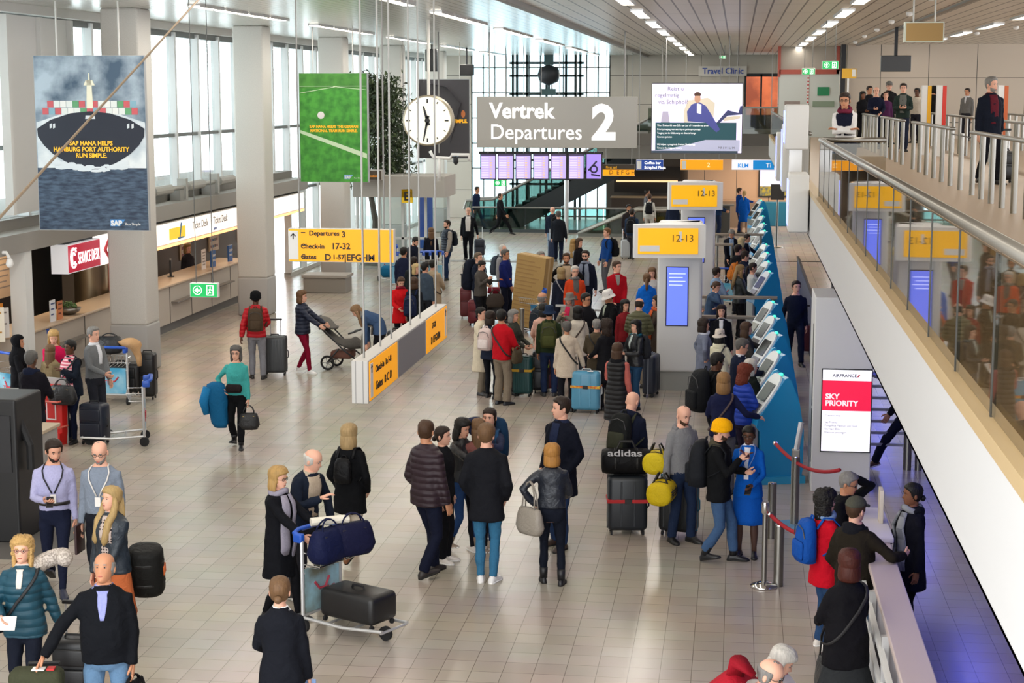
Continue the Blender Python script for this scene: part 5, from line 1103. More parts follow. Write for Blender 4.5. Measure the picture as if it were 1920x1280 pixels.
def ik(a, b, l1, l2, pole):
    a, b, pole = map(lambda q: np.array(q, float), (a, b, pole)); d = b - a; D = np.linalg.norm(d)
    if D > (l1 + l2) * .995: b = a + d / D * (l1 + l2) * .995; d = b - a; D = np.linalg.norm(d)
    u = d / D; x = (l1 * l1 - l2 * l2 + D * D) / (2 * D); h = math.sqrt(max(l1 * l1 - x * x, 0)); p = pole - u * np.dot(pole, u); p /= np.linalg.norm(p) + 1e-9
    return a + u * x + p * h, b
ARMS = dict(down=((.225, -.02, .79), (.25, .8, .1)), relax=((.22, -.1, .81), (.3, .9, 0)), pocket=((.185, -.1, .92), (.6, .9, 0)), phone=((.07, -.3, 1.13), (.5, .3, -.8)), phonehi=((.06, -.25, 1.3), (.6, .2, -.8)),
    hold=((.12, -.3, 1.02), (.6, .5, -.5)), low=((.12, -.2, .86), (.7, .5, -.1)), clasp=((.0, -.2, .88), (.8, .4, -.1)), push=((.2, -.42, 1.0), (.5, .5, -.6)), touch=((.1, -.5, 1.22), (.6, .2, -.8)), reach=((.06, -.55, 1.02), (.5, .3, -.6)),
    chin=((.05, -.16, 1.46), (.5, -.3, -.8)), ear=((.12, -.02, 1.6), (.8, -.1, -.6)), head=((.1, -.1, 1.66), (.8, -.3, -.3)), cross=((-.1, -.19, 1.14), (.6, -.1, -.8)), back=((.05, .2, .93), (.8, .4, 0)), chest=((.0, -.2, 1.26), (.7, 0, -.7)),
    swingf=((.22, -.28, .88), (.2, .8, 0)), swingb=((.235, .2, .84), (.3, .8, 0)), pull=((.3, .16, .82), (.3, .8, .1)), bag=((.27, -.02, .79), (.3, .6, 0)), strap=((.14, -.16, 1.36), (.6, 0, -.8)), hug=((.0, -.34, 1.34), (.8, -.1, -.2)), rail=((.22, -.36, 1.12), (.6, .2, -.6)), down2=((.2, -.25, .62), (.6, .3, .1)), hip=((.21, .02, 1.0), (.9, .3, 0)), side=((.5, -.15, 1.1), (.3, .5, -.6)))
LEGS = dict(stand=((.1, .0, 0, 0), (-.1, .0, 0, 0)), stand2=((.1, -.06, 0, 0), (-.12, .05, 0, 0)), apart=((.16, 0, 0, 0), (-.15, .02, 0, 0)), close=((.07, 0, 0, 0), (-.07, .01, 0, 0)), walk=((.08, -.3, 0, -8), (-.08, .3, .05, 32)), walk2=((.08, .27, .05, 30), (-.08, -.26, 0, -8)), step=((.09, -.16, 0, 0), (-.09, .14, .02, 14)), step2=((.09, .14, .02, 14), (-.09, -.16, 0, 0)), stride=((.08, -.42, .01, -14), (-.08, .4, .08, 38)), contra=((.08, .02, 0, 0), (-.17, -.1, 0, 0)), cross=((.0, -.03, 0, 0), (-.03, .1, .02, 10)))
HZ = [-.012, 0, .018, .045, .072, .095, .115, .14, .165, .19, .208, .219, .226]
HX = [.022, .036, .048, .058, .065, .069, .073, .075, .0745, .067, .053, .037, .012]
HF = [.05, .072, .083, .087, .087, .086, .086, .089, .086, .074, .056, .038, .012]
HB = [-.01, .01, .035, .06, .076, .088, .096, .101, .1, .086, .066, .045, .014]
def head_pt(th, z, k=0.0):
    # th: 0 = face (-y), + towards L ; returns offset from head axis
    wx = np.interp(z, HZ, HX); f = np.interp(z, HZ, HF); b = np.interp(z, HZ, HB)
    s, c = math.sin(th), math.cos(th)
    y = -f * c if c > 0 else -b * c
    x = wx * np.sign(s) * abs(s) ** .88
    return x, y
def head_rings(n=26, m=None, feat=True):
    zs = list(np.linspace(-.012, .19, 17)) + [.2, .21, .219, .2245, .2265]
    R = []
    for z in zs:
        r = []
        for j in range(n):
            th = 2 * PI * j / n; x, y = head_pt(th, z)
            if feat and math.cos(th) > 0:
                gx = lambda c, w_: math.exp(-((x - c) / w_) ** 2); gz = lambda c, w_: math.exp(-((z - c) / w_) ** 2)
                nose = .026 * gx(0, .013) * (gz(.078, .012) if z < .078 else max(0, 1 - (z - .078) / .048) ** 1.1)
                y -= nose; y += .009 * (gx(.03, .017) + gx(-.03, .017)) * gz(.112, .012); y -= .004 * (gx(.028, .02) + gx(-.028, .02)) * gz(.134, .008)
                y -= .004 * gx(0, .022) * gz(.046, .01); y += .004 * gx(0, .02) * gz(.03, .006); y -= .006 * gx(0, .02) * gz(.01, .012)
                y -= .003 * (gx(.042, .016) + gx(-.042, .016)) * gz(.085, .018)
            r.append((x, y, z))
        R.append(np.array(r))
    return R
def person(label, pos, face=0., sex='m', h=None, skin='l', hair=('short', 'dark'), top=('jacket', '#22242c', 'cloth'), hem=None, inner=None, legs=('trousers', '#1d2230'), shoes='#1b1a1a', arms=('down', 'down'), stance='stand', lean=0., look=0., nod=0., fat=1., glasses=False, beard=None, scarf=None, collar=True, hood=None, skirt=None, strap=None, lanyard=None, open_=None, tie=None, sleeves=None, hat=None, cat='person', curl=.9, cuff=None, boots=False, puff=0., slim=False, z0=None, arm_skin=False, belt=None, stripes=None, group=None):
    if h is None: h = 1.78 if sex == 'm' else 1.66
    B = Body(sex, h, lean, fat); k = B.k
    root = thing('person', label, cat, pos, math.radians(face), group)
    rnd = np.random.RandomState(abs(hash(label)) % 100000 if False else sum(map(ord, label)) % 9973)
    SK = mat(SKIN[skin], .5, 0, None, 0, .35)
    def fin(mb, name, m, parent=root, remesh=None, smooth=True, it=3, fac=.5, fold=.02):
        for i in range(len(mb.v)): mb.v[i] = mb.v[i] * k
        o = mb.build(name, m, parent, smooth=smooth)
        if remesh:
            r = o.modifiers.new('remesh', 'REMESH'); r.mode = 'VOXEL'; r.voxel_size = remesh * k; r.use_smooth_shade = True
            s_ = o.modifiers.new('smooth', 'SMOOTH'); s_.iterations = it; s_.factor = fac
            if fold: dm = o.modifiers.new('folds', 'DISPLACE'); dm.texture = FOLDS; dm.strength = fold * k; dm.mid_level = .5; dm.texture_coords = 'LOCAL'
        return o
    # ---- legs
    LL = []
    st = LEGS[stance]; fem = .425; tib = .395
    need = 0
    for (fx, fy, fl, fp) in st:
        hip = np.array((.09 if fx > -.0 + (0 if fx != 0 else 1) else -.09, 0, .9)); 
    for sgn, (fx, fy, fl, fp) in zip((1, -1), st):
        hip = np.array((.088 * sgn, .01, .9)); 
        fpr = math.radians(fp); pivot = np.array((fx, fy - .12, .02)) if fp > 0 else np.array((fx, fy + .05, .0))
        ank = np.array((fx, fy, .085 + (fl if fp <= 0 else 0)))
        if fp: 
            d = ank - pivot; ank = pivot + np.array((d[0], d[1] * math.cos(fpr) - d[2] * math.sin(fpr) if False else d[1] * math.cos(-fpr) - d[2] * math.sin(-fpr) * -1 * -1, d[2] * math.cos(fpr) + d[1] * math.sin(fpr)))
        LL.append([sgn, hip, ank, fpr]); need = max(need, np.linalg.norm(hip - ank) - (fem + tib) * .992)
    B.drop = max(0, need)
    for q in LL: q[1] = q[1] - np.array((0, 0, B.drop))
    # ---- body: one skin mesh
    mb = MB()
    tz = [.80, .88, .95, 1.02, 1.1, 1.2, 1.3, 1.38, 1.43, 1.465, 1.49, 1.52]
    mb.loft([B.ring(z, -.006, 16) for z in tz])
    # neck and head
    nr = .056 if sex == 'm' else .046
    yaw = math.radians(look); pit = math.radians(nod)
    hc = np.array((0, .012, 1.515)); M3 = np.array((Matrix.Rotation(yaw, 3, 'Z') @ Matrix.Rotation(pit, 3, 'X')))
    sc = 1.035 if sex == 'm' else 1.0
    lean_h = Matrix.Rotation(B.lean * .55, 3, 'X')
    pv = np.array((0, .02, .02))                     # pivot near the top of the neck
    base = B.bend(hc)
    H3 = np.array(lean_h) @ M3
    def HT(P): return base + ((np.asarray(P, float) * sc - pv) @ H3.T) + pv
    mb.tube([B.bend((0, .03, 1.43)), B.bend((0, .026, 1.49)), HT((0, .022, .03)), HT((0, .015, .09))], [nr * 1.2, nr, nr * .98, nr * .9], 14)
    mb.loft([HT(r) for r in head_rings()])
    for s_ in (-1, 1):
        mb.ell(HT((s_ * .079, .014, .1)), .011, .019, .031, 8, 6, H3)
        mb.cur = 1; mb.ell(HT((s_ * .03, -.075, .112)), .0115, .0055, .0048, 8, 5, H3)
        mb.cur = 2; mb.ell(HT((s_ * .03, -.0805, .112)), .0072, .0044, .006, 8, 5, H3)
        mb.cur = 3; mb.ell(HT((s_ * .031, -.0865, .133)), .019, .0065, .0055, 8, 4, H3)
        mb.cur = 0
    mb.cur = 4; mb.ell(HT((0, -.0885, .043)), .021, .006, .0065, 10, 5, H3); mb.cur = 0
    # arms
    AR = []
    for sgn, nm in zip((1, -1), arms):
        sh = B.bend((B.shx * sgn, .012, 1.39))
        if isinstance(nm, str): t_, pole = ARMS[nm]
        else: t_, pole = nm
        tgt = np.array((t_[0] * sgn, t_[1], t_[2] - B.drop)); pole = np.array((pole[0] * sgn, pole[1], pole[2]))
        el, wr = ik(sh, tgt, .29, .26, pole); AR.append((sgn, sh, el, wr, nm))
    ar = 1.0 if sex == 'm' else .86
    for sgn, sh, el, wr, nm in AR:
        d = wr - el; d /= np.linalg.norm(d)
        up = sh + np.array((-.05 * sgn, 0, .01))
        mb.tube([up, sh, sh * .5 + el * .5, el, el * .55 + wr * .45, wr], [.036 * ar, .042 * ar, .04 * ar, .035 * ar, .034 * ar, .025 * ar], 12)
        # hand
        hd = d.copy()
        if nm in ('down', 'bag', 'pull', 'relax', 'swingf', 'swingb'): hd = d * .8 + np.array((0, -.12, -.25)); hd /= np.linalg.norm(hd)
        s3 = np.array((0, -1, .35)); s3 = s3 - hd * np.dot(s3, hd)
        if np.linalg.norm(s3) < .2: s3 = np.array((0, 0, 1.)) - hd * hd[2]
        s3 /= np.linalg.norm(s3); n3 = np.cross(hd, s3); inward = np.array((-sgn, -.15, -.1))
        if np.dot(n3, inward) < 0: n3 = -n3
        hs = 1.0 if sex == 'm' else .9
        P = lambda a, b, c: wr + (hd * a + s3 * b + n3 * c) * hs
        R = []
        for a, w_, t3 in ((-.015, .026, .02), (.02, .034, .019), (.06, .042, .016), (.095, .041, .012), (.102, .034, .006)):
            q = np.arange(12) * 2 * PI / 12; R.append(np.array([P(a, w_ * math.cos(x), t3 * math.sin(x)) for x in q]))
        mb.loft(R)
        cu = curl if nm in ('bag', 'pull', 'push', 'rail', 'strap', 'phone', 'hold', 'phonehi') else .45
        for j, (b, l) in enumerate(((.031, .07), (.0105, .079), (-.0105, .073), (-.031, .057))):
            p = np.array((.088, b, 0.)); ang = .12; Pt = [p.copy()]
            for q in range(3): p = p + np.array((math.cos(ang), 0, math.sin(ang))) * l * (.42, .32, .26)[q]; ang += cu * (.75, .85, .6)[q]; Pt.append(p.copy())
            mb.tube([P(*q) for q in Pt], np.array([.0098, .0092, .0082, .0062]) * (1, 1, 1, .95)[j] * hs, 7)
        Pt = [(.018, .026, .004), (.04, .05, .014), (.065, .064, .024), (.09, .066, .034)]; mb.tube([P(*q) for q in Pt], np.array([.0135, .012, .0105, .0075]) * hs, 7)
    bare = legs[0] in ('bare', 'tights')
    for sgn, hip, ank, fpr in LL:
        kn, an = ik(hip, ank, fem, tib, (.12 * sgn, -1, 0)); LL[0 if sgn > 0 else 1] += [kn, an]
        if bare:
            mb.cur = 5; mb.tube([hip, kn * .5 + hip * .5, kn, kn * .62 + an * .38, an * .85 + kn * .15, an - (0, 0, .04)], [.075, .066, .05, .054, .034, .034], 12); mb.cur = 0
    HCOL = HAIRC.get(hair[1], hair[1])
    fin(mb, 'body', [SK, mat('#b0a49c', .35), mat('#20140e', .3), mat(HCOL if hair[1] not in ('white', 'grey') else '#8a8580', .8), mat('#a8584c' if skin not in 'db' else '#6a3a34', .5), mat(legs[1] if bare else SKIN[skin], .5)])
    # ---- trousers and shoes
    if not bare:
        mb = MB(); o = .012 if not slim else .006
        mb.loft([B.ring(z, o if z < .95 else .002, 18) for z in (.8, .86, .92, .98, 1.03, 1.06)])
        w_ = (.098, .09, .068, .066, .058) if not slim else (.092, .082, .057, .056, .044)
        if legs[0] == 'wide': w_ = (.1, .095, .08, .078, .08)
        g = 1 if sex == 'm' else .97
        for sgn, hip, ank, fpr, kn, an in LL:
            ft = an - (kn - an) / np.linalg.norm(kn - an) * -.0
            mb.tube([hip + (-.012 * sgn, 0, .03), hip * .72 + kn * .28, hip * .4 + kn * .6, kn, kn * .5 + an * .5, an + (0, 0, .035 if boots else -.02)], [w_[0] * g * .97, w_[0] * g * .93, w_[1] * g * .88, w_[2] * g, w_[3] * g, w_[4] * g], 14)
        tm = mat(legs[1], .85, 0, 'cloth') if len(legs) < 3 else legs[2]
        fin(mb, 'trousers', tm, remesh=.016, it=3)
        if belt: 
            mb = MB(); mb.loft([B.ring(z, .021, 18) for z in (1.03, 1.065)]); fin(mb, 'belt', mat(belt, .4))
    for sgn, hip, ank, fpr, kn, an in LL:
        mb = MB(); c_, s_ = math.cos(fpr), math.sin(fpr); tou = math.radians(12 * sgn)
        def FT(P): 
            P = np.array(P, float); P[:, 2] -= .085
            y, z = P[:, 1] * c_ + P[:, 2] * s_, P[:, 2] * c_ - P[:, 1] * s_
            x = P[:, 0]; X = x * math.cos(tou) - y * math.sin(tou) * 1; Yy = x * math.sin(tou) + y * math.cos(tou)
            return np.stack([X, Yy, z], 1) + an
        R = []
        fl = 1.0 if sex == 'm' else .9
        for y, w, hh in ((.075, .012, .03), (.066, .03, .06), (.03, .036, .09), (-.02, .036, .1), (-.06, .04, .075), (-.105, .046, .055), (-.15, .043, .045), (-.182, .03, .034), (-.196, .012, .022)):
            a = np.arange(12) * 2 * PI / 12; ca, sa = np.cos(a), np.sin(a)
            z = np.where(sa > 0, hh * .42 + sa * hh * .58, hh * .42 + np.sign(sa) * np.abs(sa) ** .35 * hh * .42)
            R.append(FT(np.stack([w * fl * np.sign(ca) * np.abs(ca) ** .8, np.full(12, y * fl), z], 1)))
        mb.loft(R)
        if boots: mb.tube([an + (0, 0, -.02), an + (an * 0 + (kn - an) * .14), an + (kn - an) * .28], [.046, .05, .052], 12)
        mb.cur = 1; R = []
        for z in (.0, .018):
            P = []
            for y, w in ((.078, .01), (.06, .034), (0, .037), (-.06, .042), (-.11, .049), (-.16, .042), (-.2, .012)): P.append((w * fl, y * fl, z))
            P = P + [(-p[0], p[1], p[2]) for p in P[::-1]]; R.append(FT(np.array(P)))
        mb.loft(R)
        sole = '#e8e6e2' if shoes in ('#e4e2e0', '#d8d0c8', '#8a7a6a', '#5a3a2a') else '#15130f'
        fin(mb, 'shoe', [mat(shoes, .45, 0, None), mat(sole, .7)])
    # ---- skirt
    if skirt:
        c, zl, fl = skirt; mb = MB(); zs = np.linspace(min(1.04, (hem or dict(coat=.56, blazer=.8, jacket=.86).get(top[0], .95)) + .12), zl, 8); R = []
        n = 24
        for i, z in enumerate(zs):
            t = i / 7; rx, ry = B.rad(max(z, .86)); a = np.arange(n) * 2 * PI / n
            rr = 1 + .05 * t * np.cos(a * 6 + 1); rx = rx + .006 + .012 * t + fl * t ** 1.3; ry = ry + .008 + .014 * t + fl * t ** 1.3
            P = np.stack([rx * np.cos(a) * rr, .012 + ry * np.sin(a) * rr, np.full(n, z)], 1); P[:, 2] -= B.drop; R.append(P)
        mb.loft(R); fin(mb, 'skirt', mat(c, .8, 0, 'cloth') if isinstance(c, str) else c)
    # ---- upper garment
    kind, tc, tb = top
    HEM = dict(shirt=.96, sweater=.9, jacket=.86, puffer=.85, blazer=.8, coat=.56, longcoat=.42, dress=.55, robe=.12)
    off = dict(shirt=.008, sweater=.011, jacket=.016, puffer=.028, blazer=.013, coat=.017, longcoat=.024, dress=.012, robe=.024)[kind]
    z1 = hem or HEM[kind]; mb = MB(); R = []
    zs = [z for z in (1.47, 1.43, 1.39, 1.33, 1.26, 1.18, 1.1, 1.03, .96, .9, .84, .78, .72, .65, .58, .5, .42, .35, .28, .2, .12) if z > z1 + .02] + [z1]
    for z in zs:
        e = off; 
        if z < .9: e = off + (.9 - z) * (.08 if kind not in ('blazer', 'puffer') else .05)
        if kind in ('coat', 'longcoat', 'jacket', 'robe') and 1.0 < z < 1.2: e += .006
        zz = max(z, .88); rx, ry = B.rad(zz); r = B.ring(z if z > .9 else .9, e, 22, ex=0)
        if z <= .9:
            r = B.ring(.9, e, 22); r[:, 2] = z - B.drop
        if kind == 'puffer' or puff: r = r
        R.append(r)
    R = R[::-1]; mb.loft(R)
    sl = dict(shirt=(.058, .052, .043, .036), sweater=(.06, .054, .047, .04), jacket=(.064, .06, .053, .044), puffer=(.072, .07, .062, .047), blazer=(.061, .056, .048, .041), coat=(.065, .061, .054, .047), longcoat=(.068, .064, .057, .05), dress=(.056, .047, .042, .038), robe=(.068, .068, .07, .075))[kind]
    sl = np.array(sl) * (1.0 if sex == 'm' else .9)
    SL = mb if sleeves is None else MB()
    for sgn, sh, el, wr, nm in AR:
        up = sh + np.array((-.07 * sgn, 0, .0)); d = (wr - el) / np.linalg.norm(wr - el)
        end = wr + d * .01 if not arm_skin else el * .6 + wr * .4
        SL.tube([up, sh + (.0, 0, -.002), sh * .5 + el * .5, el, el * .45 + end * .55, end], [sl[0] * .95, sl[0], sl[1], sl[1] * .95, sl[2], sl[3]], 14)
    if collar and kind not in ('shirt', 'dress', 'sweater', 'robe'):
        mb.loft([B.ring(1.44, -.01, 18), B.ring(1.48, .0, 18), B.ring(1.505, .012, 18)])
    if hood:
        mb2 = MB(); mb2.ell(B.bend((0, .085, 1.44)), .11, .06, .085, 14, 9); mb2.tube([B.bend((.1, -.03, 1.45)), B.bend((.095, .05, 1.47)), B.bend((0, .1, 1.49)), B.bend((-.095, .05, 1.47)), B.bend((-.1, -.03, 1.45))], .035, 8); fin(mb2, 'hood', mat(hood, .85, 0, 'cloth'), remesh=.016)
    tm = pattern(*tb[1:]) if isinstance(tb, tuple) else mat(tc, {'leather': .42, 'puffer': .5}.get(tb, .85), 0, tb)
    nmg = dict(shirt='shirt', sweater='sweater', jacket='jacket', puffer='puffer_jacket', blazer='blazer', coat='coat', longcoat='long_coat', dress='dress', robe='robe')[kind]
    fin(mb, nmg, tm, remesh=.017, it=4, fold=.024 if kind in ('jacket', 'coat', 'longcoat') else .018)
    if sleeves is not None: fin(SL, 'sleeves', mat(sleeves, .85, 0, 'cloth'), remesh=.017, it=3)
    def strip(z_list, w_list, offs, m, name, ang0=0.):
        mb = MB(); V = []; F = []; nn = 7
        for z, w in zip(z_list, w_list):
            for j in range(nn): V.append(B.surf(ang0 + w * (j / (nn - 1) * 2 - 1), z, offs))
        for i in range(len(z_list) - 1):
            for j in range(nn - 1): a = i * nn + j; F.append((a, a + 1, a + nn + 1, a + nn))
        mb.add(V, F); o = fin(mb, name, m); s_ = o.modifiers.new('solid', 'SOLIDIFY'); s_.thickness = .012 * k; s_.offset = 1; return o
    po = off + (.004 if kind != 'puffer' else .01)
    if inner:      # what shows between the open fronts
        ic = inner if isinstance(inner, str) else inner[0]; wd = open_ or (16, .0, 1.2)
        w0, w1, zb = wd; zb = max(zb, z1 + .1); zs2 = np.linspace(1.47, zb, 9); ws = np.linspace(w0, w1, 9) if w1 < w0 else [w0] * 9
        im = mat(ic, .8, 0, 'cloth') if isinstance(inner, str) else inner[1]
        strip(zs2, [w * (1.7 if z > 1.45 else 1) for w, z in zip(ws, zs2)], po, im, 'shirt_front')
        mb = MB(); mb.loft([B.ring(1.45, .004, 16), B.ring(1.485, .003, 16), B.ring(1.505, .004, 16)]); fin(mb, 'shirt_collar', im)
    if tie: strip(np.linspace(1.46, 1.12, 7), [5, 3, 3.5, 4, 4.5, 5, 3], po + .012, mat(tie, .6), 'tie')
    if cuff: pass
    if scarf:
        sm_ = mat(scarf[0], .9, 0, 'cloth') if len(scarf) < 3 else scarf[2]
        mb = MB(); mb.tube([B.bend((math.sin(a) * .088, .012 - math.cos(a) * .085, 1.475 + .02 * math.cos(a * 2))) for a in np.linspace(0, 2 * PI, 15)[:-1]], .034, 8, closed=True); fin(mb, 'scarf', sm_)
        if scarf[1] > 0:
            zl = 1.46 - scarf[1]; mb = MB()
            for a0, dz in ((16, 0), (-18, .08)):
                V = [B.surf(a0 * (1.3 if z < 1.3 else 1), z, po + .02) for z in np.linspace(1.45, zl + dz, 8)]; mb.tube(V, [.04, .05, .055, .055, .06, .06, .06, .055], 10, flat=.35)
            fin(mb, 'scarf_ends', sm_)
    if lanyard:
        mb = MB()
        for s_ in (-1, 1): mb.tube([B.bend((s_ * .075, .06, 1.48)), B.bend((s_ * .09, -.03, 1.475))] + [B.surf(s_ * a, z, po + .008) for a, z in ((38, 1.42), (26, 1.34), (14, 1.26), (3, 1.17))], .008, 6)
        fin(mb, 'lanyard', mat(lanyard, .7)); mb = MB(); p = B.surf(0, 1.12, po + .012); mb.box(p[0] - .03, p[0] + .03, p[1] - .004, p[1] + .004, p[2] - .06, p[2] + .04); fin(mb, 'id_card', mat('#e6e2de', .4), smooth=False)
    if strap:      # (colour, side) strap across the torso
        c, sd = strap; mb = MB(); P = []
        for q in range(25):
            a = q / 24 * 360; s_ = math.sin(math.radians(a)); z = 1.2 + .245 * math.cos(math.radians(a)); P.append((a, z))
        V = []
        for q in range(26):
            a = q / 26 * 2 * PI; zz = 1.19 + .27 * math.cos(a); an_ = math.degrees(math.atan2(sd * math.cos(a) * .9, -math.sin(a)))
            V.append(B.surf(an_, min(zz, 1.45), po + .012))
        mb.tube(V, .016, 6, closed=True, flat=.4); fin(mb, 'bag_strap', mat(c, .6))
    # ---- hair, hats
    st_, HC = hair[0], mat(HCOL, .55, 0, 'curl' if hair[0] in ('curly', 'afro') else 'hair')
    def hshell(fn, name, m, thick, zmin=-.012, jit=0., base=.86):
        R = []; n = 30
        for z in list(np.linspace(zmin, .19, 20)) + [.2, .21, .219, .225, .2275]:
            r = []
            for j in range(n):
                th = 2 * PI * j / n; x, y = head_pt(th, max(z, -.012)); t = abs((th + PI) % (2 * PI) - PI) * 180 / PI
                w = fn(t, z); f = base + (1 - base) * w; e = thick * w * (1 + jit * (rnd.rand() - .5))
                L_ = math.hypot(x, y) + 1e-6; g = (L_ * f + e) / L_; zz = .08 + (z - .08) * (1 + (e / .15 if z > .12 else 0))
                r.append((x * g, y * g, zz))
            R.append(HT(np.array(r)))
        mb = MB(); mb.loft(R); o = fin(mb, name, m)
        if name == 'hair': dm = o.modifiers.new('tufts', 'DISPLACE'); dm.texture = TUFTS; dm.strength = .012; dm.mid_level = .5; dm.texture_coords = 'LOCAL'
        return o
    def region(front, side, nape, soft=.012, ear=False):
        if ear: return lambda t, z: float(sm((z - np.interp(t, [0, 30, 50, 62, 72, 80, 88, 102, 116, 180], [front, front - .002, front - .012, front - .026, .1, .092, .122, .122, .07, nape])) / soft + .5))
        def fn(t, z):
            zl = np.interp(t, [0, 30, 50, 64, 74, 84, 100, 180], [front, front - .002, front - .014, front - .03, side + .02, side, nape + .035, nape]); return float(sm((z - zl) / soft + .5))
        return fn
    wearing = hat is not None
    if st_ in ('short', 'curly', 'afro', 'bob', 'long', 'bun', 'pony', 'mid') :
        th = dict(short=.016, curly=.035, afro=.04, bob=.026, long=.018, bun=.012, pony=.012, mid=.024)[st_]
        if wearing: th = min(th, .012)
        fr = .18 if sex == 'm' else .172
        if st_ in ('bob', 'curly', 'mid'): fn = region(.165, .03, -.01)
        elif st_ == 'long': fn = region(.17, .02, -.02)
        elif st_ == 'short': fn = region(fr, .075, .025, ear=True)
        else: fn = region(fr, .075, .02)
        hshell(fn, 'hair', HC, th, jit=.5 if st_ in ('curly', 'afro') else .18)
    if st_ == 'thin': hshell(lambda t, z: region(.205, .08, .02)(t, z) * (1 if z < .2 or t > 60 else .35), 'hair', HC, .01)
    if st_ == 'fringe': hshell(lambda t, z: float(sm((t - 62) / 16)) * float(sm((.155 - z) / .02 + .5)) * region(.1, .07, .02)(t, z), 'hair', HC, .012)
    if st_ == 'bald' and len(hair) > 2: pass
    if st_ == 'bob' or st_ == 'mid' or st_ == 'curly':
        mb = MB(); zl = -.02 if st_ == 'bob' else (-.05 if st_ == 'mid' else -.07); R = []
        for z, f in ((.12, .9), (.09, 1.0), (.05, 1.04), (.01, 1.05), (zl, 1.0), (zl - .015, .85)):
            a = np.linspace(math.radians(62), math.radians(298), 19); o_ = [(math.sin(q) * .098 * f * (1 + .06 * (rnd.rand() - .5)), .02 - math.cos(q) * .098 * f, z) for q in a]; i_ = [(math.sin(q) * .062, .02 - math.cos(q) * .06, z) for q in a[::-1]]
            R.append(HT(np.array(o_ + i_)))
        mb.loft(R); fin(mb, 'hair_length', HC)
    if st_ == 'long':
        mb = MB(); R = []; ln = hair[2] if len(hair) > 2 else .3
        for q in range(8):
            t = q / 7; z = .11 - ln * t; f = 1 + .1 * math.sin(t * 3); a = np.linspace(math.radians(58 + 40 * t), math.radians(302 - 40 * t), 17)
            yo = .02 + .03 * t; o_ = [(math.sin(w) * .094 * f * (1 - .12 * t) * (1 + .07 * (rnd.rand() - .5)), yo - math.cos(w) * (.096 - .02 * t), z) for w in a]; i_ = [(math.sin(w) * .06, yo - math.cos(w) * (.055 if t < .5 else .035), z) for w in a[::-1]]
            R.append(HT(np.array(o_ + i_)) if z > -.03 else HT(np.array(o_ + i_)) * .6 + .4 * (HT(np.array(o_ + i_)) + (0, .0, 0)))
        mb.loft(R); fin(mb, 'hair_length', HC)
    if st_ == 'locks':
        hshell(region(.168, .03, -.02), 'hair', HC, .02, jit=.2); mb = MB(); ln = hair[2] if len(hair) > 2 else .34
        for s_ in (-1, 1): mb.tube([HT((s_ * .07, -.02, .15)), HT((s_ * .088, -.01, .06)), HT((s_ * .09, -.03, -.04)), HT((s_ * .085, -.075, -.12)), HT((s_ * .075, -.1, .1 - ln)), HT((s_ * .07, -.1, .06 - ln))], [.02, .034, .04, .042, .036, .012], 10)
        mb.tube([HT((0, .09, .12)), HT((0, .09, 0)), HT((0, .1, -.12)), HT((0, .11, .08 - ln))], [.06, .085, .09, .05], 12, flat=.5); fin(mb, 'hair_length', HC)
    if st_ == 'bun': mb = MB(); mb.ell(HT((0, .112, .07)), .036, .03, .034); fin(mb, 'hair_bun', HC)
    if st_ == 'pony': mb = MB(); mb.tube([HT((0, .1, .12)), HT((0, .135, .1)), HT((0, .145, .02)), HT((0, .13, -.09)), HT((0, .125, -.14))], [.02, .03, .034, .026, .006], 10); fin(mb, 'ponytail', HC)
    if beard:
        hshell(lambda t, z: float(sm((.052 - z + max(0, t - 45) * .0008) / .012 + .5)) * float(sm((84 - t) / 12)), 'beard', mat(HAIRC.get(beard, beard), .7, 0, 'curl'), .0035, zmin=-.012, base=.94)
    if hat:
        hk, hcol = hat; HM = mat(hcol, .85, 0, 'cloth')
        if hk == 'beanie':
            hshell(lambda t, z: float(sm((z - np.interp(t, [0, 70, 180], [.145, .11, .07])) / .01 + .5)), 'beanie', HM, .03, base=.9)
            mb = MB(); mb.tube([HT((math.sin(a) * .094, -math.cos(a) * .104 + .01, np.interp(abs((a + PI) % (2 * PI) - PI) * 57.3, [0, 70, 180], [.155, .125, .09]))) for a in np.linspace(0, 2 * PI, 25)[:-1]], .017, 8, closed=True); fin(mb, 'beanie_cuff', HM)
        if hk == 'cap':
            hshell(lambda t, z: float(sm((z - .145) / .01 + .5)), 'cap', HM, .016, base=.9)
            mb = MB(); P = []
            for a in np.linspace(-62, 62, 13): q = math.radians(a); P.append((math.sin(q) * .085, -math.cos(q) * .1, .15))
            for a in np.linspace(62, -62, 13): q = math.radians(a); P.append((math.sin(q) * .095, -math.cos(q) * .175 + .0, .135))
            P = np.array(P); mb.loft([HT(P), HT(P + (0, 0, .006))]); fin(mb, 'visor', HM)
        if hk == 'bucket':
            mb = MB(); R = []
            for f, z in ((1.75, .105), (1.72, .112), (1.3, .135), (1.16, .15), (1.12, .19), (1.05, .23), (.9, .25), (.2, .256)):
                a = np.arange(26) * 2 * PI / 26; R.append(HT(np.stack([np.cos(a) * .077 * f * (1 + (.05 if f > 1.4 else 0) * np.sin(a * 3)), .006 + np.sin(a) * .096 * (f if f < 1.5 else f * .88), z + (.012 * np.cos(a * 2) if f > 1.4 else 0 * a)], 1)))
            mb.loft(R); fin(mb, 'hat', HM)
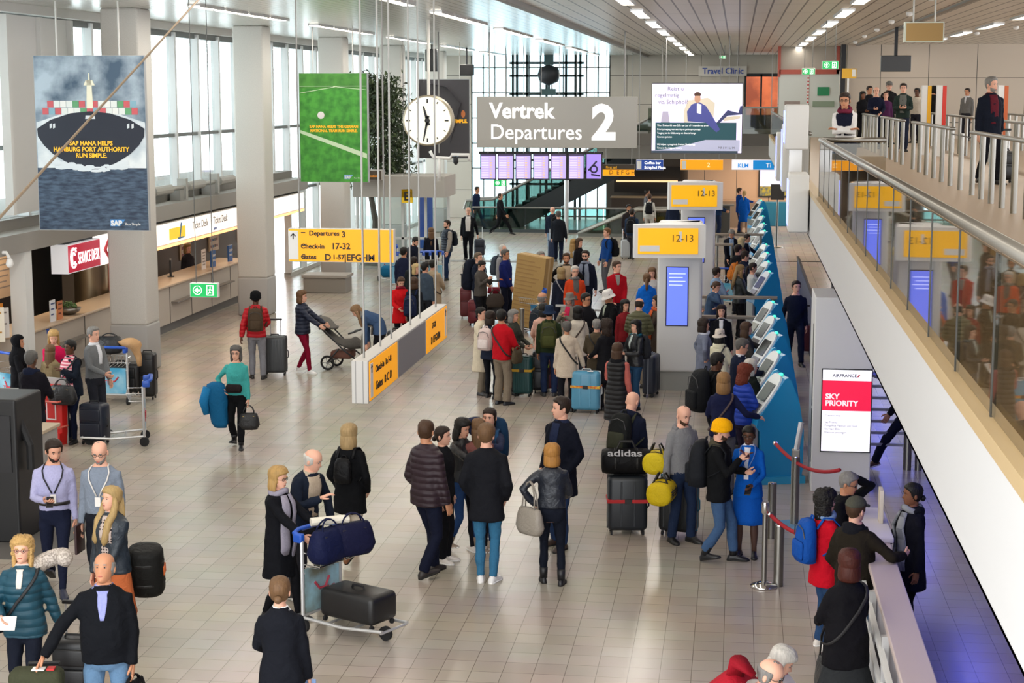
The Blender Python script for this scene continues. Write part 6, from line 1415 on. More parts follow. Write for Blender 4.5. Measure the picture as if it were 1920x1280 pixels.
        if hk == 'hijab':
            hshell(lambda t, z: float(max(sm((t - 52) / 8), sm((z - .168) / .01 + .5))), 'headscarf', HM, .022, base=.9)
            mb = MB(); mb.loft([HT(np.array([(math.cos(a) * .08, .02 + math.sin(a) * .085, .04) for a in np.arange(18) * 2 * PI / 18]))] + [B.ring(1.5, .05, 18, bend=True), B.ring(1.43, .05, 18), B.ring(1.34, .045, 18), B.ring(1.24, .045, 18)][:0 or 4]); fin(mb, 'headscarf_drape', HM)
        if hk == 'hoodup':
            hshell(lambda t, z: float(max(sm((t - 50) / 8), sm((z - .17) / .01 + .5))), 'hood', HM, .03, base=.9)
    if glasses:
        mb = MB(); gm = mat('#1a1614' if glasses is True else glasses, .3)
        for s_ in (-1, 1):
            mb.tube([HT((s_ * .031 + .021 * math.cos(a), -.091 + .004 * abs(math.cos(a)), .112 + .016 * math.sin(a))) for a in np.linspace(0, 2 * PI, 13)[:-1]], .0028, 5, closed=True); mb.tube([HT((s_ * .052, -.088, .114)), HT((s_ * .077, -.06, .114)), HT((s_ * .079, .01, .112))], .0026, 5)
            if glasses == '#101010': mb.ell(HT((s_ * .031, -.09, .111)), .021, .004, .016, 10, 5, H3)
        mb.tube([HT((-.011, -.095, .114)), HT((.011, -.095, .114))], .0026, 5); fin(mb, 'glasses', gm)
    root['_k'] = k
    person.last = (root, B, AR, k, HT, po)
    return root
def hand_world(side):
    root, B, AR, k, HT, po = person.last
    sgn, sh, el, wr, nm = AR[0 if side == 'L' else 1]; d = (wr - el) / np.linalg.norm(wr - el)
    return to_world((wr + d * .1) * k)
def to_world(p):
    root = person.last[0]; a = root.rotation_euler[2]; c, s = math.cos(a), math.sin(a); L = root.location
    return np.array((L[0] + p[0] * c - p[1] * s, L[1] + p[0] * s + p[1] * c, L[2] + p[2]))
def head_at(px, py, h, zf=0.):
    p = at(px, py, zf + h * 1.0); return (p[0], p[1], zf)
# ------------------------------------------------------------------ everyone in the hall
def P(label, px, py, h, face, sex='m', zf=0., **kw):
    B = Body(sex, h, kw.get('lean', 0.)); p = B.bend((0, .012, 1.76)) * B.k; a = math.radians(face); c, s = math.cos(a), math.sin(a)
    q = at(px, py, zf + p[2]); pos = (q[0] - (p[0] * c - p[1] * s), q[1] - (p[0] * s + p[1] * c), zf)
    return person(label, pos, face, sex, h, **kw)
def T(c, kind='trousers', bump=None): return (kind, c)
J = lambda k, c, b='cloth': (k, c, b)
NAVY, BLK, JEAN, LJEAN, GRY = '#171c2c', '#121215', '#26395a', '#4a6a90', '#5c5d60'
# --- lower left
P('man in a lilac shirt with a dark lanyard looking at his phone while walking', 97, 812, 1.76, 18, hair=('short', 'dark'), top=J('shirt', '#a9a8cc'), legs=T('#171c30'), shoes='#20263a', arms=('down', 'phone'), stance='walk', look=22, nod=14, lanyard='#1a1a24', belt='#181414', beard='dark', slim=True)
phone('R', 'dark phone in the hand of the man in the lilac shirt')
P('bald man with glasses in a grey-blue shirt wearing a white lanyard', 187, 820, 1.78, 5, skin='p', hair=('bald', 'grey'), top=J('shirt', '#7d8796'), legs=T('#1a1c24'), arms=('down', 'down'), stance='step', nod=14, glasses=True, lanyard='#d8d4d0', beard='grey', fat=1.1)
p = hand_world('R'); o = tag(MB().rbox(0, 0, 0, .03, .24, .32, .008).build('folder', mat('#30181c', .5)), 'dark folder held by the bald man with the white lanyard', 'folder'); o.location = (p[0], p[1] - .05, p[2] - .05)
P('woman with very long blond hair in a navy leather jacket and orange skirt', 207, 908, 1.68, -8, 'f', skin='p', hair=('locks', '#b89a66', .42), top=J('jacket', '#1d2833', 'leather'), inner=('x', pattern('dots', '#241a1a', '#b8a8a0', .8, 34)), open_=(20, 20, 1.0), skirt=('#b8633a', .42, .06), legs=('bare', '#c89880'), arms=('clasp', 'down'), look=-25, nod=-8, stance='step')
p = to_world((.2, .12, 0)); duffel('black and orange trimmed sports bag slung at the side of the long haired blond woman', (p[0] + .05, p[1] + .05), 100, .5, .17, '#1b1b1a', ends='#d8682a', z=.72, tilt=78)
P('bald man in a black zipped jacket looking up, pulling a case', 193, 1036, 1.76, 12, skin='m', hair=('fringe', 'grey'), top=J('jacket', '#0f1116'), inner='#8a8fc4', open_=(13, 3, 1.24), legs=T('#5a7896'), arms=(((.22, -.05, .84), (.9, .5, 0)), ((.5, -.18, .92), (.7, .5, .1))), nod=-16, look=-10, fat=1.28, stance='apart')
hand_R = hand_world('R'); hand_L = hand_world('L')
handbag('flat black laptop bag carried by the bald man in the black jacket', tuple(hand_L), 80, .36, .27, .06, '#121214', .6, .05, 'laptop_bag', 'bag', 'cloth', shape=1.0)
suitcase((hand_R[0] - .02, hand_R[1] + .12), 10, .34, .5, .24, '#34362a', 'olive soft cabin case pulled by the bald man in the black jacket', kind='soft', handle=.28)
t = thing('holdall', 'olive holdall with a white tag strapped on the olive cabin case', 'bag', (hand_R[0] - .02, hand_R[1] - .0, .56), math.radians(8))
MB().rbox(0, .02, .16, .44, .22, .3, .07).build('bag_body', mat('#3a3c2c', .8, 0, 'cloth'), t, smooth=True); MB().rbox(0, -.1, .12, .34, .06, .18, .025).build('front_pocket', mat('#34362a', .8, 0, 'cloth'), t, smooth=True); MB().box(-.02, .08, -.06, .02, .31, .32).build('white_tag', WHITE, t); MB().box(.1, .16, -.05, .02, .31, .325).build('red_tag', mat('#b02020', .5), t)
P('elderly woman with glasses in a teal puffer jacket holding papers', 40, 1003, 1.62, 8, 'f', skin='p', hair=('curly', 'blond'), top=J('puffer', '#1b4454', 'puffer'), hem=.8, inner='#cfc8c0', open_=(9, 5, 1.3), legs=T('#161a26'), arms=('pull', ((.14, -.26, 1.05), (.6, .3, -.6))), glasses='#6a3a3a', nod=-8, stance='step', strap=('#15161a', 1))
paper('R', 'white leaflet with a dark blue band held by the woman in teal', .2, .13)
p = to_world((0, 0, 0)); handbag('black shoulder bag at the hip of the woman in the teal jacket', (p[0] - .24, p[1] - .12, 1.03), 60, .3, .24, .1, '#1c1e26', .6, .03, 'shoulder_bag', bump='cloth')
t = thing('neck_pillow', 'patterned grey neck pillow on the shoulder of the woman in teal', 'pillow', (p[0] + .22, p[1] + .1, 1.36)); MB().tube([(.13 * math.cos(a), .1 * math.sin(a), .05 * math.sin(a + 1)) for a in np.linspace(-.6, 3.8, 12)], [.03] + [.075] * 10 + [.03], 12).build('cushion', pattern('noise', '#8a8078', '#c4bab0', .9, 60), t, smooth=True)
q = hand_world('L'); suitcase((q[0] + .02, q[1] + .22), 0, .36, .52, .24, '#151517', 'black wheeled case pulled by the woman in the teal jacket', kind='soft', handle=.3)
P('uniformed woman with a low bun in a black blazer seen from behind', 524, 1074, 1.70, 187, 'f', skin='p', hair=('bun', 'lbrown'), top=J('blazer', '#14161d'), skirt=('#141828', .5, .01), legs=('tights', '#2a2420'), arms=('hold', 'relax'), inner='#e8e8ea', stance='step')
p = hand_world('R'); o = tag(MB().rbox(0, 0, 0, .09, .02, .13, .006).build('passport_holder', mat('#7a98c8', .5)), 'light blue card wallet in the hand of the woman in the black blazer', 'wallet'); o.location = tuple(p)
# --- trolley couple
P('blond woman with glasses in a long black coat and grey scarf pushing a trolley', 521, 870, 1.66, 70, 'f', skin='p', hair=('bob', 'blond'), top=J('coat', '#101116'), hem=.52, scarf=('#8f8a98', .75), glasses=True, arms=(((.2, -.44, 1.02), (.5, .5, -.6)), ((.16, -.46, 1.02), (.5, .5, -.6))), legs=T('#101014'), stance='step', slim=True, shoes='#16161a', nod=4)
W1 = to_world((0, -.1, 0))
P('old man in a navy jacket over a beige vest leaning and gesturing with his hand', 590, 838, 1.74, 62, skin='p', hair=('fringe', 'white'), top=J('jacket', '#1a2130'), inner='#b8a894', open_=(30, 24, .98), arms=(((.2, -.2, .95), (.8, .6, 0)), ((.12, -.34, 1.24), (.6, .3, -.6))), lean=16, legs=T('#2a2a30'), stance='step', nod=10, look=20, collar=True)
P('blond woman in a black knee coat with a small black backpack, seen from behind', 654, 785, 1.70, 168, 'f', skin='p', hair=('mid', '#b09468'), top=J('coat', '#0f1013'), hem=.66, legs=T('#c4b8a8'), shoes='#8a5a3a', arms=('pocket', 'pocket'), stance='walk', look=-6)
backpack('tiny black backpack on the blond woman with cream trousers', '#141416', .22, .3, .12, off=.0, pocket=False, rough=.4)
# --- group in the middle
P('stout man in a plum quilted jacket and navy trousers seen from behind', 800, 783, 1.84, 140, skin='m', hair=('thin', 'brown'), top=J('puffer', '#2e2027', 'puffer'), hem=.82, legs=T('#14182a'), shoes='#2c2624', arms=('pocket', 'relax'), fat=1.12, stance='step', look=30)
P('dark haired woman half hidden behind the man in the plum jacket, smiling', 830, 797, 1.64, 80, 'f', skin='p', hair=('bun', 'dark'), top=J('jacket', '#17181c'), legs=T('#121216'), shoes='#d8d0c8', stance='close')
P('dark haired woman in a black leather jacket hugging her friend', 865, 779, 1.66, 60, 'f', skin='l', hair=('mid', 'black'), top=J('jacket', '#16181c', 'leather'), arms=('hug', 'hug'), legs=T('#26406a'), shoes='#8a7a6a', slim=True, boots=True, stance='step', nod=12, hem=.95)
P('woman with long brown hair in a dusty pink top being hugged', 897, 783, 1.64, 200, 'f', skin='l', hair=('long', 'lbrown', .34), top=J('sweater', '#7d4f4a'), arms=('hug', 'hold'), legs=T('#14151c'), shoes='#d8d0c8', slim=True, stance='close')
P('smiling young woman facing the group with a blue backpack', 918, 760, 1.71, -12, 'f', skin='p', hair=('pony', 'dark'), top=J('jacket', '#2b3048'), arms=('hug', 'ear'), legs=T('#20406a'), shoes='#8a7a6a', slim=True, stance='step', inner='#2a3a44')
backpack('dark blue travel backpack on the smiling young woman', '#1c3a58', .32, .5, .22, '#22466a', up=.12)
P('tall man in a long dark coat, blue jeans and white sneakers from behind', 912, 793, 1.83, 175, skin='p', hair=('short', 'lbrown'), top=J('coat', '#17181d'), hem=.7, legs=T('#356a8c'), shoes='#e4e2e0', arms=('pocket', 'pocket'), slim=True, stance='close', fat=.95)
P('short haired woman in a navy leather jacket with a taupe shoulder bag', 1035, 830, 1.62, 184, 'f', skin='p', hair=('bob', '#b07c3c'), top=J('jacket', '#191f2a', 'leather'), hem=.97, legs=T('#131722'), shoes='#121216', boots=True, slim=True, arms=('hip', 'hold'), stance='stand2')
p = to_world((.24, .12, 1.3 * .93)); handbag('taupe slouchy shoulder bag of the short haired woman', tuple(p + (0, 0, .0)), 140, .36, .3, .14, '#8f877c', .5, .3, 'shoulder_bag')
P('tall dark haired man in a long navy coat with his hands in his pockets', 1053, 743, 1.86, -38, skin='p', hair=('short', 'dark'), top=J('coat', '#10131f'), hem=.62, inner='#1f2740', open_=(17, 12, 1.1), legs=T('#27395a'), shoes='#3a2a22', arms=('pocket', 'pocket'), stance='stand2', look=-30)
# --- luggage men
P('bald man in a navy hoodie with a black backpack leaning on a sports bag', 1187, 729, 1.76, 152, skin='p', hair=('bald', 'grey'), top=J('sweater', '#151a2c'), hem=.84, hood='#151a2c', legs=T('#1a2438'), arms=('hold', 'low'), lean=10, nod=16, stance='step')
backpack('black and olive backpack on the bald man in the navy hoodie', '#161818', .32, .5, .2, '#34362a')
P('bearded bald man in a grey hooded sweatshirt carrying yellow bags', 1280, 757, 1.72, 40, skin='p', hair=('bald', 'dark'), top=J('sweater', '#7a7a7c'), hem=.88, hood='#757577', legs=T('#1e2a42'), beard='brown', arms=('low', 'bag'), nod=14, stance='stand2')
p = to_world((-.3, -.02, 0)); duffel('yellow drum bag with black straps, the lower of the pair', (p[0] - .02, p[1] - .1), 80, .4, .15, '#c4a81a', z=.55, strip='#1a1a1a'); duffel('yellow drum bag with black straps, the upper of the pair', (p[0] - .1, p[1] + .25), 80, .4, .14, '#c8b020', z=.86, ends='#c8e040')
P('man in a yellow beanie and black coat with a large dark backpack', 1350, 783, 1.72, 78, skin='p', hair=('short', 'brown'), top=J('jacket', '#111214'), hem=.78, legs=T('#3c5678'), shoes='#17171a', boots=True, hat=('beanie', '#f0ac08'), beard='brown', arms=('phone', 'phonehi'), nod=14, hood='#4a4638', stance='step', look=10)
backpack('large dark grey backpack on the man in the yellow beanie', '#1c1e22', .34, .56, .24)
phone('R', 'maroon phone held up by the man in the yellow beanie', '#4a1420')
P('uniformed woman with glasses in a bright blue suit touching her chin', 1405, 795, 1.60, -12, 'f', skin='d', hair=('bun', 'black'), top=J('blazer', '#0b58b4'), inner='#dfe2ea', open_=(13, 3, 1.16), skirt=('#0b50a8', .46, .06), legs=('tights', '#4a3228'), arms=('hold', ((.0, -.22, 1.36), (.6, 0, -.8))), glasses=True, lanyard='#5a80c0', nod=10, shoes='#14141a')
phone('L', 'dark tablet in the arm of the uniformed woman in bright blue', '#16161c')
# --- along the kiosks
P('woman with blond-brown hair in a loose navy top, back to the camera', 1357, 697, 1.70, 178, 'f', skin='p', hair=('mid', '#9a7448'), top=J('jacket', '#1b2040'), hem=.84, legs=T('#55565c'), arms=('hold', 'side'), stance='stand2', strap=('#4a3a3a', -1))
P('young man in black with a huge black rucksack by the kiosks', 1343, 660, 1.76, 120, skin='d', hair=('short', 'black'), top=J('jacket', '#101112'), legs=T('#17181c'), arms=('hold', 'hold'), nod=12, stance='stand')
backpack('huge black rucksack on the young man beside the kiosks', '#17191c', .38, .62, .28)
P('woman with curly red hair in a bright blue puffer jacket at the kiosks', 1395, 682, 1.66, 120, 'f', skin='p', hair=('curly', 'red'), top=J('puffer', '#1b40b0', 'puffer'), legs=T('#2a2438'), arms=('phone', 'hold'), nod=12)
paper('R', 'white printed pages held by the woman with curly red hair', .2, .26)
P('white haired woman in a dark green coat at the nearest kiosk', 1409, 672, 1.6, 110, 'f', skin='p', hair=('bob', 'white'), top=J('coat', '#1b211e'), legs=T('#17181c'), arms=('hold', 'hold'))
P('grey haired man in a navy suit jacket with glasses pressing a kiosk screen', 1392, 633, 1.73, 96, skin='l', hair=('short', 'salt'), top=J('blazer', '#151c30'), inner='#d8dae0', legs=T('#17192a'), arms=('touch', 'touch'), glasses=True, nod=12, lean=6)
P('woman with straight brown hair touching the third kiosk screen', 1400, 603, 1.62, 98, 'f', skin='p', hair=('mid', 'brown'), top=J('coat', '#3c3a3a'), legs=T('#1b1c20'), arms=('touch', 'hold'))
P('woman in a cream hooded coat and pale bucket hat from behind', 1350, 617, 1.56, 150, 'f', skin='l', hair=('bob', 'black'), hat=('bucket', '#cfc4b8'), top=J('coat', '#cfcab0'), hood='#cfcab0', legs=T('#3a3a40'), arms=('hold', 'hold'), strap=('#1a1a1c', -1))
P('woman in a grey-blue coat with short dark hair and a patterned collar', 1320, 596, 1.62, 105, 'f', skin='l', hair=('bob', 'dark'), top=J('coat', '#6c7284'), scarf=('#b8bcc8', 0), legs=T('#1c1c22'), arms=('hip', 'hip'))
P('woman with a fringe in a black suit and white blouse facing the camera', 1353, 571, 1.62, 0, 'f', skin='p', hair=('bob', 'dark'), top=J('blazer', '#14151b'), inner='#dfe0e4', open_=(14, 4, 1.16), legs=T('#14151a'), arms=('down', 'down'))
P('woman in a blue denim jacket resting her chin on her hand at the rail', 1345, 526, 1.64, 55, 'f', skin='p', hair=('bun', 'brown'), top=J('jacket', '#3f5470'), legs=T('#22242c'), arms=('cross', 'chin'), nod=12, lean=14)
P('person in a pale blue jacket with short dark hair behind the denim jacket woman', 1344, 500, 1.66, 130, 'f', skin='l', hair=('short', 'dark'), top=J('jacket', '#8299b4'), legs=T('#20304a'), arms=('hold', 'hold'))
P('woman with very long fair hair in a dark leather jacket reading papers', 1387, 495, 1.70, 105, 'f', skin='p', hair=('locks', '#94774c', .44), top=J('jacket', '#1e2524', 'leather'), legs=T('#121216'), arms=('hold', 'hold'), nod=10)
paper('L', 'white papers held by the woman with very long fair hair', .22, .28)
P('person in a white top with a dark backpack strap at the kiosks', 1411, 491, 1.64, 100, 'f', skin='l', hair=('pony', 'dark'), top=J('sweater', '#c9c9c8'), legs=T('#27303c'), arms=('touch', 'touch'), nod=10)
P('dark haired man in navy bending to a kiosk with an orange bag', 1400, 470, 1.74, 110, skin='l', hair=('short', 'dark'), top=J('jacket', '#1d2434'), legs=T('#22242c'), arms=('touch', 'hold'), lean=10)
backpack('orange backpack on the man bending to a kiosk', '#c8742a', .3, .42, .18, lop=.08)
P('short haired man in a dark jacket standing at the middle kiosks', 1384, 458, 1.75, 140, skin='l', hair=('short', 'dark'), top=J('jacket', '#1b1c20'), legs=T('#22232a'))
P('light blond woman in a brown coat at the middle kiosks', 1391, 445, 1.64, 120, 'f', skin='p', hair=('bob', '#d0bc90'), top=J('coat', '#5a3f34'), legs=T('#22232a'))
P('woman with a topknot in a dark suit bending to a kiosk', 1403, 438, 1.68, 75, 'f', skin='l', hair=('bun', 'dark'), top=J('blazer', '#151a2a'), inner='#c8d0d8', legs=T('#171c2a'), arms=('touch', 'hold'), lean=10)
P('older man in a dark suit and light blue shirt looking down at a trolley', 1372, 428, 1.72, 5, skin='l', hair=('short', 'grey'), top=J('blazer', '#171a24'), inner='#8fa8cc', open_=(18, 12, .98), legs=T('#1a1c24'), arms=('low', 'low'), nod=30, lean=12)
P('uniformed woman in bright blue with a blond ponytail at the far kiosks', 1396, 357, 1.70, 168, 'f', skin='p', hair=('pony', 'blond'), top=J('blazer', '#0c56b0'), skirt=('#0c56b0', .5, .03), legs=('tights', '#a07a60'))
P('tall colleague in dark blue uniform pointing beside the uniformed blond woman', 1387, 352, 1.78, 100, skin='l', hair=('short', 'brown'), top=J('blazer', '#123a7c'), legs=T('#122a5a'), arms=('down', 'touch'))
P('person in dark blue standing at the far podium desk', 1347, 359, 1.75, 80, skin='m', hair=('short', 'black'), top=J('jacket', '#152a4a'), legs=T('#152038'), arms=('hold', 'hold'))
P('woman with short fair hair in a navy puffer coat beside the totem screen', 1262, 530, 1.68, 70, 'f', skin='p', hair=('bob', '#a87c48'), top=J('puffer', '#1a2236', 'puffer'), hem=.78, legs=T('#2a4468'), arms=('hold', 'hold'), shoes='#121214')
P('woman with short brown hair in black, with a walking stick by the totem', 1284, 527, 1.70, 80, 'f', skin='l', hair=('bob', 'brown'), top=J('jacket', '#14151a'), legs=T('#22406a'), arms=('phone', 'hold'), hem=.72)
p = to_world((-.12, -.34, 0)); o = tag(MB().tube([(0, 0, 0), (0, 0, .86), (-.04, 0, .92), (-.1, 0, .92)], .011, 6).build('walking_stick', BLACK), 'thin black walking stick beside the woman in black', 'walking stick'); o.location = (p[0], p[1], 0)
# --- big queue
P('woman with long brown hair in a dark brown coat with an orange scarf', 1232, 553, 1.64, -80, 'f', skin='l', hair=('long', 'dark', .3), top=J('coat', '#4a4038'), scarf=('#c05a34', .6), legs=T('#121214'), shoes='#3a2a22', arms=('phonehi', 'phonehi'), slim=True)
P('uniformed woman in a bright blue coat with a brown ponytail, from behind', 1213, 511, 1.72, 182, 'f', skin='p', hair=('pony', 'lbrown'), top=J('coat', '#0f60c0'), hem=.55, legs=('tights', '#a07a60'))
P('young person with brown hair in a pale grey top facing the uniformed woman', 1223, 500, 1.68, -5, 'f', skin='p', hair=('mid', 'lbrown'), top=J('sweater', '#b4b2b0'), legs=T('#2a3040'), arms=('hold', 'hold'), nod=10)
p = to_world((.42, -.2, 0)); handbag('bright blue carrier bag beside the totem screen', (p[0], p[1], .5), 0, .42, .5, .18, '#1450c0', .5, .08, 'carrier_bag', hang=False, bump=None, shape=1.0)
P('man in a red fleece with a checked collar looking sideways', 1156, 489, 1.80, 20, skin='p', hair=('short', 'brown'), top=J('jacket', '#a0101e'), inner='#8d8a84', open_=(16, 4, 1.25), legs=T('#22242c'), arms=('low', 'low'), look=30, fat=1.1)
P('man in a white bucket hat and black jacket reading his papers', 1143, 543, 1.72, -55, skin='m', hair=('short', 'black'), hat=('bucket', '#dcd8d4'), top=J('jacket', '#121316'), inner='#a8b0a0', open_=(10, 3, 1.25), legs=T('#2a2a2e'), arms=('phone', 'phone'), nod=18)
P('black haired woman peering out behind the man in the olive puffer', 1172, 561, 1.58, 35, 'f', skin='l', hair=('bob', 'black'), top=J('jacket', '#7a1e24'), legs=T('#22222a'))
P('balding man in an olive quilted jacket and light trousers, back turned', 1199, 557, 1.70, 170, skin='l', hair=('fringe', 'dark'), top=J('puffer', '#55553c', 'puffer'), legs=T('#8a7f70'), arms=('hold', 'hold'), nod=16, lean=8)
P('young woman with a black bob in a black jacket with a teal hood', 1192, 599, 1.58, -48, 'f', skin='p', hair=('bob', 'black'), top=J('jacket', '#191b1f', 'leather'), hood='#0f5a70', inner='#b8c4c0', open_=(8, 4, 1.2), legs=T('#22405e'), arms=('phone', 'hold'), shoes='#16161a')
backpack('dark grey backpack on the young woman with the teal hood', '#2c2e32', .28, .42, .16)
paper('R', 'white documents in the hand of the young woman with the teal hood', .16, .2)
P('woman with long brown hair in a long black quilted vest and pink sleeves', 1158, 641, 1.64, 162, 'f', skin='l', hair=('long', 'brown', .3), top=J('puffer', '#15161a', 'puffer'), sleeves='#b8645c', hem=.45, legs=T('#22466e'), arms=('hold', 'down'), hood='#15161a', slim=True)
P('grey haired man in a brown coat with a shoulder strap seen from behind', 1119, 598, 1.54, 190, skin='l', hair=('short', 'grey'), top=J('coat', '#4c4234'), hem=.66, legs=T('#1c2230'), arms=('hold', 'hold'), strap=('#17171a', 1))
P('woman with dark wavy hair in black beside the grey haired man in brown', 1137, 598, 1.6, 230, 'f', skin='p', hair=('curly', 'dark'), top=J('coat', '#17171b'), legs=T('#17171b'), arms=('hold', 'hold'))
P('short grey haired person in a beige jacket, hand on the blue suitcase', 1063, 601, 1.59, 190, 'f', skin='m', hair=('short', 'salt'), top=J('coat', '#c4b5a2'), hem=.68, legs=T('#17181e'), arms=('down', ((.34, -.02, .84), (.3, .8, .1))), strap=('#17171a', 1), shoes='#17171a')
P('black haired woman in a cream jacket with a thin strap, from behind', 1083, 573, 1.58, 190, 'f', skin='l', hair=('bob', 'black'), top=J('coat', '#cdc3b4'), hem=.72, legs=T('#3a3c44'), arms=('hold', 'hold'), strap=('#3a2a22', -1))
P('man with black hair in a dark jacket looking past the cream jacket woman', 1099, 549, 1.70, 55, skin='m', hair=('short', 'black'), top=J('jacket', '#1b1b1f'), legs=T('#22222a'), glasses=True, arms=('hold', 'hold'))
P('woman in a grey cloche hat with a pink bag holding a tissue', 1068, 549, 1.58, -20, 'f', skin='l', hair=('bob', 'grey'), hat=('bucket', '#77716a'), top=J('coat', '#7b766c'), inner='#c02850', open_=(20, 14, 1.1), legs=T('#3a3a3e'), arms=('chest', 'phonehi'))
P('person in a dark blue hat and green jacket with an olive backpack', 1030, 573, 1.66, 184, skin='m', hair=('short', 'black'), hat=('bucket', '#1d2c44'), top=J('jacket', '#26331f'), legs=T('#1f2c4a'), arms=('down', 'down'), shoes='#2c2c2e')
backpack('olive backpack on the person in the dark blue hat', '#3c4022', .31, .46, .18, '#464a26')
P('black haired woman in a pale pink coat among the tour group', 1019, 568, 1.6, 200, 'f', skin='l', hair=('bob', 'black'), top=J('coat', '#d0a594'), legs=T('#2c2c32'), arms=('hold', 'down'))
P('bald man in an olive coat with a dark backpack beside the pink coat', 1017, 547, 1.72, 150, skin='m', hair=('fringe', 'grey'), top=J('jacket', '#666250'), legs=T('#2a2a2e'), glasses=True)
backpack('dark backpack on the bald man in the olive coat', '#222830', .28, .42, .16)
P('black haired man in a red jacket with beige trousers and a crossbody strap', 941, 580, 1.70, 150, skin='m', hair=('short', 'black'), top=J('jacket', '#b3121f'), hem=.84, legs=T('#7b6f60', 'wide'), shoes='#20242c', arms=('hold', 'hold'), strap=('#1c1a18', 1), look=30, glasses=True)
q = to_world((-.3, -.04, 0)); handbag('small brown crossbody pouch at the hip of the man in red', (q[0], q[1], 1.06), 60, .24, .24, .12, '#4a4030', .6, .05, 'pouch', bump='cloth')
P('woman with a dark bob in navy carrying a white backpack', 919, 582, 1.6, 160, 'f', skin='l', hair=('bob', 'dark'), top=J('jacket', '#1d2434'), hem=.8, legs=T('#14161c'), arms=('hold', 'hold'), shoes='#16161a', slim=True, stance='stand2')
backpack('white and pink backpack on the woman with the dark bob', '#cdb8b2', .28, .4, .18, '#d8ccc8')
P('short dark haired woman in a long cream coat watching the queue', 902, 575, 1.62, 75, 'f', skin='p', hair=('short', 'black'), top=J('coat', '#cfc3ac'), hem=.48, legs=T('#7a7062'), shoes='#3a3a3c', arms=('hold', 'hold'))
P('grey haired woman in a dark checked coat behind the man in red', 963, 580, 1.56, 70, 'f', skin='l', hair=('bob', 'grey'), top=J('coat', '#3a3c36'), legs=T('#2c2c30'), arms=('hold', 'hold'))
P('young woman in a grey-brown jacket looking at her phone beside maroon cases', 901, 486, 1.66, 62, 'f', skin='p', hair=('bun', 'black'), top=J('jacket', '#4c4844'), legs=T('#15161a'), arms=('phonehi', 'phonehi'), nod=22)
p = hand_world('L'); handbag('dark brown bag hanging beside the woman with maroon cases', (p[0] + .1, p[1], .98), 30, .4, .3, .14, '#3c3530', .7, .1, 'handbag', bump='cloth')
P('man with fair hair behind the woman with the maroon cases', 897, 473, 1.74, 60, skin='p', hair=('short', '#6a5a48'), top=J('jacket', '#1a2030'), legs=T('#1a2030'), arms=('down', 'hold'))
backpack('tall navy trekking rucksack on the man behind the maroon cases', '#161c2a', .38, .74, .28)
P('man in a royal blue tracksuit top with white sleeve stripes', 948, 467, 1.76, 70, skin='m', hair=('short', 'salt'), top=J('jacket', '#16205c'), legs=T('#131726'), arms=('down', 'low'), belt='#d0601a')
P('white haired man in a grey hoodie with a grey rucksack', 943, 458, 1.74, 60, skin='p', hair=('thin', 'white'), top=J('sweater', '#8c8c90'), legs=T('#6a6a70'))
backpack('grey rucksack on the white haired man', '#3c4450', .32, .5, .2)
P('grey haired man in a black zip sweater pulling the trolley with a tall carton', 1014, 471, 1.80, 40, skin='p', hair=('short', 'grey'), top=J('sweater', '#1a1822'), hem=.86, legs=T('#14141a'), arms=('hip', 'pull'), fat=1.1)
P('bearded man in a beige and black jacket further back in the queue', 1062, 474, 1.76, 5, skin='m', hair=('short', 'brown'), top=J('jacket', '#1b1a1a'), inner='#b09a80', open_=(34, 30, 1.0), beard='brown', legs=T('#2a2a30'), arms=('hip', 'hip'))
P('fair haired woman in a navy jacket seen from behind in the queue', 1052, 501, 1.64, 210, 'f', skin='p', hair=('bob', '#9a8258'), top=J('jacket', '#1b2030'), legs=T('#1b2030'), strap=('#8a8a90', 1))
P('white haired man with glasses in an orange jacket and grey scarf', 1078, 498, 1.72, 20, skin='p', hair=('short', 'white'), top=J('jacket', '#c2401e'), inner='#5c5a58', open_=(18, 12, 1.0), glasses=True, scarf=('#6c6a68', 0), legs=T('#2a2a30'))
P('man in dark sunglasses and a navy sweater with a grey scarf', 1098, 469, 1.80, -12, skin='p', hair=('short', 'dark'), top=J('sweater', '#161b2c'), hem=.84, scarf=('#7c8496', .5), glasses='#101010', legs=T('#16202e'), arms=('bag', 'pocket'), beard='dark')
P('woman with long fair wavy hair in a grey top, back to the queue', 1075, 447, 1.66, 160, 'f', skin='p', hair=('long', '#a8844e', .4), top=J('sweater', '#a4a4a6'), legs=T('#2a3040'))
P('woman in black talking with the fair haired woman in grey', 1086, 446, 1.68, 60, 'f', skin='p', hair=('mid', 'brown'), top=J('jacket', '#17151a'), legs=T('#1c1c24'))
P('fair haired man in a blue zip jacket with a black backpack, walking across', 1138, 427, 1.78, -60, skin='p', hair=('short', '#7a5636'), top=J('sweater', '#123f80'), legs=T('#55565c'), arms=('relax', 'relax'), stance='stand2')
backpack('black backpack on the fair haired man in blue', '#15161a', .32, .5, .2)
# --- far end
P('dark haired man with a black backpack heading to the far escalators', 1185, 388, 1.74, 176, skin='m', hair=('short', 'dark'), top=J('jacket', '#22344e'), legs=T('#3a3c44'), stance='walk', arms=('swingf', 'swingb'))
backpack('black backpack on the man heading to the far escalators', '#15171c', .32, .5, .2)
P('bearded man facing the camera beside the far escalator top', 1179, 383, 1.72, 20, skin='m', hair=('short', 'black'), top=J('jacket', '#2a2426'), legs=T('#22222a'), beard='black')
P('person in a white top with a black backpack near the far escalator', 1218, 363, 1.74, 178, 'f', skin='l', hair=('short', 'brown'), top=J('sweater', '#c9c6be'), legs=T('#b4b0a8'))
backpack('small black backpack on the person in white near the far escalator', '#17181c', .28, .42, .16)
P('person in a navy hooded coat at the looped escalator rail', 1262, 373, 1.72, 175, skin='m', hair=('short', 'dark'), top=J('jacket', '#1a2236'), legs=T('#1a2236'), hood='#1a2236')
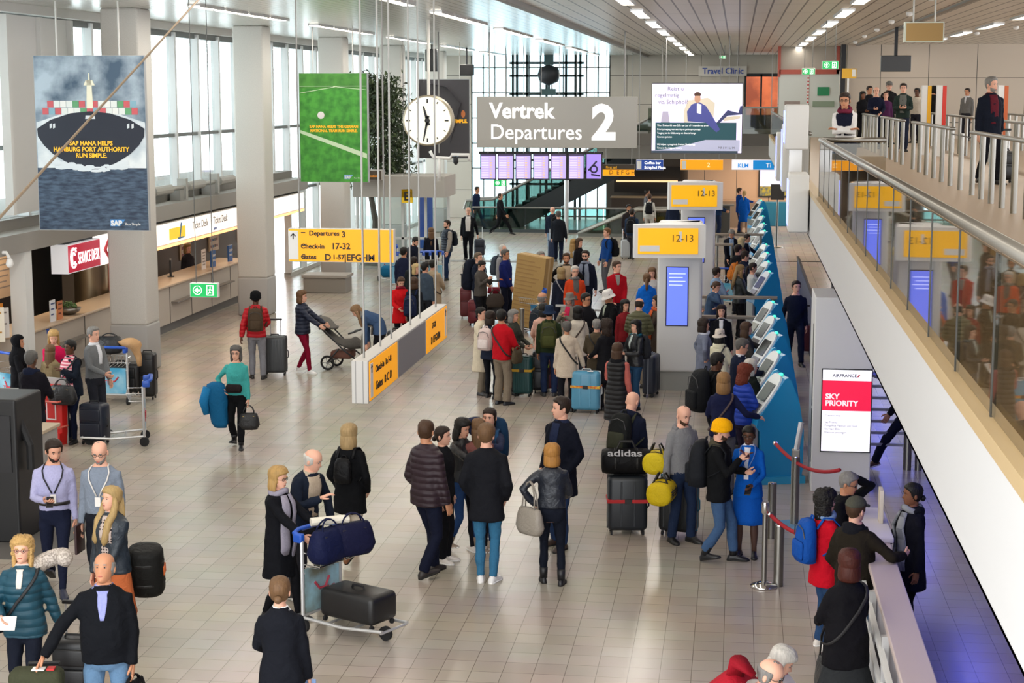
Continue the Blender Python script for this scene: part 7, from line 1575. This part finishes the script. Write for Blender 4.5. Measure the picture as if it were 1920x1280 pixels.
P('man in grey standing past the looped escalator rail', 1214, 355, 1.76, 90, skin='m', hair=('short', 'dark'), top=J('jacket', '#6a6a70'), legs=T('#2a2a30'))
P('bald man with a black bag on his shoulder walking to the far railing', 1036, 385, 1.72, 188, skin='p', hair=('bald', 'grey'), top=J('jacket', '#1d2536'), legs=T('#7890aa'), stance='walk2')
backpack('black bag on the bald man near the far railing', '#121316', .34, .6, .2, lop=-.1)
P('grey haired man in a charcoal suit wheeling a case to the far railing', 1047, 392, 1.74, 186, skin='p', hair=('short', 'salt'), top=J('blazer', '#1c2028'), hem=.76, legs=T('#141c30'), stance='walk', arms=('relax', 'bag'))
P('man in a black suit striding along the far railing', 938, 357, 1.72, 88, skin='m', hair=('thin', 'dark'), top=J('blazer', '#111216'), legs=T('#101114'), stance='stride', arms=('swingb', 'swingf'))
P('person in navy leaning forward at the foot of the dark escalator', 896, 347, 1.78, 70, skin='m', hair=('short', 'dark'), top=J('sweater', '#16233e'), legs=T('#3a4450'), stance='walk', lean=8)
P('bald man in a dark suit and open white shirt walking toward the camera', 878, 387, 1.80, 4, skin='p', hair=('bald', 'grey'), top=J('blazer', '#13151b'), inner='#dcd8d4', open_=(24, 20, 1.0), legs=T('#111319'), arms=('pull', 'down'), stance='step', fat=1.1)
P('bearded man in a quilted vest with grey sleeves and a backpack by the entrance', 838, 412, 1.78, -52, skin='p', hair=('short', 'dark'), top=J('puffer', '#2c3644', 'puffer'), sleeves='#9c948a', legs=T('#1f3050'), beard='dark', stance='stand2', arms=('relax', 'relax'))
backpack('dark backpack on the bearded man by the entrance', '#1b1f28', .28, .44, .16)
P('woman with long brown hair in black behind the row of trolleys', 808, 426, 1.66, 195, 'f', skin='p', hair=('long', 'lbrown', .4), top=J('coat', '#161820'), legs=T('#1c1e28'))
P('dark haired man bending over behind the row of trolleys', 781, 443, 1.74, 60, skin='p', hair=('short', 'black'), top=J('jacket', '#1a2030'), legs=T('#1a2030'), lean=18, nod=20, beard='dark')
P('man in a navy jacket with a pale strap down his back by the trolleys', 757, 463, 1.72, 165, skin='m', hair=('short', 'black'), top=J('jacket', '#1b2138'), legs=T('#171b28'))
P('man in dark clothes bowed near the trolleys in the waiting family group', 776, 481, 1.66, 170, skin='l', hair=('short', 'dark'), top=J('jacket', '#1c2225'), legs=T('#1b1c22'))
P('light blond woman in black holding a paper cup in the waiting group', 781, 494, 1.62, 60, 'f', skin='p', hair=('bob', '#c8ac78'), top=J('jacket', '#15151a'), legs=T('#17171c'), arms=('hold', 'phonehi'))
p = hand_world('R'); o = tag(MB().lathe([(.028, 0), (.036, .11), (.038, .115), (.02, .12)]).build('paper_cup', mat('#d8d4cc', .6), smooth='auto'), 'white paper cup in the hand of the blond woman in black', 'cup'); o.location = tuple(p)
P('dark haired man in a slate blue jacket in the waiting group', 797, 491, 1.68, 150, skin='l', hair=('short', 'black'), top=J('jacket', '#3d4a58'), legs=T('#22242a'))
P('dark haired woman in a long beige trench coat with a brown bag', 812, 486, 1.66, 160, 'f', skin='l', hair=('short', 'black'), top=J('longcoat', '#a8957c'), legs=T('#1a1a20'), strap=('#4a3a2e', 1), arms=('hold', 'hold'))
q = to_world((.3, .06, 0)); handbag('brown shoulder bag on the woman in the beige trench coat', (q[0], q[1], 1.2), 60, .34, .26, .12, '#4e4236', .6, .1, 'shoulder_bag')
P('woman in a bright red coat looking down beside a blue bag', 751, 516, 1.62, 25, 'f', skin='p', hair=('bun', 'brown'), top=J('coat', '#c8181e'), hem=.66, scarf=('#7a2030', 0), legs=T('#16161c'), arms=('hold', 'hold'), nod=25)
q = to_world((.36, -.3, 0)); handbag('royal blue carrier bag with a white edge in front of the red coat', (q[0], q[1], .32), 20, .4, .5, .2, '#1a4aa8', .5, .06, 'carrier_bag', bump=None, shape=1.0, hang=False)
P('brown haired person in black with a navy bag beside the red coat woman', 776, 519, 1.62, 165, 'f', skin='p', hair=('bob', 'brown'), top=J('jacket', '#1a1d22'), legs=T('#16181e'))
backpack('navy backpack on the brown haired person beside the red coat', '#1b2440', .3, .44, .16, up=-.1)
# --- middle left
P('man in a red puffer jacket and black cap wheeling a grey suitcase away', 479, 546, 1.70, 192, skin='d', hair=('short', 'black'), hat=('beanie', '#121214'), top=J('puffer', '#b4121f', 'puffer'), legs=T('#7c7c82'), arms=('pull', 'hold'), stance='stand2')
backpack('brown canvas backpack on the man in the red puffer jacket', '#4a3c2e', .3, .44, .16)
HANDRED = hand_world('L')
P('woman in a navy quilted jacket and burgundy trousers pushing a pushchair', 566, 542, 1.66, 84, 'f', skin='p', hair=('bob', '#6a4c30'), top=J('puffer', '#1a2236', 'puffer'), legs=T('#7a0e2a'), shoes='#e4e2e0', slim=True, arms=(((.16, -.46, 1.02), (.4, .6, -.5)), ((.16, -.46, 1.02), (.4, .6, -.5))), stance='step2')
PUSH = to_world((0, -.5, 0))
P('woman in a denim jacket bending over the pushchair', 652, 583, 1.68, -84, 'f', skin='p', hair=('locks', '#8a6a4a', .3), top=J('jacket', '#3c5272'), legs=T('#141418'), lean=74, arms=('down2', 'down2'), stance='stand2', scarf=('#7a7670', .6))
P('smiling woman in a turquoise sweater carrying a blue jacket and black bag', 442, 645, 1.62, 4, 'f', skin='p', hair=('bob', 'salt'), top=J('sweater', '#3f9c98'), legs=T('#121316'), shoes='#16181c', boots=True, arms=('relax', ((.2, -.1, 1.02), (.7, .5, 0))), glasses=True, stance='step', fat=1.18)
q = to_world((0, -.2, 0)); handbag('black waist pouch on the woman in turquoise', (q[0], q[1], .9), 0, .26, .13, .08, '#1c1416', .6, .0, 'waist_pouch', bump='cloth', hang=False, shape=1.0)
p = hand_world('L'); handbag('round black handbag carried by the woman in turquoise', tuple(p), 10, .3, .26, .16, '#141416', .5, .12, metal='#b89a50')
p = to_world((-.3, -.12, 0)); t = thing('folded_jacket', 'blue jacket draped over the arm of the woman in turquoise', 'jacket', (p[0], p[1], .55))
MB().loft([np.array([(x * f + dx, y * f + .02, z) for x, y in [(.15 * math.cos(a) * (1 + .12 * math.sin(5 * a + z * 9)), .09 * math.sin(a)) for a in np.arange(20) * 2 * PI / 20]]) for z, f, dx in ((-.22, .62, .06), (-.15, .85, .05), (0, .95, .02), (.2, 1.1, 0), (.36, 1.15, 0), (.46, .9, .0), (.5, .4, .0))]).build('cloth', mat('#135a86', .7, 0, 'cloth'), t, smooth=True)
MB().tube([(-.12, -.05, .42), (-.18, -.07, .2), (-.14, -.06, -.0)], [.07, .075, .05], 10).build('sleeve', mat('#1d70a4', .7, 0, 'cloth'), t, smooth=True)
# --- desk area on the far left
P('blond woman in a bright pink top leaning at the service desk', 100, 616, 1.66, 20, 'f', skin='p', hair=('mid', '#c09a60'), top=J('shirt', '#c81850'), legs=T('#22242c'), nod=18, arms=('low', 'low'))
P('person with long light brown hair sitting before the pink top woman', 94, 645, 1.50, 172, 'f', skin='l', hair=('long', 'lbrown', .3), top=J('sweater', '#8a7a5c'), legs=T('#2a2c32'))
P('woman in a black headscarf and robe beside the info desk', 33, 627, 1.64, 100, 'f', skin='m', hair=('none', 'black'), hat=('hijab', '#0e0e12'), top=J('robe', '#101014'), arms=('hold', 'hold'), legs=T('#101014'))
P('man with cropped hair in a black and navy hooded top seen from behind', 58, 657, 1.74, 172, skin='d', hair=('short', 'salt'), top=J('jacket', '#15131a'), hood='#161c30', legs=T('#1a1c24'), arms=('hold', 'hold'))
P('woman in a pink striped top and dark jacket with two black bags', 131, 636, 1.64, -22, 'f', skin='d', hair=('short', 'black'), top=J('jacket', '#151c28'), hem=.82, inner=('x', pattern('hstripe', '#c4566a', '#e6c4c8', .8, 6.5)), open_=(46, 46, .92), legs=T('#131a30'), shoes='#16161a', arms=('chest', 'down'), fat=1.2, strap=('#16161a', 1), stance='stand2', slim=True, look=-14)
p = hand_world('L'); handbag('large black leather tote on the arm of the woman in stripes', (p[0] + .12, p[1] - .1, p[2] - .16), -10, .44, .3, .18, '#1a1a1c', .4, .1, 'tote_bag', metal='#b89a50')
q = to_world((-.24, -.1, 0)); handbag('small black crossbody bag of the woman in stripes', (q[0], q[1], 1.02), 40, .26, .26, .12, '#15161a', .4, .06)
P('grey haired man in a grey cardigan and white shirt at the desk', 175, 612, 1.74, 70, skin='p', hair=('short', 'grey'), top=J('sweater', '#6c6e70'), inner='#d8dae0', open_=(12, 8, 1.15), legs=T('#2a2c34'), arms=('low', 'hold'))
person('fair haired clerk behind the ticket counter', (-13.95, 42.3, 0), 60, 'f', 1.66, skin='p', hair=('bob', '#a08050'), top=J('jacket', '#2a2a30'), legs=T('#22222a'))
person('clerk in dark clothes behind the counter beside the nearest pillar', (-14.0, 37.3, 0), 80, 'f', 1.64, skin='p', hair=('bob', 'dark'), top=J('jacket', '#1a2038'), legs=T('#22222a'))
# --- corridor and counter on the right
P('man in a navy sweater walking along the corridor behind the kiosks', 1493, 521, 1.76, 8, skin='p', hair=('short', 'dark'), top=J('sweater', '#141b2e'), legs=T('#151c30'), stance='walk', arms=('down', 'swingb'), look=10)
P('man with glasses in a black coat resting his head on his hand', 1592, 884, 1.62, 62, skin='m', hair=('short', 'grey'), top=J('coat', '#121316'), legs=T('#1a1a20'), arms=('head', 'rail'), glasses=True, nod=10, look=10, lean=6)
P('black haired woman in a red coat with a blue backpack at the counter', 1549, 917, 1.62, 112, 'f', skin='l', hair=('curly', 'black'), top=J('coat', '#c01024'), hem=.72, legs=T('#2a4468'), shoes='#d8d0c8', glasses=True, scarf=('#7890b0', 0), arms=('hold', 'hold'))
backpack('bright blue backpack on the woman in the red coat', '#124a9c', .3, .44, .18)
P('man in a grey-green cap and dark brown jacket pointing over the counter', 1606, 930, 1.72, 140, skin='p', hair=('short', 'brown'), hat=('cap', '#4a4a40'), top=J('jacket', '#221d16'), hood='#15161c', legs=T('#4c6a8c'), arms=('pocket', ((.3, -.36, 1.17), (.6, .4, -.4))), fat=1.15, stance='stand2')
P('woman with a dark red bob in a long black coat with a crossbody bag', 1592, 1029, 1.68, 205, 'f', skin='p', hair=('bob', 'auburn'), top=J('coat', '#131216'), hem=.7, skirt=('#2a2c2e', .52, .06), legs=T('#14182a'), arms=('hold', 'hold'), glasses='#6a4a3a', fat=1.2, strap=('#1a181a', -1), look=-20)
q = hand_world('R'); handbag('black leather shopper hanging from the arm of the woman with the red bob', (q[0] - .06, q[1] + .05, q[2] - .05), 100, .34, .34, .14, '#121316', .4, .3, 'shopper_bag')
P('young woman with a grey checked scarf in a black parka behind the counter', 1712, 903, 1.66, -70, 'f', skin='b', hair=('bun', 'black'), top=J('coat', '#12131c'), hem=.62, scarf=('#77787c', .62, pattern('check', '#6c6e74', '#8a8c90', .9, 9)), legs=T('#0f0f12'), shoes='#4a2a1a', boots=True, arms=('down', 'hold'), hood='#15161c', slim=True, look=-10)
P('man with reading glasses bending over with a red coat over his back', 1484, 1258, 1.66, 70, skin='p', hair=('fringe', 'grey'), top=J('shirt', '#d8d4cc'), lean=50, arms=(((.2, -.55, .95), (.6, .3, -.4)), ((.2, -.5, .95), (.6, .3, -.4))), glasses=True, legs=T('#3a3c44'), nod=-10)
q = to_world((0, .04, 0)); t = thing('red_coat', 'crimson coat thrown over the back of the bending man', 'coat', (q[0], q[1], 0), person.last[0].rotation_euler[2])
Bq = person.last[1]; kq = person.last[3]; R = []
for z in (1.0, 1.1, 1.2, 1.3, 1.4, 1.46):
    A = Bq.ring(z, .05, 24) * kq; c = A.mean(0); A = c + (A - c) * (1 + .05 * np.sin(np.arange(24) * 1.7 + z * 20))[:, None]; A[:, 1] += .0; R.append(A + (0, .05, .05))
MB().loft(R).build('cloth', mat('#a01828', .75, 0, 'cloth'), t, smooth=True)
MB().tube([np.array(Bq.bend((-.02, .16, 1.36))) * kq, np.array(Bq.bend((-.1, .22, 1.5))) * kq + (0, 0, .05), np.array(Bq.bend((-.12, .12, 1.58))) * kq], [.07, .09, .03], 10, flat=.6).build('collar', mat('#8a1422', .75, 0, 'cloth'), t, smooth=True)
P('white haired person reading a sheet of paper beside the bending man', 1480, 1212, 1.52, 80, 'f', skin='p', hair=('bob', 'white'), top=J('jacket', '#8a1c2a'), lean=24, arms=('phonehi', 'phonehi'), legs=T('#2a2c34'), nod=15)
paper('L', 'cream sheet of paper held by the white haired person', .24, .34, '#e6e0d2')
P('man in dark trousers and brown shoes striding behind the totem rails', 1704, 650, 1.80, -88, skin='m', hair=('short', 'dark'), top=J('jacket', '#15161c'), legs=T('#14182a'), shoes='#5a3a2a', stance='stride', arms=('swingf', 'swingb'))
# --- mezzanine
def PM(label, px, py, feet, h, face, sex='m', **kw):
    q = at(px, feet, ZM); return person(label, (q[0], q[1], ZM), face, sex, h, **kw)
PM('grey haired man in a navy jacket wheeling a black case on the mezzanine', 1852, 0, 345, 1.82, 22, skin='p', hair=('short', 'grey'), top=J('jacket', '#141926'), hem=.8, inner='#5a1c28', open_=(20, 18, 1.0), legs=T('#14141a'), arms=('pull', 'down'), beard='grey', stance='step', look=22, fat=1.1)
q = hand_world('L'); suitcase((q[0] + .08, q[1] + .1), 10, .36, .5, .22, '#121216', 'black wheeled cabin case of the grey haired man on the mezzanine', kind='soft', handle=.35, z=ZM)
person('security woman in a dark vest and white shirt leaning on the balcony rail', (1.52, 24.75, ZM), -12, 'f', 1.58, 'm', ('bun', 'dark'), J('shirt', '#d8d6d4'), inner='#171a2c', open_=(60, 60, .98), scarf=('#6a2438', 0), legs=T('#171a2c'), glasses=True, arms=('cross', 'cross'), lean=26, nod=-8)
for lab, px, ft, h, f, sx, kw in (
    ('man in an open green-grey jacket holding his phone in the mezzanine queue', 1690, 284, 1.78, -5, 'm', dict(hair=('short', 'dark'), skin='p', top=J('jacket', '#27332f'), inner='#6a6c68', open_=(26, 22, 1.0), arms=('phone', 'phone'), legs=T('#22283a'))),
    ('tall man in a flat grey cap at the back of the mezzanine group', 1664, 270, 1.88, 10, 'm', dict(hair=('short', 'grey'), hat=('cap', '#6c6a66'), skin='p', top=J('jacket', '#1a1a1c'), legs=T('#1c1c20'), glasses=True)),
    ('balding man in a navy sweater with a white ticket on the mezzanine', 1640, 279, 1.70, 0, 'm', dict(hair=('fringe', 'brown'), skin='p', top=J('sweater', '#161a2e'), arms=('hold', 'phone'), legs=T('#1c2030'))),
    ('woman in a purple patterned blouse between two men on the mezzanine', 1658, 276, 1.58, 0, 'f', dict(hair=('bun', 'brown'), skin='p', top=J('sweater', '#4a2448'), legs=T('#1c1c20'))),
    ('dark haired woman in black at the front of the mezzanine group', 1615, 276, 1.58, 25, 'f', dict(hair=('mid', 'black'), skin='b', top=J('jacket', '#141418'), arms=('hold', 'phone'), legs=T('#17171c'))),
    ('man in dark clothes behind the woman in black on the mezzanine', 1628, 268, 1.74, 30, 'm', dict(hair=('short', 'dark'), skin='m', top=J('jacket', '#1c1c22'), legs=T('#1c1c20'))),
    ('man in a cream top behind the one in the green-grey jacket', 1716, 268, 1.68, -30, 'm', dict(hair=('short', 'black'), skin='d', top=J('sweater', '#b8aea0'), legs=T('#22222a'))),
    ('hooded person in black beyond the striped totems on the mezzanine', 1748, 265, 1.74, 150, 'm', dict(hair=('short', 'black'), hat=('hoodup', '#1a1816'), skin='m', top=J('coat', '#1a1816'), legs=T('#17171c'))),
    ('dark haired man in a grey sweater alone by the mezzanine wall', 1810, 264, 1.68, -35, 'm', dict(hair=('short', 'dark'), skin='m', top=J('sweater', '#6a6866'), inner='#c8c8cc', open_=(10, 3, 1.25), legs=T('#2a2a30')))):
    PM(lab, px, 0, ft, h, f, sx, **kw)
# ------------------------------------------------------------------ cases, trolleys, pushchair, carton
def S(px, py, *a, **k): q = at(px, py); return suitcase((q[0], q[1] + .12), *a, **k)
RAIN = pattern('noise', '#c83a2a', '#d8b830', .6, 22)
t = S(1174, 1003, 8, .5, .7, .3, '#1d2228', 'large dark grey hard suitcase with a red strap, under the sports bag', belt=('#b4161c', .55), ribs=2)
q = t.location; duffel('black sports bag with white stripes lying on the red strapped suitcase', (q[0] - .02, q[1]), 6, .62, .165, '#121214', z=.77, lettering='adidas')
S(1272, 1006, -14, .48, .7, .28, '#16181a', 'large black suitcase with teal trim beside the yellow bags', belt=None, ribs=5, trim='#1a6a80', kind='hard')
S(979, 744, -4, .36, .7, .28, '#0d3f40', 'dark green ribbed suitcase beside the man in red', ribs=7, belt=('#b8901c', .62), tag_='#e4e4e4')
S(1012, 738, 6, .3, .74, .26, '#181b22', 'black suitcase with a lime strap next to the green suitcase', belt=('#a8c020', .62), kind='soft')
S(1098, 775, -6, .5, .68, .26, '#4f8fae', 'light blue hard suitcase with a rainbow strap', ribs=2, belt=(RAIN, .6), trim='#c9ced0', rough=.25, tag_='#e8e8e4')
S(1220, 744, 78, .46, .72, .24, '#1a2030', 'navy suitcase with silver stripes beside the teal hooded woman', ribs=3, trim='#8a9098')
S(1229, 697, 80, .44, .7, .24, '#a01028', 'crimson suitcase beside the woman with the orange scarf', ribs=3)
S(1296, 700, 60, .4, .62, .24, '#7a1420', 'dark red suitcase beside the walking stick', ribs=3)
S(1306, 716, 60, .4, .62, .24, '#a8141e', 'red suitcase behind the grey-blue coat woman', ribs=3)
S(872, 598, 8, .28, .72, .24, '#5a141c', 'tall maroon suitcase, narrower of the maroon pair', kind='soft', handle=.3)
S(893, 611, 4, .42, .56, .26, '#6a1220', 'wider maroon cabin case with a raised handle', kind='soft', handle=.45)
S(928, 604, 0, .42, .52, .26, '#141416', 'black cabin case with raised handles near the tall carton', kind='soft', handle=.4)
q = at(925, 600); t = tag(MB().rbox(0, 0, 0, .3, .2, .16, .05).build('beauty_case', mat('#7a1c2c', .6, 0, 'cloth'), smooth=True), 'small maroon bag on top of the black cabin case', 'bag'); t.location = (q[0], q[1] + .1, .72)
S(898, 482, 10, .36, .55, .24, '#1a2230', 'dark cabin case pulled by the bald man in the suit', kind='soft', handle=.4)
t = S(514, 704, 8, .46, .72, .3, '#3a3d40', 'grey hard suitcase wheeled by the man in the red puffer', ribs=7, handle=.3)
S(174, 834, -8, .42, .6, .3, '#181d2c', 'navy soft suitcase standing beside the woman in stripes', kind='soft')
S(742, 668, 10, .4, .5, .26, '#2a2a2e', 'dark grey suitcase behind the long lightbox', kind='soft')
S(948, 738, 0, .2, .5, .2, '#d08a2a', 'orange case half hidden behind the man in red')
S(1033, 735, 10, .3, .55, .24, '#5a1424', 'maroon suitcase behind the person in the blue hat')
S(1036, 487, 10, .34, .6, .24, '#1a2e50', 'navy case wheeled by the man in the charcoal suit', handle=.35)
S(1172, 486, 0, .3, .6, .24, '#b0b4b8', 'silver cabin case wheeled near the far escalators', handle=.35)
S(1512, 664, 0, .34, .55, .24, '#4a1424', 'maroon case pulled along the corridor behind the kiosks', handle=.4)
q = at(1188, 474); t = tag(MB().rbox(0, 0, .16, .4, .2, .32, .08).build('plastic_bag', mat('#d8b800', .4), smooth=True), 'yellow plastic bag on the floor near the far backpacker', 'bag'); t.location = (q[0] + .3, q[1], 0)
q = at(1405, 640); backp = thing('backpack', 'pink backpack hanging near the middle kiosks', 'backpack', (q[0] - .05, 36.3, 0)); MB().rbox(0, 0, .22, .32, .2, .44, .08).build('bag_body', mat('#b0144a', .7, 0, 'cloth'), backp, smooth=True); MB().rbox(0, -.1, .16, .22, .07, .22, .03).build('front_pocket', mat('#c01c58', .7, 0, 'cloth'), backp, smooth=True); MB().tube([(-.04, .0, .43), (0, 0, .49), (.04, 0, .43)], .01, 6).build('grab_loop', BLACK, backp)
# pushed trolley with bags
a0 = person  # keep name
W1p = W1
tr = trolley('luggage trolley with a bridge picture, pushed by the blond woman in black', (W1p[0] + .38, W1p[1] - .12), 62, ('#6a6a58', '#a83a4a'), basket=True)
x, y = place_on(tr, 0, -.5); t = suitcase((x, y), 62 + 90, .72, .3, .42, '#131315', 'black soft suitcase lying on the base of the pushed trolley', kind='soft', z=.13)
x, y = place_on(tr, -.08, -.16); handbag('navy weekend bag standing in the trolley basket', (x, y, .74), 62, .42, .34, .26, '#141a3c', .6, .1, 'weekend_bag', bump='cloth', hang=False)
x, y = place_on(tr, .2, -.25); handbag('dark navy shopper beside the weekend bag on the trolley', (x, y, .76), 40, .46, .34, .2, '#161834', .6, .1, 'shopper_bag', bump='cloth', hang=False)
x, y = place_on(tr, .02, -.1); t = tag(MB().tube([(-.2, 0, 0), (.2, -.04, .0)], .045, 10).build('newspaper', mat('#d8d2c4', .7)), 'rolled newspaper on top of the weekend bag', 'newspaper'); t.location = (x, y, 1.14); t.rotation_euler = (0, 0, .6)
# loaded trolley at the pillar
q = at(208, 760); tr = trolley('loaded luggage trolley with a sea picture beside the pillar', (q[0], q[1] + .1), 180, ('#3f9cc4', '#c03040'))
x, y = place_on(tr, 0, -.45); suitcase((x, y), 0, .8, .52, .42, '#121214', 'black suitcase stacked low on the loaded trolley', kind='soft', z=.12)
x, y = place_on(tr, -.1, -.42); suitcase((x + .38, y + .1), 6, .3, .8, .3, '#101012', 'tall black suitcase at the side of the loaded trolley', kind='soft', z=.02)
x, y = place_on(tr, .1, -.2); handbag('black glossy bag with white piping on top of the loaded trolley', (x, y, .9), 0, .46, .3, .28, '#15161a', .35, .05, 'bowling_bag', hang=False)
x, y = place_on(tr, -.3, -.15); t = tag(MB().loft([np.array([(.13 * f * math.cos(a) * (1 + .15 * math.sin(4 * a)) + dx, .1 * f * math.sin(a), z) for a in np.arange(16) * 2 * PI / 16]) for z, f, dx in ((-.3, .25, .16), (-.15, .4, .15), (0, .6, .1), (.08, 1.3, .02), (.14, 1.4, -.02), (.2, .5, 0))]).build('shawl', mat('#c09a70', .9, 0, 'cloth'), smooth=True), 'tan fluffy shawl thrown over the loaded trolley', 'shawl'); t.location = (x, y, .98)
# empty trolley
q = at(268, 832); trolley('empty luggage trolley pointing at the navy suitcase', (q[0], q[1] + .1), -72, ('#4a8ab0', '#c03040'))
q = at(20, 770); trolley('luggage trolley at the edge beside the woman in the headscarf', (q[0], q[1]), 150, ('#2a7a9a', '#c03040'))
q = at(66, 716); trolley('luggage trolley behind the pink top woman at the desk', (q[0], q[1]), 190, ('#3a8ab0', '#c03040'))
q = at(1350, 580); trolley('luggage trolley standing beside the middle kiosks', (q[0] + .1, 44), 170, ('#5ab0d0', '#c03040'))
q = at(728, 526); trolley('luggage trolley with a blue bag near the waiting group', (q[0], q[1]), 20, ('#5aa8d0', '#c03040'))
t = tag(MB().rbox(0, 0, .17, .5, .3, .34, .1).build('holdall', mat('#1a6a94', .6, 0, 'cloth'), smooth=True), 'blue and white holdall on the trolley near the waiting group', 'bag'); t.location = (q[0] + .15, q[1] - .5, .16)
for k in range(6):
    q = at(752 + k * 11, 530); trolley('parked luggage trolley in the nested row by the entrance' if 0 else ('first', 'second', 'third', 'fourth', 'fifth', 'sixth')[k] + ' parked trolley counted from the navy jacket man, nested by the entrance', (atY(752 + k * 12, 500, 47 + k * .1)[0], 47 + k * .1), 8, ('#5aa8d0', '#c03040'), group='nested trolleys by the entrance')
# trolley with the tall carton
q = at(1000, 600); tr = trolley('luggage trolley carrying the tall carton', (atY(1000, 560, 38.6)[0], 38.8), -40, ('#2a6a94', '#c03040'))
a = atY(962, 462, 38.8); b = atY(945, 592, 38.8)
t = thing('carton', 'very tall brown cardboard carton leaning on a trolley', 'box', (b[0] + .32, 39.2, .0), math.radians(-28)); t.rotation_euler = (Matrix.Rotation(math.radians(-22), 3, 'Z') @ Matrix.Rotation(math.radians(7), 3, 'Y')).to_euler()
MB().box(-.18, .58, -.2, .2, .15, 1.82).build('box_body', mat('#a3834e', .8, 0, 'fine'), t); MB().box(-.184, .584, -.04, .04, .148, 1.825).build('tape', mat('#b89a66', .5), t)
mb = MB()
for k in range(16): mb.box(-.15, .3 + .08 * (k % 3), -.206, -.2, .25 + k * .095, .28 + k * .095)
mb.build('printed_marks', mat('#927244', .8), t)
# bollard in the queue
q = at(1036, 590); t = tag(MB().lathe([(.05, 0), (.05, .88), (.055, .9), (.055, .98), (.02, .99)]).build('belt_post', STEEL, smooth='auto'), 'steel belt post standing amid the queue', 'post'); t.location = (q[0] + .05, 35.6, 0)
for k, (px0, px1, py, Y) in enumerate(((1042, 1066, 571, 33.8), (1098, 1130, 579, 33.2))):
    a, b = atY(px0, py, Y), atY(px1, py + 4, Y); t = thing('guide_rail', ('pale queue rail by the cloche hat woman', 'pale queue rail by the white bucket hat man')[k], 'rail', (a[0], Y, 0)); MB().box(0, b[0] - a[0], -.03, .03, a[2] - .04, a[2]).build('top_rail', ALU, t); MB().cyl((b[0] - a[0]) / 2, 0, 0, a[2] - .02, .03).build('post', STEEL, t)
# pushchair
q = at(640, 692); t = thing('pushchair', 'black and grey three-wheeled pushchair between two women', 'pushchair', (q[0], q[1] + .1, 0), math.radians(84)); FM = mat('#1c1d20', .45)
for x, y, r in ((-.27, .22, .15), (.27, .22, .15), (0, -.5, .11)):
    g = MB().tube([(r * 0 + x, y + r * .86 * math.cos(a), r + r * .86 * math.sin(a)) for a in np.linspace(0, 2 * PI, 25)[:-1]], r * .15, 8, closed=True).build('wheel', RUBBER, t, smooth=True)
    mb = MB(); mb.tube([(x - .03, y, r), (x + .03, y, r)], .025, 8)
    for a in np.arange(5) * 2 * PI / 5: mb.tube([(x, y, r), (x, y + r * .8 * math.cos(a), r + r * .8 * math.sin(a))], .008, 5)
    mb.build('spokes', mat('#8a8a8c', .4, .6), g)
mb = MB()
for s in (-1, 1): mb.tube([(s * .2, -.48, .14), (s * .24, -.1, .42), (s * .25, .3, .82), (s * .22, .52, 1.03)], .017, 8); mb.tube([(s * .27, .22, .16), (s * .25, -.02, .44)], .016, 8)
mb.tube([(-.22, .52, 1.03), (.22, .52, 1.03)], .02, 8); mb.tube([(-.27, .22, .15), (.27, .22, .15)], .014, 6); mb.build('frame', FM, t, smooth=True)
MB().loft([np.array([(w * math.cos(a), y + .12 * math.sin(a) * .9, z + .1 * math.sin(a)) for a in np.arange(16) * 2 * PI / 16]) for y, z, w in ((.36, .8, .2), (.25, .7, .22), (.1, .58, .23), (-.1, .5, .22), (-.3, .52, .2), (-.38, .56, .12))]).build('seat', mat('#55524e', .8, 0, 'cloth'), t, smooth=True)
MB().loft([np.array([(.24 * math.cos(a) * f, .36 + dy + .2 * f * math.sin(a) * .6, .84 + dz + .2 * f * max(0, math.sin(a))) for a in np.arange(16) * 2 * PI / 16]) for dy, dz, f in ((.08, -.05, .5), (.04, .0, .9), (-.06, .02, 1.0), (-.16, .0, .95), (-.2, -.03, .6))]).build('hood', mat('#6a6762', .8, 0, 'cloth'), t, smooth=True); MB().rbox(0, -.02, .3, .36, .44, .16, .05).build('under_basket', mat('#6a4438', .8), t, smooth=True)
MB().tube([(-.2, -.2, .74), (-.18, -.34, .78), (.18, -.34, .78), (.2, -.2, .74)], .018, 8).build('bumper_bar', FM, t)
o = tag(MB().loft([np.array([(.1 * f * math.cos(a), .16 * f * math.sin(a) * (1 + .2 * math.sin(3 * a)), z) for a in np.arange(14) * 2 * PI / 14]) for z, f in ((0, .5), (.2, .8), (.5, 1.0), (.7, .8), (.75, .3))]).build('blanket', mat('#77736a', .9, 0, 'cloth'), smooth=True), 'grey blanket hanging from the arm of the bending woman', 'blanket'); o.location = (q[0] + .55, q[1] - .2, .05)
